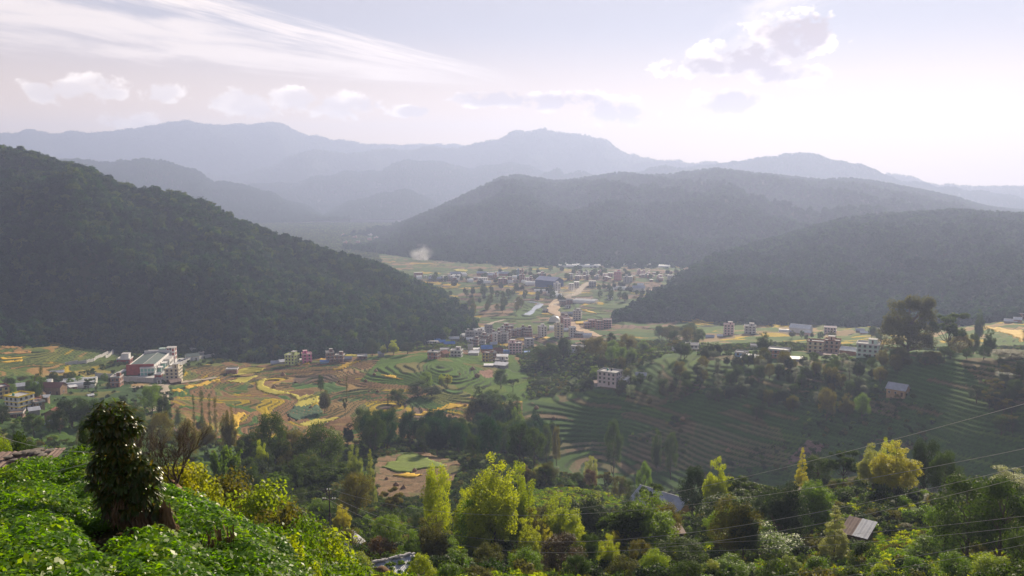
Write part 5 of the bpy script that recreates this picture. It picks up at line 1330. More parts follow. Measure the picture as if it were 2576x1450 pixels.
# spur and right-hand valley
h = H_(R3(985,722), 50, 3, simple('pale_pink_plaster', (.60, .50, .52), .75, .15, .5, streak=True), 'pale pink flat roofed house alone on the green spur', -.42, 9.5, trim=LIGHT_C, tank_='g', sh=2.4, tank_label='green water tank on the pale pink spur house')
p = hit(*R3(985,722)); tank((p[0]+1.2, p[1]+2.5, p[2]+7.36), TANK_K, 'black water tank beside the green one on the spur house')
G_(R3(1130,722), 21, 3.2, WHITE_P, TIN_W, 'white shed with blue trimmed roof beside the spur house', -.5, 5, shed=True, rise=1.2, wins=1)
G_(R3(870,735), 20, 1.8, GREY_C, TIN_R, 'rusty lean-to against the spur house', .2, 4, shed=True, rise=.5, wins=0)
G_(R3(1300,660), 24, 2.2, GREY_C, TIN, 'long tin roof hidden in bushes right of the spur house', -.1, 4, wins=0)
H_(R3(668,380), 32, 1, LIGHT_C, 'flat roofed grey house among trees on the spur', -.2, 8, sh=2.8)
G_(R3(610,425), 22, 2.2, GREY_C, TIN, 'tin sheds in the trees below the grey flat house', .2, 5, wins=0)
H_(R3(45,412), 26, 2, PINK_P, 'pale pink house at the edge of the spur trees', .05, 8, trim=WHITE_P)
for q, w, st, m, lab in ((R3(1810,395),30,2,LIGHT_C,'pale flat house with black tank on the spur ridge'),(R3(1730,400),20,1,BRICK,'low brick house in the ridge hamlet'),(R3(1830,400),16,1,PINK_P,'low pinkish house in the ridge hamlet'),(R3(2180,228),24,4,PINK_P,'four storey pink house in the right valley'),(R3(2395,212),26,3,LIGHT_C,'grey stepped house in the right valley')):
    H_(q, w, st, m, lab, rndh.uniform(-.2, .2), trim=WHITE_P, tank_='k' if 'tank' in lab else None, stair=.5 if st > 2 else None, tank_label='black tank on the pale ridge house')
G_(R3(1655,402), 20, 2.2, LIGHT_C, TIN_W, 'white roofed shed at the left of the ridge hamlet', .2, 5, wins=0)
G_(R3(1990,262), 20, 2, GREY_C, TIN, 'grey shed left of the pink valley house', 0, 5, wins=0)
G_(R3(2090,252), 12, 2, GREY_C, TIN_W, 'small shed just left of the pink valley house', 0, 4, wins=0)
H_(R3(2310,440), 27, 1, BLUE_P, 'blue and white cottage under trees on the spur', -.2, 6, roofmat=WHITE_P)
G_(R3(2390,488), 35, 2.4, GREY_C, TIN, 'wide gleaming tin roof beside the blue cottage', -.25, 6, shed=True, rise=1.2, wins=0)
H_(R3(2440,370), 18, 1, LIGHT_C, 'pale cottage with green tank on the spur', 0, 6, roofmat=WHITE_P)
H_(R4(110,705), 46, 2, BRICK, 'brick house with light roof left of the ridge houses', -.15, 8, roofmat=WHITE_P, trim=LIGHT_C)
h = H_(R4(480,660), 36, 3, CREAM_P, 'left brown and cream house of the ridge pair', -.1, 8, trim=BRICK, sh=2.4)
h = H_(R4(645,655), 34, 3, simple('peach_plaster', (.55, .38, .30), .75, .15, .5), 'right peach coloured house of the ridge pair', -.1, 8, trim=BRICK, sh=2.4, stair=-.3)
p = hit(*R4(480,660)); tank((p[0]-3, p[1]+1, p[2]+7.36), TANK_K, 'black tank on the left ridge pair house')
G_(R4(830,690), 40, 3.4, BRICK, TIN_W, 'brick shed with bright white roof between ridge houses', -.25, 7, wins=0, rise=1.4)
H_(R4(1005,692), 47, 3, MINT_P, 'mint green house with open roof frame on the ridge', -.08, 9, trim=WHITE_P, stair=.7)
G_(R4(620,690), 60, 1.2, GREY_C, TIN_R, 'low cluttered sheds in front of the ridge houses', 0, 4, shed=True, rise=.5, wins=0)
G_(R4(280,735), 32, 1.6, GREY_C, TIN_W, 'glittering low roof between ridge trees', .1, 5, shed=True, rise=.4, wins=0)
G_(R4(1305,1085), 42, 3.2, simple('ochre_mud', (.36, .25, .15), .95, .2, .8), TIN, 'ochre walled hut with grey tin roof alone on the slope', -.35, 6, wins=3, rise=2.2)
p, w = hp(R4(330,462), 47)
gable(p, -.25, w, 12, 6, WHITE_P, TIN_W, 'large white hall with gabled roof in the right valley', rise=3, wins=0, name='hall', cat='hall')
G_(R4(255,460), 14, 2.5, BRICK, TIN_B, 'small brick shed left of the white hall', 0, 5, wins=0)
G_(R4(390,480), 16, 3, PINK_P, TIN_W, 'small pinkish shed in front of the white hall', 0, 5, wins=0)
p, w = hp(R4(165,452), 26); tunnel(p, 0, w, 2.5, 'thin pale tunnel left of the white hall', 1)
H_(R4(625,455), 27, 2, PINK_P, 'two storey house with white bands right of the white hall', 0, 8, trim=WHITE_P, roofmat=PINK_P)
G_(R4(925,455), 18, 2.5, GREY_C, TIN, 'grey shed among right valley trees', 0, 5, wins=0)
G_(R4(985,470), 24, 1.6, BRICK, TIN_W, 'low white roof before the grey valley shed', 0, 5, wins=0)
H_(R4(1150,450), 20, 1, LIGHT_C, 'pale house showing behind the great tree', 0, 6, roofmat=WHITE_P)
H_(R4(2545,310), 18, 2, BRICK, 'brick house at the right edge above the golden terraces', 0, 8)
G_(R4(2440,355), 24, 2, GREY_C, TIN_W, 'white roofs below the brick house at the right edge', 0, 6, wins=0)
G_(R4(2510,350), 15, 2.5, BRICK, TIN_W, 'shed beside the brick house at the right edge', 0, 6, wins=0)
# near buildings on our own slope
p, w = hp(R7(1540,880), 92)
gable(hit(*R7(1520,872)), -.62, 13, 8, 4.2, simple('ochre_plaster', (.50, .27, .10), .85, .2, .6), TIN, 'near farmhouse with blue-grey tin roof and ochre gable among trees', rise=2.2, wins=2)
H_(R7(1560,800), 60, 2, WHITE_P, 'white flat roofed house right behind the near farmhouse', -.6, 8, trim=LIGHT_C, roofmat=LIGHT_C)
G_(R7(1285,860), 27, 3.0, LIGHT_C, TIN, 'small grey gabled outhouse left of the near farmhouse', .9, 4.5, rise=1.8, wins=0)
G_(R7(1600,1085), 30, 2.0, BRICK, TIN_R, 'low brick pen under trees below the near farmhouse', .3, 4, shed=True, rise=.3, wins=0)
G_(R8(400,770), 42, 2.2, GREY_C, TIN_R, 'bright white roof glimpsed behind the yellow pointed tree', -.05, 6, shed=True, rise=.5, wins=0)
# tin roofed shed in the clearing at the lower right: built of its own boards and sheets
def tin_shed():
    p = hit(*R8(900,1120)); k = mpp(p); p = np.array(p)
    root = empty('tin_shed', p, facing(p)-.30, 'small plank shed with patched silver tin roof in the grassy clearing', 'shed')
    w, dp, h = 52*k, 3.6, 2.1
    n = 14
    for i in range(n):
        x = -w/2+w*(i+.5)/n; MB().box(x-w/n*.47, x+w/n*.47, -dp/2, -dp/2+.06, -1, h-.05-.06*(i % 3)).build('plank', WOODF, root)
    for s in (-1, 1):
        for i in range(9):
            y = -dp/2+.1+(dp-.1)*(i+.5)/9; MB().box(s*w/2-.03, s*w/2+.03, y-.18, y+.18, -1, h+.5*(i/8)*1.4).build('plank', WOODF, root)
    for x in (-w/2+.1, w/2-.1):
        for y, z in ((-dp/2+.1, h), (dp/2-.1, h+.9)): MB().tube([(x, y, -1), (x, y, z)], .08, 6).build('post', BARK, root)
    sheets = ((-w/2-.5, -.1, TIN_R, .0), (-.15, w/2+.5, TIN, .05))
    for x0, x1, m, dz in sheets:
        nn = max(6, int((x1-x0)/.22)); vs = []; fs = []
        for j, (y, z) in enumerate(((-dp/2-.6, h-.12), (0, h+.5), (dp/2+.5, h+1.12))):
            for i in range(nn+1): vs.append((x0+(x1-x0)*i/nn, y+.04*math.sin(i*1.7), z+dz+(.035 if i % 2 else 0)))
        for j in range(2):
            for i in range(nn): a = j*(nn+1)+i; fs.append((a, a+1, a+nn+2, a+nn+1))
        MB().add(vs, fs).build('roof_sheet', m, root)
tin_shed()
p = hit(*R6(900,1225)); 
G_(R6(905,1240), 46, 1.9, WOODF, TIN, 'little hut with blue-grey tin roof in tall grass near the power pole', .95, 3.2, rise=1.0, wins=0)
# bus and pickup
def vehicle(p, rot, L, W, Hh, body, label, cat, bus=False):
    root = empty(cat, p, facing(p)+rot, label, cat)
    b = MB()
    if bus: b.bevbox(-L/2, L/2, -W/2, W/2, .45, Hh, .18)
    else: b.bevbox(-L/2, L/2, -W/2, W/2, .45, 1.05, .12); b.bevbox(-L*.12, L*.24, -W/2+.1, W/2-.1, 1.0, Hh, .15)
    b.build('body', body, root)
    for x in (-L*.32, L*.32):
        for y in (-W/2+.05, W/2-.05):
            MB().tube([(x, y-.12, .45), (x, y+.12, .45)], .45, 12).build('wheel', TANK_K, root)
    if bus:
        for i in range(6): x = -L/2+.9+i*(L-1.6)/6; MB().box(x-.5, x+.6, -W/2-.03, -W/2+.02, 1.5, Hh-.45).build('window', GLASS, root)
    else: MB().box(-L*.08, L*.2, -W/2+.06, -W/2+.11, 1.15, Hh-.2).build('window', GLASS, root)
vehicle(hit(*Z3(230,612)), -.15, 11, 2.6, 3.2, WHITE_P, 'white coach parked beside blue roofed stalls', 'bus', True)
vehicle(hit(*Z1(1520,352)), -.3, 5.2, 1.9, 1.8, WHITE_P, 'white pickup parked in the factory yard', 'pickup')
# haystacks
HAY = simple('straw', (.27, .17, .10), .95, .35, 5, .1, .8)
_hm = []
for s in range(3):
    rs = np.random.default_rng(s); n = 14; m = MB(); prof = [(.5, 0), (.56, .22), (.55, .42), (.46, .6), (.3, .78), (.13, .93), (.04, 1.0)]
    if s == 1: prof = [(.48, 0), (.52, .3), (.5, .52), (.54, .58), (.3, .8), (.08, .97), (.03, 1.06)]
    if s == 2: prof = [(.6, 0), (.6, .12), (.45, .35), (.28, .6), (.12, .82), (.04, .95)]
    m.lathe(prof, n); m.v = [(x*(1+.07*rs.normal()), y*(1+.07*rs.normal()), z*(1+.03*rs.normal())) for x, y, z in m.v]
    me = m.mesh('haystack', True); me.materials.append(HAY); _hm.append(me)
HS = [(R6(1315,470),9,'small pointed haystack at the back of the clearing'),(R6(1410,540),15,'largest domed haystack in the clearing'),(R6(1485,570),13,'capped haystack right of the largest one'),(R6(1597,402),11,'haystack beside the green rice plot'),(R6(1040,435),10,'haystack behind the pointed pale tree'),
      (R2(272,638),11,'broad straw heap on the left ploughed terrace'),(R2(178,765),10,'haystack above the yellow banded terraces'),(R2(402,708),8,'haystack on the riser left of the grey plot'),(R2(460,528),7,'small heap on the orange plot'),(R2(840,705),8,'haystack left of the dark terrace edge'),(R2(1105,702),8,'haystack above the grey terraces'),(R2(1140,800),9,'haystack on the curved grey terraces'),(R2(1225,805),8,'haystack right of the curved grey terraces'),(R2(1840,1008),12,'haystack on the end of the golden band'),(R2(1330,1065),10,'haystack on the middle of the golden band'),(R2(1508,942),8,'haystack above the golden band'),(R2(1387,952),9,'second haystack above the golden band'),(R2(340,1090),10,'haystack below the vegetable field'),(R2(555,965),10,'haystack on the vegetable field'),(R2(1190,640),8,'haystack in the green terraces'),(R2(1205,590),9,'upper haystack in the green terraces'),
      (R2(2180,580),11,'haystack in the green field below the hamlet'),(R2(2225,660),13,'haystack by the bare round plot'),(R2(2050,620),7,'thin haystack on the green step'),(R3(245,970),11,'haystack at the tip of the green spur'),(R3(420,1075),10,'haystack on the ploughed spur steps'),(R3(2175,1400),12,'straw heap low on the right slope'),(R3(1720,1080),12,'brown stalk heap in the middle of the spur'),
      (R7(490,612),11,'brown haystack under the pruned trees'),(R7(965,665),14,'tall haystack in the near vegetable field'),(R7(700,655),11,'haystack topped with leaves in the near field'),(R7(160,615),11,'left haystack of the near vegetable field')]
for i, (q, w, lab) in enumerate(HS):
    p, w = hp(q, w); o = link('haystack', _hm[i % 3], loc=(p[0], p[1], p[2]-.15)); o.scale = (w, w, w*.85); o.rotation_euler = (0, 0, i*1.3)
    tag(o, lab, 'haystack', 'haystacks on the terraces')
# ------------------------------------------------------------------ trees one by one
T = tree_at
# bright backlit stand in front
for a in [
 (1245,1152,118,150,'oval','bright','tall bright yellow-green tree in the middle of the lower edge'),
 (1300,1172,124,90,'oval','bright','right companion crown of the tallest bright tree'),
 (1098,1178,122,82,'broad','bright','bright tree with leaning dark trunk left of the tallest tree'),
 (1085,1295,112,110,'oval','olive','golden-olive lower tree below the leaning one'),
 (1172,1230,128,75,'oval','bright','narrow bright tree between the leaning and the tallest tree'),
 (1408,1243,125,110,'oval','bright','bright pear-shaped tree right of the tallest tree'),
 (1330,1300,115,80,'oval','bright','low bright tree at the right foot of the tallest'),
 (1030,1330,108,70,'oval','green','low green tree under the golden-olive one'),
 (930,1131,240,40,'cone','light','pale pointed tree before the haystack clearing'),
 (889,1119,250,46,'oval','light','light green oval tree left of the pale pointed one'),
 (656,1110,275,34,'oval','bright','small bright oval tree beside the bamboo'),
 (894,1194,190,95,'broad','olive','soft olive tree below the clearing'),
 (861,1273,160,44,'oval','yellow','yellow oval tree right of the power pole'),
 (976,1301,132,88,'broad','green','rounded green tree in front of the golden-olive one'),
 (804,1260,190,62,'broad','green','green tree behind the power pole'),
 (759,1230,200,44,'column','dark','ivy-clad dark column tree left of the power pole'),
 (819,1164,240,135,'umbrella','dark','wide dark flat-crowned tree left of the clearing'),
 (776,1148,270,90,'broad','dark','dark crown behind the flat-crowned tree'),
 (676,1042,305,84,'broad','dark','tall dark tree crowning the left middle slope'),
 (804,1072,300,120,'broad','dark','broad dark tree below the vegetable field'),
 (735,1085,310,80,'broad','olive','olive tree between the two tall dark trees'),
 (984,1225,205,66,'umbrella','olive','thin brownish olive tree below the haystacks'),
 (1060,1290,180,60,'broad','dark','dark tree under the thin brownish one'),
 (700,1190,230,70,'broad','dark','dark tree on the slope left of the flat-crowned tree'),
 (660,1160,250,60,'column','deep','narrow dark tree left on the slope'),
 (740,1150,260,50,'oval','dark','dark oval tree above the ivy-clad column'),
 (960,1350,112,75,'bush','brown','dry brown shrub below the rounded green tree'),
 (880,1330,125,70,'bush','olive','olive shrub beside the little hut'),
 # right part
 (1808,1146,172,72,'oval','bright','bright yellow-green tree left of the tin roof wires'),
 (1745,1176,180,66,'broad','deep','very dark tree touching the bright one above the farmhouse'),
 (1888,1193,162,165,'umbrella','dark','broad dark layered tree right of the bright one'),
 (1640,1205,190,76,'umbrella','dark','flat airy tree standing over the near farmhouse'),
 (1583,1208,200,38,'column','dark','slim tall tree left of the near farmhouse'),
 (1603,1240,198,30,'column','dark','second slim tree left of the near farmhouse'),
 (1505,1235,232,26,'column','yellow','thin yellowish tree in the near vegetable field'),
 (1840,1258,150,190,'broad','dark','huge dark spreading tree right of the farmhouse'),
 (1908,1328,122,185,'broad','green','dense dark green dome at the lower right middle'),
 (1870,1282,140,60,'oval','light','small pale tree in front of the huge dark one'),
 (1650,1388,95,80,'broad','bright','bright round young tree at the lower edge'),
 (1650,1313,150,90,'umbrella','dark','dark tree below the near farmhouse'),
 (1413,1346,100,115,'broad','brown','leafless-looking brown tree at the lower edge'),
 (1483,1346,110,66,'broad','dark','dark tree right of the brown one at the lower edge'),
 (1528,1350,105,62,'oval','bright','bright slender tree right of the brown one'),
 (1555,1318,125,56,'oval','yellow','yellowish tree behind the bright slender one'),
 (1713,1363,106,145,'broad','dark','wide dark tree right of the bright round one'),
 (1790,1412,90,56,'bush','light','grey-green shrub at the lower edge'),
 (1610,1360,110,60,'broad','olive','olive tree behind the bright round one'),
 (1490,1302,152,60,'bamboo','green','dark bamboo clump left of the farmhouse'),
 (1530,1300,150,56,'bamboo','green','arching bamboo clump nearest the farmhouse'),
 (1470,1320,140,50,'bamboo','dark','left clump of the near bamboo'),
 (1490,1148,332,38,'oval','light','tall grey-green tree behind the near field'),
 (1623,1168,310,42,'broad','green','round tree behind the slim ones'),
 (1393,1174,322,44,'column','green','pruned tree with tufts behind the left haystack'),
 (1375,1190,318,34,'column','green','second pruned tree behind the left haystack'),
 (1440,1186,312,46,'umbrella','olive','airy olive tree behind the near field'),
 (1523,1180,315,50,'umbrella','olive','sparse tree behind the tall haystack'),
 (1320,1190,330,36,'broad','light','silvery small tree at the left end of the near field'),
 (1560,1200,300,48,'broad','olive','rusty olive tree left of the round one'),
 (2255,1106,180,108,'oval','yellow','large glowing yellow tree on the right'),
 (2202,1121,195,66,'oval','light','light green tree behind the glowing yellow one'),
 (2238,1104,200,50,'oval','bright','bright crown peeping over the glowing yellow tree'),
 (2332,1111,195,72,'broad','deep','dark rounded tree right of the glowing yellow one'),
 (2382,1140,188,66,'broad','dark','lower dark tree right of the dark rounded one'),
 (2020,1130,190,44,'cone','yellow','slender yellow pointed tree on the right'),
 (2125,1126,200,80,'umbrella','dark','dark flat-topped tree between the yellow ones'),
 (2057,1149,212,85,'broad','dark','dark tree behind the slender yellow one'),
 (2165,1200,205,70,'umbrella','olive','olive tree left of the glowing yellow one'),
 (2104,1272,126,86,'cone','light','pale green pointed tree beside the tin shed'),
 (2445,1205,120,158,'broad','dark','large dark tree with visible trunks at the lower right'),
 (2525,1207,114,140,'broad','dark','right half of the large dark pair at the lower right'),
 (2385,1270,128,95,'broad','green','green side crown left of the large dark pair'),
 (2545,1175,170,120,'oval','light','sunlit pale crown above the large dark pair'),
 (2215,1418,85,52,'bush','bright','bright yellow-green shrub at the lower right edge'),
 (1982,1246,160,95,'broad','dark','dark tree below the slender yellow one'),
 (2070,1241,170,60,'broad','green','green bush-like tree beside the white roof glimpse'),
 (2292,1326,150,44,'bush','olive','hazy round shrub right of the tin shed'),
 (2345,1245,172,60,'column','dark','dark slim tree under the glowing yellow one'),
 (2190,1250,180,70,'umbrella','dark','dark undertree below the light green one'),
 (2270,1290,168,60,'broad','dark','dark tree at the foot of the glowing yellow one'),
 (2180,1365,115,70,'bush','dark','round bush in front of the tin shed'),
 (2330,1350,130,70,'bush','green','bush at the edge of the grassy clearing'),
 (1985,1400,100,60,'bush','light','light shrub at the foot of the dense dome'),
 # left side
 (217,1072,60,60,'broad','deep','dark tree just behind the mango tree'),
 (55,1102,80,88,'broad','dark','rounded dark tree behind the stone hut'),
 (5,1100,90,50,'broad','bright','bright tree cut by the left edge'),
 (110,1130,100,60,'bush','green','green shrubs right of the rounded dark tree'),
 (575,1093,205,72,'bamboo','green','feathery bamboo clump on the left slope'),
 (545,1110,200,50,'bamboo','green','smaller bamboo beside the feathery clump'),
 (575,1027,332,38,'oval','olive','tall olive tree beside the upright golden patch'),
 (410,996,425,32,'broad','deep','dark rounded tree on the road below the factory'),
 (485,994,432,11,'column','dark','thin dark column tree left of the terraces'),
 (505,986,435,16,'column','dark','second thin column tree left of the terraces'),
 (525,994,430,15,'column','dark','third thin column tree left of the terraces'),
 (540,1000,428,17,'column','olive','olive column tree left of the terraces'),
 (178,1005,405,78,'broad','deep','big dark tree below the brown houses'),
 (222,1008,400,64,'broad','dark','dark tree right of the big one in the village'),
 (141,946,650,32,'broad','deep','dark round tree between the plastic tunnels'),
 (85,946,545,26,'oval','green','green oval tree in the village garden'),
 (101,925,545,14,'column','dark','tall thin tree in the village garden'),
 (220,945,600,28,'umbrella','dark','airy tree before the factory wall'),
 (240,955,590,12,'column','dark','dark column tree before the factory wall'),
 (20,955,640,34,'broad','olive','olive trees at the left edge of the village'),
 (50,950,650,34,'broad','olive','olive tree behind the village sheds'),
 (320,925,690,24,'oval','olive','lone feathery tree in front of the red factory wall'),
 (478,928,690,30,'broad','olive','tree right of the cream factory-gate house'),
 (400,1040,330,60,'broad','olive','pale olive tree on the slope left of the terraces'),
 (330,1020,360,60,'broad','dark','dark tree above the bare branches'),
 (280,1004,420,52,'broad','green','green tree above the mango tree'),
 (380,970,480,50,'broad','green','green tree beside the dirt road'),
 (470,1060,300,55,'broad','olive','olive tree right of the bare tree'),
 # middle
 (936,855,695,34,'broad','deep','dark round tree at the top of the green terraces'),
 (989,856,695,28,'oval','bright','bright round tree at the top of the green terraces'),
 (965,868,690,16,'oval','light','small pale tree left of the bright round one'),
 (1024,862,690,34,'broad','deep','dark tree right of the bright round one'),
 (1050,853,720,30,'umbrella','dark','high airy tree behind the terrace top'),
 (816,979,522,32,'oval','olive','lone sparse tree standing in the terraces'),
 (871,947,562,9,'column','olive','thin pole-like tree in the terraces'),
 (868,995,505,14,'umbrella','olive','little forked tree in the lower terraces'),
 (806,945,570,16,'broad','dark','small dark tree on the green step'),
 (1074,937,562,34,'broad','green','green tree on the edge of the wooded gully'),
 (1110,942,562,19,'oval','bright','left of the twin bright egg-shaped trees'),
 (1126,941,560,21,'oval','yellow','right of the twin bright egg-shaped trees'),
 (1001,980,532,46,'broad','dark','dark bush tree above the golden band'),
 (1050,960,548,60,'broad','dark','dark crown of the wooded gully'),
 (1085,975,540,50,'broad','deep','lower dark crown of the wooded gully'),
 (975,985,528,10,'column','dark','small column tree right of the grey terraces'),
 (1211,969,472,66,'oval','deep','tallest dark tree right of the golden band'),
 (1244,984,470,56,'oval','dark','dark tree right of the tallest one'),
 (1290,992,462,64,'oval','dark','tall dark tree before the green spur'),
 (1300,1020,452,40,'oval','green','sunlit green side of the trees before the spur'),
 (1190,1010,465,44,'broad','olive','olive tree under the tallest dark one'),
 (1260,930,560,40,'broad','dark','dark trees beside the bare round plot'),
 (1290,945,545,36,'umbrella','dark','airy dark tree behind the bare round plot'),
 (1365,955,560,46,'broad','dark','dark tree in the shaded gully'),
 (1175,862,770,26,'umbrella','green','airy green tree over the hamlet'),
 (1165,900,735,28,'broad','deep','dark tree in the middle of the hamlet'),
 (1185,905,720,16,'bush','light','pale round bush in the hamlet'),
 (1130,876,765,10,'column','dark','small column tree in the hamlet'),
 (1500,849,602,62,'broad','olive','large olive crown on the spur'),
 (1538,838,640,26,'broad','deep','dark crown right of the large olive one'),
 (1540,857,610,34,'broad','green','round green tree on the spur'),
 (1578,842,625,50,'broad','olive','airy dome tree on the spur'),
 (1418,850,640,40,'broad','deep','darkest round tree left on the spur'),
 (1360,872,640,50,'broad','dark','dark hedge tree right of the pink house'),
 (1385,865,640,40,'broad','dark','second dark hedge tree right of the pink house'),
 (1470,852,660,24,'umbrella','dark','small dark tree behind the grey flat house'),
 (1495,920,532,34,'oval','green','bright green tree left of the pale pink house'),
 (1579,927,540,16,'oval','yellow','small orange-yellow tree behind the blue trimmed shed'),
 (1640,922,545,20,'column','deep','dark column tree right of the spur house'),
 (1597,920,552,12,'column','dark','thin tree right of the yellow one'),
 (1612,935,535,18,'column','green','green column tree near the spur house'),
 (1475,955,522,40,'broad','dark','dark bushes left of the spur house'),
 (1600,945,520,40,'broad','green','hedge tree below the blue trimmed shed'),
 (1788,855,562,56,'bamboo','green','tall bamboo plume on the ridge'),
 (1810,862,560,40,'bamboo','dark','right bamboo plume on the ridge'),
 (1655,880,600,40,'bamboo','green','bamboo left of the ridge hamlet'),
 (1795,884,545,30,'broad','dark','round tree on a thin stem on the green ridge'),
 (1700,935,520,22,'column','olive','pruned tree on the spur steps'),
 (1760,940,505,14,'column','yellow','yellowish pruned tree on the spur steps'),
 (1922,835,560,34,'oval','dark','tall dark tree left of the brick ridge house'),
 (1990,858,545,20,'column','dark','narrow dark tree between ridge houses'),
 (2290,748,525,112,'lobed','olive','greatest many-lobed tree on the right ridge'),
 (2392,774,522,84,'umbrella','dark','spreading flat-crowned tree right of the greatest tree'),
 (2492,829,520,30,'oval','dark','small dark oval tree on the right ridge'),
 (2452,842,520,26,'broad','dark','small tree on the ridge right of the flat crown'),
 (2415,840,520,50,'broad','olive','bushy tree under the flat crown'),
 (2467,777,720,22,'oval','dark','hazy tall tree beyond the right ridge'),
 (2200,822,800,24,'oval','dark','hazy column tree left of the greatest tree'),
 (2082,978,442,44,'broad','olive','sunlit olive tree on the right slope'),
 (2132,990,440,34,'oval','olive','tall rusty tree on the right slope'),
 (2171,992,438,40,'broad','green','green round tree on the right slope'),
 (2095,925,470,34,'broad','olive','olive tree under the ridge houses'),
 (2545,883,482,90,'broad','olive','large bush mass at the right edge'),
 (2560,940,460,80,'broad','dark','dark mass below the right edge bushes'),
 (2510,1000,430,50,'broad','olive','olive tree on the shaded right slope'),
 (1545,1060,420,44,'broad','dark','dark bush tree in the ploughed spur steps'),
 (1655,1080,420,28,'oval','dark','small dark tree in the lower spur steps'),
 (1690,1090,415,34,'broad','dark','round dark tree in the lower spur steps'),
 (1400,1075,420,24,'broad','olive','small olive tree at the spur foot'),
 (1375,1070,425,30,'broad','dark','dark tree at the spur foot'),
 # front row at the lower edge
 (1010,1395,90,80,'broad','green','green tree at the lower edge left of the tallest one'),
 (1150,1380,98,80,'oval','green','green oval tree at the lower edge under the leaning tree'),
 (1230,1372,100,90,'broad','olive','olive tree at the foot of the tallest bright tree'),
 (1325,1385,92,90,'broad','green','green round tree at the lower edge'),
 (1450,1400,88,80,'broad','dark','dark low tree at the lower edge below the brown one'),
 (1570,1405,90,90,'broad','olive','olive low tree left of the bright round one'),
 (1730,1415,84,90,'broad','dark','dark low crown at the lower edge middle'),
 (1840,1405,92,110,'broad','green','dark green low crown under the dense dome'),
 (1950,1415,86,90,'broad','dark','blackish low crown right of the dense dome'),
 (2060,1405,98,70,'bush','green','low green thicket left of the pale pointed tree'),
 (2130,1425,84,70,'bush','dark','dark thicket at the lower edge beside the clearing'),
 (2300,1400,95,60,'bush','green','leafy clump at the lower end of the clearing'),
 (2400,1395,92,90,'broad','green','green crown beneath the large dark pair'),
 (2500,1400,88,90,'broad','bright','sunlit low crown beneath the large dark pair'),
 (2590,1330,95,90,'broad','dark','dark crown cut by the right edge'),
 (1260,1260,140,80,'oval','bright','bright crown behind the tallest tree'),
 (1200,1310,118,70,'oval','bright','bright low crown left of the tallest tree'),
 (1370,1325,118,60,'oval','yellow','yellow-green crown left of the pear-shaped tree'),
 (1450,1300,130,50,'oval','bright','bright crown right of the pear-shaped tree'),
]: T(*a)
# dry and leafless ones
def bare_at(X, Ytop, d, Wpx, lab):
    t = P(X, Ytop, d); g = float(ground_z(t[0], t[1])[0]) if d > 60 else FIELD_Z(t[0], t[1])
    H = (t[2]-g+.3); plant('bare_tree', 'bare', t[0], t[1], g-.3, H*.95, max(H*.75, Wpx*d/FX*.8), None, lab, 'tree')
# groups of look-alikes
LADJ = {'dark': 'dark green', 'deep': 'blackish', 'olive': 'olive', 'green': 'mid green', 'brown': 'brownish', 'light': 'pale'}
KADJ = {'broad': 'round-crowned', 'oval': 'egg-shaped', 'umbrella': 'flat-crowned', 'column': 'slim', 'bush': 'bushy', 'bamboo': 'plumed'}
def grove(poly, n, dmin, dmax, hs, ws, kinds, leaves, label, group, seed, name='tree', mass=None):
    """trees strewn over a patch; mass = a wood that reads as one: a single stuff object"""
    r = random.Random(seed); xs = [a for a, b in poly]; ys = [b for a, b in poly]; k = 0; tries = 0; pts = []
    while k < n and tries < 4000:
        tries += 1
        X, Y = r.uniform(min(xs), max(xs)), r.uniform(min(ys), max(ys))
        if not in_poly(np.array([X]), np.array([Y]), poly)[0]: continue
        p = hit(X, Y); d = math.hypot(p[0], p[1])
        if not dmin < d < dmax: continue
        k += 1; H = r.uniform(*hs)
        if mass: pts.append((p[0], p[1], p[2]-.3, H)); continue
        kd, lf = r.choice(kinds), r.choice(leaves)
        lab = '%s %s %s %s' % ('tall' if H > (hs[0]+hs[1])/2 else 'small', LADJ[lf], KADJ[kd], label)
        plant(name, kd, p[0], p[1], p[2]-.3, H, H*r.uniform(*ws), lf, lab, 'tree', group)
    if mass: wood(mass, pts, kinds, leaves, sum(ws)/2, label, seed)
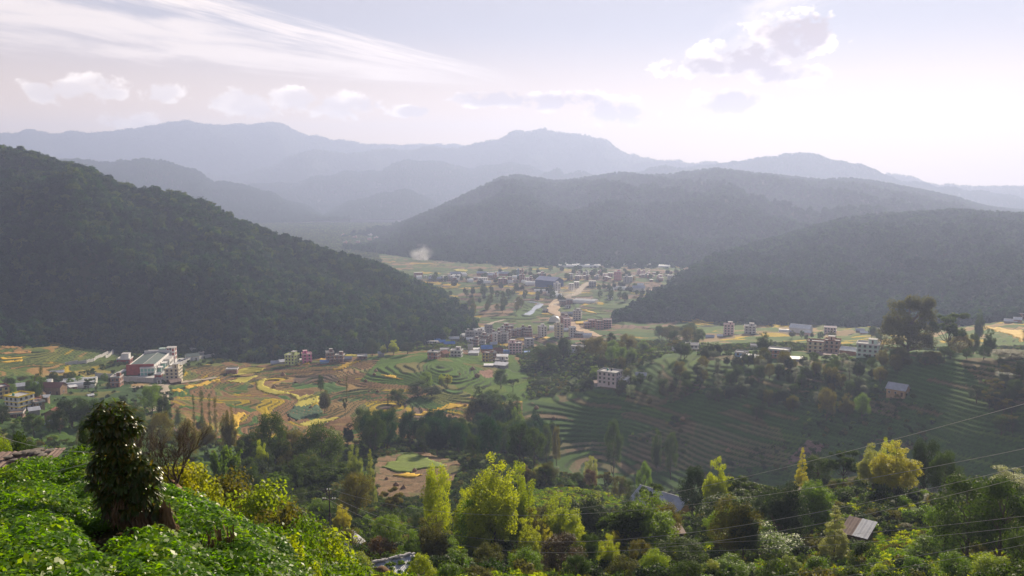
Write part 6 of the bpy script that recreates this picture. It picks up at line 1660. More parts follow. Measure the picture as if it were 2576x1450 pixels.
def wood(name, pts, kinds, leaves, w, label, seed):
    me = bpy.data.meshes.new(name+'_spots'); me.from_pydata([q[:3] for q in pts], [], [])
    at = me.attributes.new('tall', 'FLOAT', 'POINT'); at.data.foreach_set('value', [float(q[3]) for q in pts])
    o = link(name, me); col = bpy.data.collections.new(name+'_kinds')
    for i, lf in enumerate(leaves):
        tm, cm = PROTO[kinds[i % len(kinds)]][i % len(PROTO[kinds[i % len(kinds)]])]
        v = np.empty(len(cm.vertices)*3, np.float32); cm.vertices.foreach_get('co', v)
        t = np.empty(len(tm.vertices)*3, np.float32); tm.vertices.foreach_get('co', t)
        n = len(v)//3; me2 = bpy.data.meshes.new('wood_tree')
        sc_ = np.array((w, w, 1))
        V = np.r_[v.reshape(-1, 3), t.reshape(-1, 3)]*sc_
        fs = [tuple(p_.vertices) for p_ in cm.polygons]; nf = len(fs); fs += [tuple(q+n for q in p_.vertices) for p_ in tm.polygons]
        me2.from_pydata(V.tolist(), [], fs); me2.materials.append(LM[lf]); me2.materials.append(BARK)
        me2.polygons.foreach_set('material_index', np.r_[np.zeros(nf, np.int32), np.ones(len(fs)-nf, np.int32)]); me2.update()
        col.objects.link(bpy.data.objects.new('wood_tree', me2))
    ng = bpy.data.node_groups.new(name+'_nodes', 'GeometryNodeTree'); N = ng.nodes; L = ng.links
    ng.interface.new_socket('Geometry', in_out='INPUT', socket_type='NodeSocketGeometry'); ng.interface.new_socket('Geometry', in_out='OUTPUT', socket_type='NodeSocketGeometry')
    gi = N.new('NodeGroupInput'); out = N.new('NodeGroupOutput')
    ci = N.new('GeometryNodeCollectionInfo'); ci.inputs['Collection'].default_value = col; ci.inputs['Separate Children'].default_value = True; ci.inputs['Reset Children'].default_value = True
    ip = N.new('GeometryNodeInstanceOnPoints'); ip.inputs['Pick Instance'].default_value = True
    na = N.new('GeometryNodeInputNamedAttribute'); na.data_type = 'FLOAT'; na.inputs['Name'].default_value = 'tall'
    rv = N.new('FunctionNodeRandomValue'); rv.data_type = 'FLOAT_VECTOR'; rv.inputs[0].default_value = (-.04, -.04, 0); rv.inputs[1].default_value = (.04, .04, 6.283); rv.inputs['Seed'].default_value = seed
    L.new(gi.outputs[0], ip.inputs['Points']); L.new(ci.outputs[0], ip.inputs['Instance']); L.new(rv.outputs[0], ip.inputs['Rotation']); L.new(na.outputs['Attribute'], ip.inputs['Scale']); L.new(ip.outputs[0], out.inputs[0])
    o.modifiers.new('trees', 'NODES').node_group = ng
    return tag(o, label, kind='stuff')
grove([(840,1130),(1000,1095),(1180,1105),(1330,1100),(1420,1140),(1380,1175),(1180,1165),(1010,1130),(900,1150)], 80, 330, 470, (11, 18), (.5, .75), ('broad', 'oval', 'broad'), ('wood_a', 'wood_b', 'dark', 'wood_a'), 'dark wood filling the gully below the golden band', 'trees of the dark wood below the golden band', 1, mass='wood')
grove([(560,1250),(620,1130),(720,1110),(860,1150),(800,1240),(700,1280)], 22, 180, 380, (7, 13), (.55, .85), ('broad', 'oval', 'umbrella'), ('dark', 'olive', 'deep', 'green'), 'tree on the slope left of the clearing', 'trees on the slope left of the clearing', 2)
grove([(0,1120),(0,1060),(120,1070),(260,1040),(400,1010),(470,1050),(560,1130),(300,1150)], 18, 250, 560, (5, 10), (.6, .95), ('broad', 'oval', 'column', 'broad'), ('dark', 'green', 'olive', 'deep'), 'tree among the houses of the left village', 'trees of the left village', 3)
grove([(0,968),(120,950),(330,960),(330,975),(120,990),(0,1000)], 16, 480, 720, (5, 8), (.7, 1.0), ('broad', 'bush'), ('dark', 'olive', 'green'), 'scrubby belt before the grey factory wall', 'trees before the factory wall', 4, mass='thicket')
grove([(660,905),(690,893),(720,895),(720,908)], 5, 600, 900, (9, 13), (.6, .8), ('broad', 'oval'), ('dark', 'olive'), 'tree at the forest foot beside the lime house', 'trees by the lime house', 5)
grove([(1320,905),(1330,880),(1480,870),(1680,880),(1760,895),(1640,930),(1480,925),(1380,940)], 28, 540, 700, (6, 11), (.7, 1.0), ('broad', 'broad', 'oval', 'umbrella'), ('dark', 'deep', 'green', 'olive'), 'tree of the dense row along the spur crest', 'trees along the spur crest', 6)
grove([(1540,985),(1640,955),(1740,960),(1760,1010),(1640,1030),(1560,1010)], 18, 440, 560, (4, 8), (.7, 1.0), ('broad', 'oval', 'column'), ('dark', 'olive', 'green'), 'thicket on the brow below the pale pink spur house', 'trees below the spur house', 7, mass='thicket')
grove([(1560,960),(1700,925),(1780,905),(1900,905),(2200,905),(2270,930),(2190,1010),(2060,1020),(1900,1060),(1780,1010)], 110, 400, 560, (5, 10), (.6, .95), ('broad', 'broad', 'oval', 'column'), ('dark', 'olive', 'deep', 'dark'), 'thicket on the slope under the ridge houses', 'trees under the ridge houses', 8, mass='thicket')
grove([(2230,905),(2576,885),(2576,910),(2400,920),(2260,930)], 18, 440, 560, (4, 8), (.8, 1.1), ('broad', 'bush'), ('dark', 'olive'), 'thicket under the greatest ridge tree', 'bushes under the greatest tree', 9, mass='thicket')
grove([(2480,960),(2576,930),(2640,1000),(2640,1120),(2500,1110),(2440,1000)], 26, 360, 500, (6, 10), (.7, 1.0), ('broad', 'umbrella'), ('dark', 'olive', 'deep'), 'hazy thicket on the shaded slope at the right edge', 'trees at the right edge', 10, mass='thicket')
grove([(1180,800),(1300,790),(1320,770),(1200,760),(1080,780),(1120,830)], 34, 850, 1300, (8, 14), (.5, .7), ('oval', 'broad', 'column'), ('dark', 'olive'), 'belt of valley trees at the foot of the forested hill', 'valley trees at the forest foot', 11, mass='tree_belt')
grove([(1100,735),(1280,728),(1420,735),(1420,765),(1300,760),(1120,755)], 40, 1000, 1500, (8, 13), (.6, .8), ('broad', 'oval'), ('dark', 'deep'), 'hazy belt of trees crossing the valley fields', 'trees crossing the valley fields', 12, mass='tree_belt')
grove([(1480,740),(1540,720),(1700,735),(1640,760),(1540,765)], 26, 1000, 1450, (8, 13), (.6, .9), ('broad', 'oval'), ('dark', 'deep'), 'hazy trees between the straight street and the right hill', 'trees beside the straight street', 13, mass='tree_belt')
grove([(1050,700),(1330,680),(1700,685),(1720,700),(1330,715),(1100,725)], 60, 1250, 1650, (7, 12), (.7, 1.0), ('broad', 'oval'), ('dark', 'deep'), 'hazy trees among the far town houses', 'trees of the far town', 14, mass='tree_belt')
grove([(1620,855),(1700,845),(1780,850),(1760,870),(1640,872)], 12, 700, 900, (9, 14), (.7, 1.0), ('broad',), ('dark', 'olive'), 'hazy trees in the hollow behind the spur', 'trees behind the spur', 15, mass='tree_belt')
grove([(1940,850),(2200,845),(2280,850),(2260,865),(2000,868)], 12, 700, 950, (6, 11), (.6, .9), ('broad', 'oval'), ('dark', 'olive'), 'hazy trees among the right valley fields', 'trees of the right valley', 16, mass='tree_belt')
grove([(1150,1420),(1350,1350),(1580,1375),(1790,1385),(1900,1340),(2050,1300),(2080,1290),(2040,1400),(1700,1440)], 24, 85, 260, (6, 11), (.6, .9), ('broad', 'oval', 'umbrella'), ('dark', 'green', 'olive', 'deep'), 'tree filling the near wooded slope', 'trees of the near wooded slope', 17)
grove([(1300,1225),(1700,1225),(1740,1260),(1330,1215)], 14, 270, 360, (5, 9), (.6, .9), ('broad', 'umbrella', 'column'), ('olive', 'dark', 'brown', 'light'), 'tree of the belt behind the near field', 'trees behind the near field', 18)
bare_at(2220, 840, 535, 30, 'leafless tree beside the mint green ridge house')
# ------------------------------------------------------------------ the potato field in front
FCT = [(-400, 1464, 10.5), (0, 1464, 11), (250, 1464, 11.3), (460, 1464, 12.2), (720, 1466, 14.2), (0, 1320, 16), (250, 1320, 17), (412, 1350, 16.5), (0, 1220, 27), (90, 1198, 29), (240, 1193, 29), (382, 1252, 24.5), (542, 1313, 20.5), (622, 1354, 18.5), (682, 1415, 15.8), (-400, 1230, 26), (-400, 1320, 15.5), (542, 1420, 14.5), (382, 1420, 13.8), (120, 1260, 22), (300, 1266, 21.5), (462, 1316, 19)]
def field_fit():
    A = [P(*c) for c in FCT]
    for X, d, dr in ((-400, 4, 3.2), (300, 4, 3.2), (800, 4, 3.4), (-400, 8, 4.6), (300, 8, 4.6), (800, 8, 5.0), (1300, 6, 4.8), (-400, 36, 15.5), (100, 38, 16.5), (300, 37, 16.5), (480, 32, 15), (640, 26, 13.5), (800, 21, 12), (900, 15, 9.5), (1100, 10, 7.0), (-400, 48, 25), (200, 48, 25), (600, 40, 22), (900, 30, 18), (1300, 20, 13)):
        A.append(drop_pt(X, d, dr))
    A = np.array(A); n = len(A); r2 = (A[:, None, 0]-A[:, 0])**2+(A[:, None, 1]-A[:, 1])**2
    K = .5*r2*np.log(r2+1e-9); K[np.diag_indices(n)] = .05
    Q = np.c_[np.ones(n), A[:, :2]]; M = np.zeros((n+3, n+3)); M[:n, :n] = K; M[:n, n:] = Q; M[n:, :n] = Q.T
    return A[:, :2], np.linalg.solve(M, np.r_[A[:, 2], 0, 0, 0])
FA, FWt = field_fit()
def field_z(x, y):
    x = np.asarray(x, float); y = np.asarray(y, float); sh = x.shape; x = x.ravel(); y = y.ravel()
    r2 = (x[:, None]-FA[:, 0])**2+(y[:, None]-FA[:, 1])**2
    z = (.5*r2*np.log(r2+1e-9))@FWt[:len(FA)]+FWt[len(FA)]+FWt[len(FA)+1]*x+FWt[len(FA)+2]*y
    # ridged rows and hollows, a sunken foot track
    z += .10*np.sin((x*.75+y*.42)*5.2+3*fbm(x/3, y/3, 2, 6))+(fbm(x/2.2, y/2.2, 3, 21)-.5)*.28
    return z.reshape(sh)
TRACK = [P(215, 1330, 15.7), P(222, 1355, 15), P(236, 1378, 14.4), P(262, 1400, 13.8), P(250, 1450, 12.4)]
def track_d(x, y):
    d = np.full(np.shape(x), 9.)
    for a, b in zip(TRACK[:-1], TRACK[1:]):
        t = np.clip(((x-a[0])*(b[0]-a[0])+(y-a[1])*(b[1]-a[1]))/((b[0]-a[0])**2+(b[1]-a[1])**2), 0, 1)
        d = np.minimum(d, np.hypot(x-a[0]-t*(b[0]-a[0]), y-a[1]-t*(b[1]-a[1])))
    return d
def FIELD_Z(x, y):
    z = field_z(np.array([x]), np.array([y])); return float(z[0]-.45*math.exp(-(float(track_d(np.array([x]), np.array([y]))[0])/.35)**2))
def build_field():
    xs = np.arange(-32, 14, .16); ys = np.arange(2.5, 50, .16)
    x, y = np.meshgrid(xs, ys); z = field_z(x, y); td = track_d(x, y); z -= .45*np.exp(-(td/.35)**2)
    nr, nc = x.shape; I = np.arange(nr*nc).reshape(nr, nc)
    F = np.stack([I[:-1, :-1], I[:-1, 1:], I[1:, 1:], I[1:, :-1]], -1).reshape(-1, 4)
    me = mesh_np('crop_field', np.c_[x.ravel(), y.ravel(), z.ravel()], F, True)
    X, Y = proj(x, y, z)
    crest = np.interp(X, [-600, 0, 90, 240, 400, 560, 640, 700, 745, 800], [1226, 1212, 1190, 1186, 1246, 1310, 1350, 1412, 1470, 1600])
    d = np.hypot(x, y)
    w = ((Y > crest-6) & (X < 740) & (d < 33)).astype(float)
    w *= np.clip((td-.12)/.25, 0, 1)
    w *= .75+.5*fbm(x/1.5, y/1.5, 2, 3)
    mb_ = P(345, 1338, 16.2); mb2 = P(425, 1334, 16.0)
    w[(np.hypot(x-mb_[0], (y-mb_[1]+.55)*.7) < .62) | (np.hypot(x-mb2[0], y-mb2[1]+.35) < .35)] = 0
    at = me.attributes.new('crop', 'FLOAT', 'POINT'); at.data.foreach_set('value', w.astype(np.float32).ravel())
    g = np.where((w < .05) & (d < 48) & (d > 17) & (X < 1100) & (td > .5), 1., 0.)
    at = me.attributes.new('weeds', 'FLOAT', 'POINT'); at.data.foreach_set('value', g.astype(np.float32).ravel())
    m = simple('dark_garden_soil', (.09, .065, .035), .95, .4, 3, .1, .6)
    return tag(link('crop_field', me, mat=m), kind='structure')
FIELD = build_field()
POTATO = leafmat('potato_leaf', (.105, .215, .006), .6, (1.9, 1.85, .2), .35, .35, .4)
POTATO2 = leafmat('potato_leaf_young', (.16, .24, .012), .54, (1.6, 1.7, .3), .3, .3, .42)
def potato_kinds():
    out = []
    for i in range(5):
        rs = np.random.default_rng(900+i); C = []; Nn = []; Sz = []
        for s in range(16):                                   # stems with leaflets in pairs
            q = rs.random()*6.28; L = .16+.16*rs.random(); h = .12+.30*rs.random()
            for k in range(5):
                t = (k+1)/5; c = np.array((math.cos(q)*L*t, math.sin(q)*L*t, h*(1-.35*t*t)))
                for sd in (-1, 1) if k < 4 else (0,):
                    side = np.array((-math.sin(q), math.cos(q), 0))*sd*.045
                    n = np.array((math.cos(q)*.5*t, math.sin(q)*.5*t, 1))+rs.normal(size=3)*.38; C.append(c+side+rs.normal(size=3)*.008); Nn.append(n/np.linalg.norm(n))
        C = np.array(C); Nn = np.array(Nn)
        V, F = leaf_quads(C, Nn, .05, 1.6, rs=rs)
        out.append(proto_obj('potato_plant', V, F, POTATO2 if i == 4 else POTATO))
    return out
scatter('potato_crop', FIELD, potato_kinds(), 30, .6, 1.2, 5, attr='crop', label='dense bright green potato crop covering the near field', tilt=.3)
def weed_kinds():
    out = []
    for i, lf in enumerate(('bright', 'green', 'olive', 'green')):
        rs = np.random.default_rng(950+i); blobs = [(rs.normal()*.2, rs.normal()*.2, .1+.5*rs.random(), .14+.1*rs.random()) for k in range(9)]
        V, F = blob_leaves(blobs, 40, .075, .3, 1., rs); out.append(proto_obj('weed', V*1.1, F, LM[lf]))
    return out
scatter('weeds', FIELD, weed_kinds(), 2.2, .3, .9, 6, attr='weeds', label='weeds and shrubs on the bank below the potato field')
# taller bushes on the bank right of the field
NEARB = [(690,1330,26,60,'bush','green','leafy shrub at the right end of the potato field'),(745,1325,34,75,'broad','green','large-leaved sapling thicket right of the potato field'),(790,1345,38,66,'bush','bright','bright shrub below the power pole'),(720,1385,22,60,'bush','bright','bright low bush hanging over the field edge'),
         (780,1400,26,85,'bush','green','low green bush at the lower edge beside the field'),(850,1400,40,90,'bush','bright','bright tangle at the lower edge left of the stone roof'),(905,1390,60,60,'bush','light','pale tall grass clump by the little hut'),(880,1425,36,70,'bush','green','green tangle at the lower edge before the hut'),
         (600,1195,60,95,'bush','olive','large olive yellow shrub on the slope behind the field'),(640,1225,56,70,'bush','bright','second yellow-green shrub behind the field edge'),(560,1215,70,60,'bush','olive','olive shrub left of the large olive yellow one'),(690,1275,50,70,'bush','olive','olive shrub above the right end of the field'),
         (470,1160,29,55,'bush','yellow','yellow shrub under the bare tree'),(440,1175,28,40,'bush','yellow','smaller yellow shrub at the bare tree foot'),(1130,1420,70,80,'bush','green','green shrub right of the stone roof'),(1060,1395,80,70,'bush','bright','bright shrub behind the stone roof'),(1200,1430,75,80,'bush','olive','olive shrub at the lower edge right of the stone roof')]
for X, Yt, d, w, kd, lf, lab in NEARB:
    t = P(X, Yt, d); gz = max(FIELD_Z(t[0], t[1]) if (d < 46 and t[0] < 13) else -1e9, float(ground_z(t[0], t[1])[0]))
    H = max(t[2]-gz+.3, 1.0)
    H = min(H, 9); plant('shrub', kd, t[0], t[1], gz-.3, H, max(w*d/FX, H*.75), lf, lab, 'shrub')
t = P(447, 1022, 38); gz = -1e9
def bare_near(X, Ytop, Ybase, d, lab, W):
    t = P(X, Ytop, d); b = P(X, Ybase, d); H = t[2]-b[2]
    plant('bare_tree', 'bare', b[0], b[1], b[2]-.4, H*.95, W, None, lab, 'tree')
bare_near(447, 1015, 1240, 27, 'leafless tree with fan of thin branches behind the mango tree', 2.2)
bare_near(395, 1045, 1230, 29, 'lower leafless tree left of the fan-shaped one', 1.6)
bare_near(330, 1040, 1180, 33, 'thin leafless tree hidden behind the mango tree', 1.9)

# ------------------------------------------------------------------ the mango tree wrapped in maize stalks
MANGO = leafmat('mango_leaf', (.058, .092, .012), .46, (1.9, 1.8, .35), .4, .45, .33)
MANGO_Y = leafmat('mango_leaf_lit_edge', (.14, .12, .015), .55, (1.8, 1.5, .4), .35, .7, .28)  # yellower leaf colour stands in for warm light on the crown edges
STALK = simple('dry_maize', (.17, .105, .055), .9, .4, 6, .15)
def long_leaf(base, dirv, L, w, rs, bend=.5):
    """lanceolate drooping leaf of four segments folded along its midrib"""
    d = dirv/np.linalg.norm(dirv); s = np.cross(d, (0, 0, 1.)); s = s/(np.linalg.norm(s)+1e-6)
    up = np.cross(s, d); vs = []; p = np.array(base, float); n = 4
    for i in range(n+1):
        t = i/n; ww = w*math.sin(math.pi*min(1, .12+.88*t))**.8*(1 if t < 1 else 0)
        vs += [p-s*ww+up*ww*.35, p, p+s*ww+up*ww*.35]
        d = d+np.array((0, 0, -bend/n)); d /= np.linalg.norm(d); up = np.cross(s, d)
        p = p+d*L/n
    fs = []
    for i in range(n):
        a = i*3; fs += [(a, a+3, a+4, a+1), (a+1, a+4, a+5, a+2)]
    return vs, fs
def mango():
    d0 = 16.2; b = P(345, 1338, d0); rs = np.random.default_rng(4)
    bx, by = b[0], b[1]; bz = max(b[2], FIELD_Z(b[0], b[1]-.25)+.04)
    s = d0/FX*1.03
    root = empty('mango_tree', (bx, by, bz), 0, 'dark mango tree with drooping leaves and maize stalks wrapped round its base', 'tree')
    def L(X, Y, dy=0.): return np.array(((X-345)*s, dy, (1338-Y)*s*.93))
    tr = MB()
    main = [L(345, 1345), L(335, 1280), L(318, 1200), L(302, 1130), L(300, 1080), L(305, 1040)]
    tr.tube(main, [.09, .08, .07, .055, .04, .02], 8)
    tips = []
    # crown outline: (X, Y, radius) in picture units; the ball on top, a waist, a broad skirt
    outline = [(300,1030,44),(285,1050,40),(325,1045,38),(345,1065,28),(262,1060,26),(290,1085,36),(318,1095,36),(278,1110,28),(300,1125,40),(330,1135,34),(280,1150,32),(262,1180,26),(300,1170,46),(345,1170,40),(372,1165,24),(300,1205,52),(345,1205,46),(380,1190,22),(270,1215,32),(330,1240,50),(370,1225,32),(285,1250,34),(345,1262,42),(375,1258,26),(395,1280,20),(300,1270,30)]
    V = []; F = []; V2 = []; F2 = []
    for (X, Y, r) in outline:
        c = L(X, Y+8); rr = r*s*.9
        i = min(range(len(main)), key=lambda k: np.linalg.norm(main[k]-c)+max(0, main[k][2]-c[2])*3)
        tr.tube([main[i], (main[i]+c)/2+rs.normal(size=3)*.05, c], [.022, .016, .008], 5)
        for w in range(max(7, int(r/1.9))):                     # whorls of leaves
            q = rs.normal(size=3); q /= np.linalg.norm(q); k = c+q*rr*np.array((.85, .95, .85))*(.55+.45*rs.random())
            tr.tube([c+(k-c)*.2, k], [.008, .004], 4, False)
            for m in range(11):
                a = rs.random()*6.28; out = q*.9+np.array((math.cos(a), math.sin(a), .25+.4*rs.random()))*.9
                vs, fs = long_leaf(k, out, .13+.09*rs.random(), .019+.007*rs.random(), rs, 1.1+.7*rs.random())
                if rs.random() < .3: fs = [tuple(j+len(V2) for j in f) for f in fs]; V2 += vs; F2 += fs
                else: fs = [tuple(j+len(V) for j in f) for f in fs]; V += vs; F += fs
    tm = tr.build('trunk', BARK, root, smooth_=True)
    link('crown', mesh_np('crown', V, F), root, mat=MANGO)
    link('warm_lit_leaves', mesh_np('warm_lit_leaves', V2, F2), root, mat=MANGO_Y)  # share of leaves in the tint that imitates warm edge light
    # sheaf of dry stalks leaning on the trunk
    mb = MB()
    def sheaf(cx, z0, z1, r0, r1, n):
        for i in range(n):
            a = rs.random()*6.28; t = rs.random()**.6
            p0 = np.array((cx+math.cos(a)*r0*t, math.sin(a)*r0*t, z0+rs.normal()*.06)); p1 = np.array((cx-.06+math.cos(a+.4)*r1*t, math.sin(a+.4)*r1*t, z1+rs.normal()*.09))
            m_ = (p0+p1)/2+rs.normal(size=3)*.05; vs = []
            wv = np.array((-math.sin(a), math.cos(a), 0))*(.007+.008*rs.random())
            for p_ in (p0, m_, p1): vs += [p_-wv, p_+wv+np.array((0, 0, .01))]
            mb.add(vs, [(0, 1, 3, 2), (2, 3, 5, 4)])
            if i % 2 == 0:
                v2, f2 = long_leaf(m_, np.array((math.cos(a), math.sin(a), .3)), .19, .014, rs, 2.6); mb.add(v2, f2)
    c = L(352, 1338); sheaf(c[0], -.2, .6, .27, .13, 460)
    c2 = L(315, 1290); sheaf(c2[0], .15, .65, .27, .17, 260)
    mb.build('maize_stalks', STALK, root)
    mb = MB(); rs = np.random.default_rng(9)
    c3 = L(425, 1330)
    o2 = empty('maize_sheaf', (bx+c3[0], by-.1, bz-.1), 0, 'short bundle of dry brown maize stalks beside the mango tree', 'maize sheaf')
    sheaf(0, -.1, .42, .15, .09, 320); mb.build('stalks', STALK, o2)
    mb = MB(); p = P(562, 1375, 14.0)
    o3 = empty('maize_stubble', (p[0], p[1], FIELD_Z(p[0], p[1])), 0, 'few broken dry maize stalks standing in the potato crop', 'maize stubble')
    for cx in (-.16, 0, .17):
        sheaf(cx, 0, .48, .05, .09, 16)
    mb.build('stalks', STALK, o3)
mango()
# stack of straw under the bare tree
b = P(432, 1228, 27); o = link('haystack', _hm[0], loc=(b[0], b[1], b[2]-.5)); o.scale = (.65, .65, .75); tag(o, 'small dark straw heap at the foot of the bare tree', 'haystack')

# ------------------------------------------------------------------ stone hut at the left edge: block walls, tin roof held down by stones
STONE = simple('roof_stone', (.21, .18, .155), .9, .35, 3, .15, .6)
BLOCK = simple('concrete_block', (.25, .225, .195), .95, .3, 2, .1, .5)
def stone_hut():
    d = 31.0; b = P(52, 1192, d); s = d/FX*1.03
    root = empty('stone_hut', b, .12, 'low block hut with tin roof at the edge of the potato field', 'hut')
    W, D_, Hh = 95*s, 1.5, .24
    bw = .36; bh = .18
    for r in range(4):
        n = int(W/bw)
        for i in range(n+1):
            x0 = -W/2+(i-(r % 2)*.5)*bw; x1 = min(x0+bw-.015, W/2); x0 = max(x0, -W/2)
            if x1-x0 > .06: MB().bevbox(x0, x1, -D_/2, -D_/2+.18, -.5+r*bh, -.5+r*bh+bh-.015, .012).build('block', BLOCK, root)
        for i in range(int(D_/bw)):
            y0 = -D_/2+.19+i*bw; MB().bevbox(W/2-.18, W/2, y0, y0+bw-.015, -.5+r*bh, -.5+r*bh+bh-.015, .012).build('block', BLOCK, root)
    MB().box(-W/2+.02, W/2-.19, -D_/2+.19, D_/2, -.5, Hh-.02).build('inner_wall', BLOCK, root)
    for k, (x0, x1, dz) in enumerate(((-W/2-.35, -.12, 0), (-.2, W/2+.12, .03), (W/2-.05, W/2+.33, .06))):
        n = max(6, int((x1-x0)/.09)); vs = []; fs = []
        for y, z in ((-D_/2-.3, Hh+.02), (D_/2+.3, Hh+.16)):
            for i in range(n+1): vs.append((x0+(x1-x0)*i/n, y, z+dz+(.03 if i % 2 else 0)))
        for i in range(n): fs.append((i, i+1, n+2+i, n+1+i))
        MB().add(vs, fs).build('roof_sheet', TIN_R, root)
    rs = random.Random(3); c, s_ = math.cos(.12), math.sin(.12)
    spots = [(-.52,.28,.16),(-.30,.42,.2),(-.1,.5,.24),(.12,.5,.26),(.34,.42,.22),(.5,.3,.2),(-.38,-.55,.17),(-.15,-.6,.15),(.05,-.55,.2),(.28,-.1,.16),(-.6,-.2,.13),(.62,.55,.2),(.2,.62,.22),(-.25,.1,.14)]
    labs = ('thin slab','long slab','broad slab','largest slab','thick slab','leaning slab','square stone','small cube stone','long front stone','middle stone','left corner stone','right corner slab','top slab','half hidden stone')
    for (fx, fy, r), lb in zip(spots, labs):
        x, y = fx*W*.72, fy*D_; z = Hh+.11+fy*.12+.03; r = r*.75
        m = MB(); n = 8
        prof = [(.8, -.16), (1.0, 0), (.95, .22), (.6, .30)]
        for rr, zz in prof:
            for j in range(n):
                q = 6.283*j/n; k = .8+.4*rs.random(); m.v.append((r*1.3*rr*k*math.cos(q), r*.9*rr*k*math.sin(q), r*zz*1.2+.05*rs.random()*r))
        for i in range(3):
            for j in range(n): m.f.append((i*n+j, i*n+(j+1) % n, (i+1)*n+(j+1) % n, (i+1)*n+j))
        m.f.append(tuple(range(n))[::-1]); m.f.append(tuple(range(3*n, 4*n)))
        o = m.build('roof_stone', STONE, loc=(b[0]+x*c-y*s_, b[1]+x*s_+y*c, b[2]+z), rotz=rs.uniform(0, 3))
        tag(o, '%s weighing down the tin roof of the block hut' % lb, 'stone', 'stones on the hut roof')
stone_hut()
# ------------------------------------------------------------------ stone-weighted roof at the lower edge
def stone_roof():
    p = P(1000, 1436, 84); k = mpp(p)
    root = empty('stone_roof_house', p, facing(p)+.35, 'low house roof edged with pale stones and overgrown by creeper at the lower edge', 'house')
    W = 122*k; D_ = 3.6
    MB().box(-W/2+.3, W/2-.3, -D_/2+.3, D_/2-.3, -4, -.15).build('wall', MUD, root)
    n = 9
    for i in range(n):
        x0 = -W/2+W*i/n; x1 = x0+W/n+.08
        MB().add([(x0,-D_/2,-.25),(x1,-D_/2,-.25),(x1,D_/2,.55),(x0,D_/2,.55)]+[(x0,-D_/2,-.2+.03*(i%2)),(x1,-D_/2,-.2+.03*(i%2)),(x1,D_/2,.6+.03*(i%2)),(x0,D_/2,.6+.03*(i%2))], [(3,2,1,0),(4,5,6,7),(0,1,5,4),(1,2,6,5),(2,3,7,6),(3,0,4,7)]).build('roof_sheet', TIN if i % 3 else TIN_W, root)
    rs = random.Random(8)
    for i in range(20):
        x = -W/2+W*(i+.5)/20; r = rs.uniform(.14, .26)
        m = MB().bevbox(-r*1.2, r*1.2, -r*.7, r*.7, 0, r*.9, r*.25)
        m.build('edge_stone', LIGHT_C, root, (x, D_/2-.25+rs.uniform(-.1, .1), .62), rs.uniform(-.5, .5))
    rs2 = np.random.default_rng(5)
    blobs = [(rs2.uniform(-W/2, W/2), rs2.uniform(-D_/2, D_/2*.5), 0, rs2.uniform(.15, .4)) for _ in range(34)]
    blobs = [(x, y, .18+(y+D_/2)/D_*.8-.35, r) for x, y, z, r in blobs]
    V, F = blob_leaves(blobs, 40, .16, .3, .5, rs2); c = link('creeper', mesh_np('creeper', V, F), root, mat=LM['green'])
    m = MB().lathe([(.75, -.1), (.9, .25), (.75, .7), (.4, 1.0), (.1, 1.1)], 10); m.v = [(x*(1+.15*rs2.normal()), y*(1+.15*rs2.normal()), z) for x, y, z in m.v]
    q = P(960, 1420, 83); tag(m.build('straw_bundle', STALK, loc=(q[0], q[1], p[2]-.1), smooth_=True), 'heap of dry straw thrown on the stone-edged roof', 'straw heap')
stone_roof()
# ------------------------------------------------------------------ power pole and lines
STEEL = simple('rusty_steel', (.07, .05, .045), .7, .3, 4, .3, 0, .3); CER = simple('insulator', (.55, .53, .52), .3, .1, 2, .5); WIRE = simple('aluminium_wire', (.42, .40, .38), .5, .1, 2, .4, 0, .4)
PD = 150.
def pole():
    t = P(828, 1233, PD); b = P(828, 1350, PD); g = float(ground_z(t[0], t[1])[0]); s = PD/FX*1.03
    root = empty('power_pole', (t[0], t[1], g), 0, 'dark steel power pole with crossarm and white insulators', 'power pole')
    H = t[2]-g
    MB().tube([(0, 0, -.5), (0, 0, H*.55), (0, 0, H)], [.15, .12, .09], 8).build('pole', STEEL, root)
    MB().box(-1.15, 1.0, -.06, .06, H-1.78, H-1.64).build('crossarm', STEEL, root)
    MB().box(-.45, .25, -.05, .05, H-.14, H-.04).build('top_bracket', STEEL, root)
    for x, z in ((-1.1, -1.62), (-.75, -1.62), (.55, -1.62), (.95, -1.62), (-.35, -.02), (.1, -.02)):
        MB().lathe([(.05, 0), (.12, .04), (.12, .1), (.07, .13), (.13, .17), (.12, .24), (.04, .3)], 8, x, 0).build('insulator', CER, root, (0, 0, H+z))
    MB().box(-.22, .22, -.16, .16, H-4.9, H-4.3).build('fuse_box', STEEL, root)
    MB().tube([(.05, 0, H-4.2), (.55, -1.2, -.2)], .025, 4).build('stay_wire', WIRE, root)
    MB().tube([(-.05, 0, H-4.4), (-1.6, -2, -.5)], .025, 4).build('stay_wire', WIRE, root)
    return (t[0], t[1], g), H
PL, PH = pole()
def wire(a, b, sag, label, r=.016, n=28):
    a = np.array(a, float); b = np.array(b, float)
    pts = [a+(b-a)*t-np.array((0, 0, sag*4*t*(1-t))) for t in np.linspace(0, 1, n)]
    o = MB().tube([p_-a for p_ in pts], r, 5).build('power_line', WIRE, loc=a, smooth_=True)
    return tag(o, label, 'power line', 'overhead power lines')
def pp(dx, dz): return (PL[0]+dx, PL[1], PL[2]+PH+dz)
wire(pp(.1, .2), P(2900, 1060, 62), 5.2, 'upper line sweeping from the pole across the trees to the right edge')
wire(pp(.95, -1.35), P(2900, 1088, 60), 7.2, 'second line sagging from the crossarm to the right edge')
wire(pp(-.75, -1.35), P(2900, 1112, 61), 8.2, 'third line sagging lowest from the crossarm')
wire(pp(-.35, .2), P(330, 1255, 190), 1.5, 'thin line running left from the top of the pole', .011)
wire(pp(-1.1, -1.4), P(330, 1268, 190), 1.5, 'lower thin line running left from the crossarm', .011)
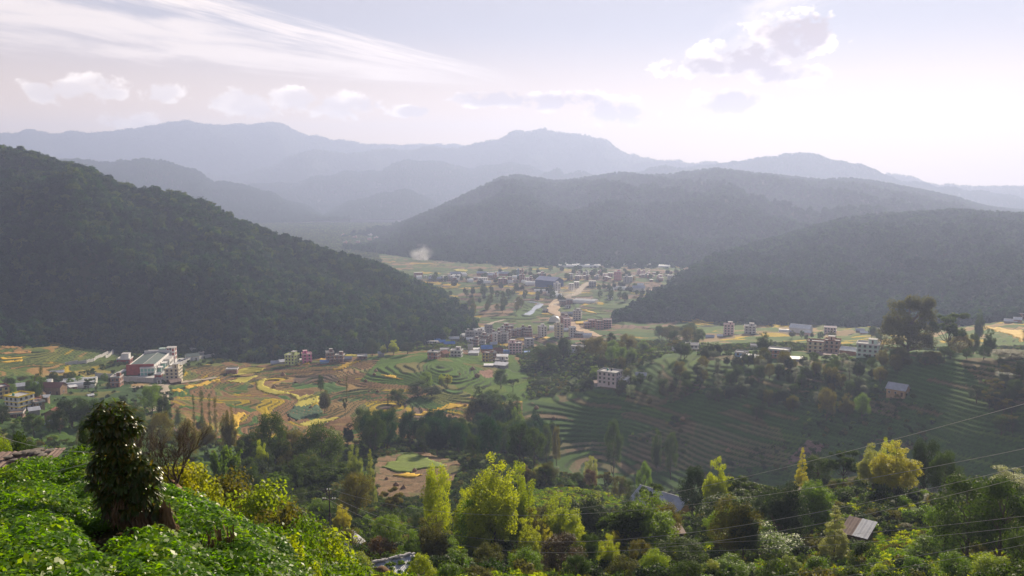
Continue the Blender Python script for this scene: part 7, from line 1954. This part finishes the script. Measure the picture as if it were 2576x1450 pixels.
wire(P(1250, 1285, 190), P(2900, 925, 52), 2.6, 'highest single line crossing the shaded slope', .015)
wire(P(1180, 1325, 150), P(2800, 1270, 74), 3.0, 'long line across the lower trees above the tin shed', .013)
wire(P(1180, 1340, 148), P(2800, 1298, 73), 3.0, 'parallel line just below the one above the tin shed', .013)
wire(P(1050, 1400, 120), P(2800, 1300, 66), 4.4, 'low line crossing in front of the tin shed', .013)
wire(P(1060, 1408, 118), P(2800, 1322, 65), 4.6, 'lowest line along the lower edge', .012)
wire(P(-120, 1020, 46), P(262, 1140, 16.4), .5, 'cable running from the left edge to the mango tree', .006)
wire(P(60, 1192, 30), P(262, 1150, 16.4), .1, 'short cord between the hut and the mango tree', .005)
# small wooden posts in the terraces
for i, (q, hpx, lab) in enumerate(((R2(920,690), 22, 'thin wooden pole on the curved terraces'), (R1(2365,700), 24, 'thin wooden pole on the yellow rice terrace'), (R1(2375,1010), 22, 'thin wooden pole above the upright golden patch'), (R3(740,560), 24, 'tall pole in the shaded gully'), (Z1(1540,150), 9, 'white vent pipe behind the factory'))):
    p = hit(*q); h = hpx*mpp(p)
    m = MB().tube([(0, 0, -.5), (.04, 0, h*.6), (0, .03, h)], [.11, .09, .07], 6).box(-.35, .35, -.04, .04, h*.9, h*.93)
    tag(m.build('utility_pole', LIGHT_C if 'vent' in lab else BARK, loc=p), lab, 'pole')

# ------------------------------------------------------------------ smoke, dust and haze
def puff(name, c, r, dens, label, seed, col=(.9, .9, .92), scale=.02):
    m = MB(); 
    n, k = 16, 9
    for i in range(k+1):
        a = math.pi*i/k
        for j in range(n): q = 6.283*j/n; m.v.append((math.sin(a)*math.cos(q)*r[0], math.sin(a)*math.sin(q)*r[1], -math.cos(a)*r[2]))
    for i in range(k):
        for j in range(n): m.f.append((i*n+j, i*n+(j+1) % n, (i+1)*n+(j+1) % n, (i+1)*n+j))
    o = m.build(name, None, loc=c)
    mt = bpy.data.materials.new(name); mt.use_nodes = True; nt = mt.node_tree; N = nt.nodes; L = nt.links
    for x in list(N): N.remove(x)
    out = N.new('ShaderNodeOutputMaterial'); v = N.new('ShaderNodeVolumePrincipled'); v.inputs['Color'].default_value = (*col, 1); v.inputs['Anisotropy'].default_value = .3
    tc = N.new('ShaderNodeTexCoord'); nz = N.new('ShaderNodeTexNoise'); nz.inputs['Scale'].default_value = scale; nz.inputs['Detail'].default_value = 4; L.new(tc.outputs['Object'], nz.inputs['Vector'])
    vm = N.new('ShaderNodeVectorMath'); vm.operation = 'DIVIDE'; L.new(tc.outputs['Object'], vm.inputs[0]); vm.inputs[1].default_value = r
    ln = N.new('ShaderNodeVectorMath'); ln.operation = 'LENGTH'; L.new(vm.outputs[0], ln.inputs[0])
    f = mathn(nt, 'SUBTRACT', 1.0, ln.outputs['Value'], clamp=True)
    g_ = mathn(nt, 'MULTIPLY', mathn(nt, 'SUBTRACT', nz.outputs['Fac'], .46, clamp=True), 9.0)
    L.new(mathn(nt, 'MULTIPLY', mathn(nt, 'MULTIPLY', f, g_), dens), v.inputs['Density']); L.new(v.outputs[0], out.inputs['Volume'])
    o.data.materials.append(mt)
    return tag(o, label, kind='stuff')
p = hit(1066, 656); d = math.hypot(p[0], p[1]); k = d/FX
puff('smoke', (p[0]-6*k, p[1], p[2]+20*k), (34*k, 24*k, 24*k), .12, 'white smoke rising from a burning field', 1, scale=.03)
puff('smoke', (p[0]+6*k, p[1], p[2]+6*k), (8*k, 7*k, 8*k), .3, 'dense white base of the field fire smoke', 2, scale=.06)
p = hit(*Z4(880, 400)); puff('dust', (p[0], p[1], p[2]+6), (26, 22, 10), .03, 'pale dust hanging over the road fork', 3, (.9, .84, .78), .05)
p = hit(*Z4(570, 600)); puff('dust', (p[0], p[1], p[2]+4), (10, 20, 6), .03, 'pale dust hanging over the orange road bend', 4, (.9, .84, .76), .08)
def haze():
    o = MB().box(-9000, 9000, -60, 9000, -60, 650).build('haze', None)
    m = bpy.data.materials.new('haze'); m.use_nodes = True; nt = m.node_tree
    for n in list(nt.nodes): nt.nodes.remove(n)
    out = nt.nodes.new('ShaderNodeOutputMaterial'); v = nt.nodes.new('ShaderNodeVolumePrincipled')
    v.inputs['Color'].default_value = (*HAZE_COL, 1); v.inputs['Density'].default_value = HAZE_DENSITY; v.inputs['Anisotropy'].default_value = HAZE_G
    nt.links.new(v.outputs[0], out.inputs['Volume']); o.data.materials.append(m)
    return tag(o, 'pale blue haze filling the valley air', kind='stuff')
haze()
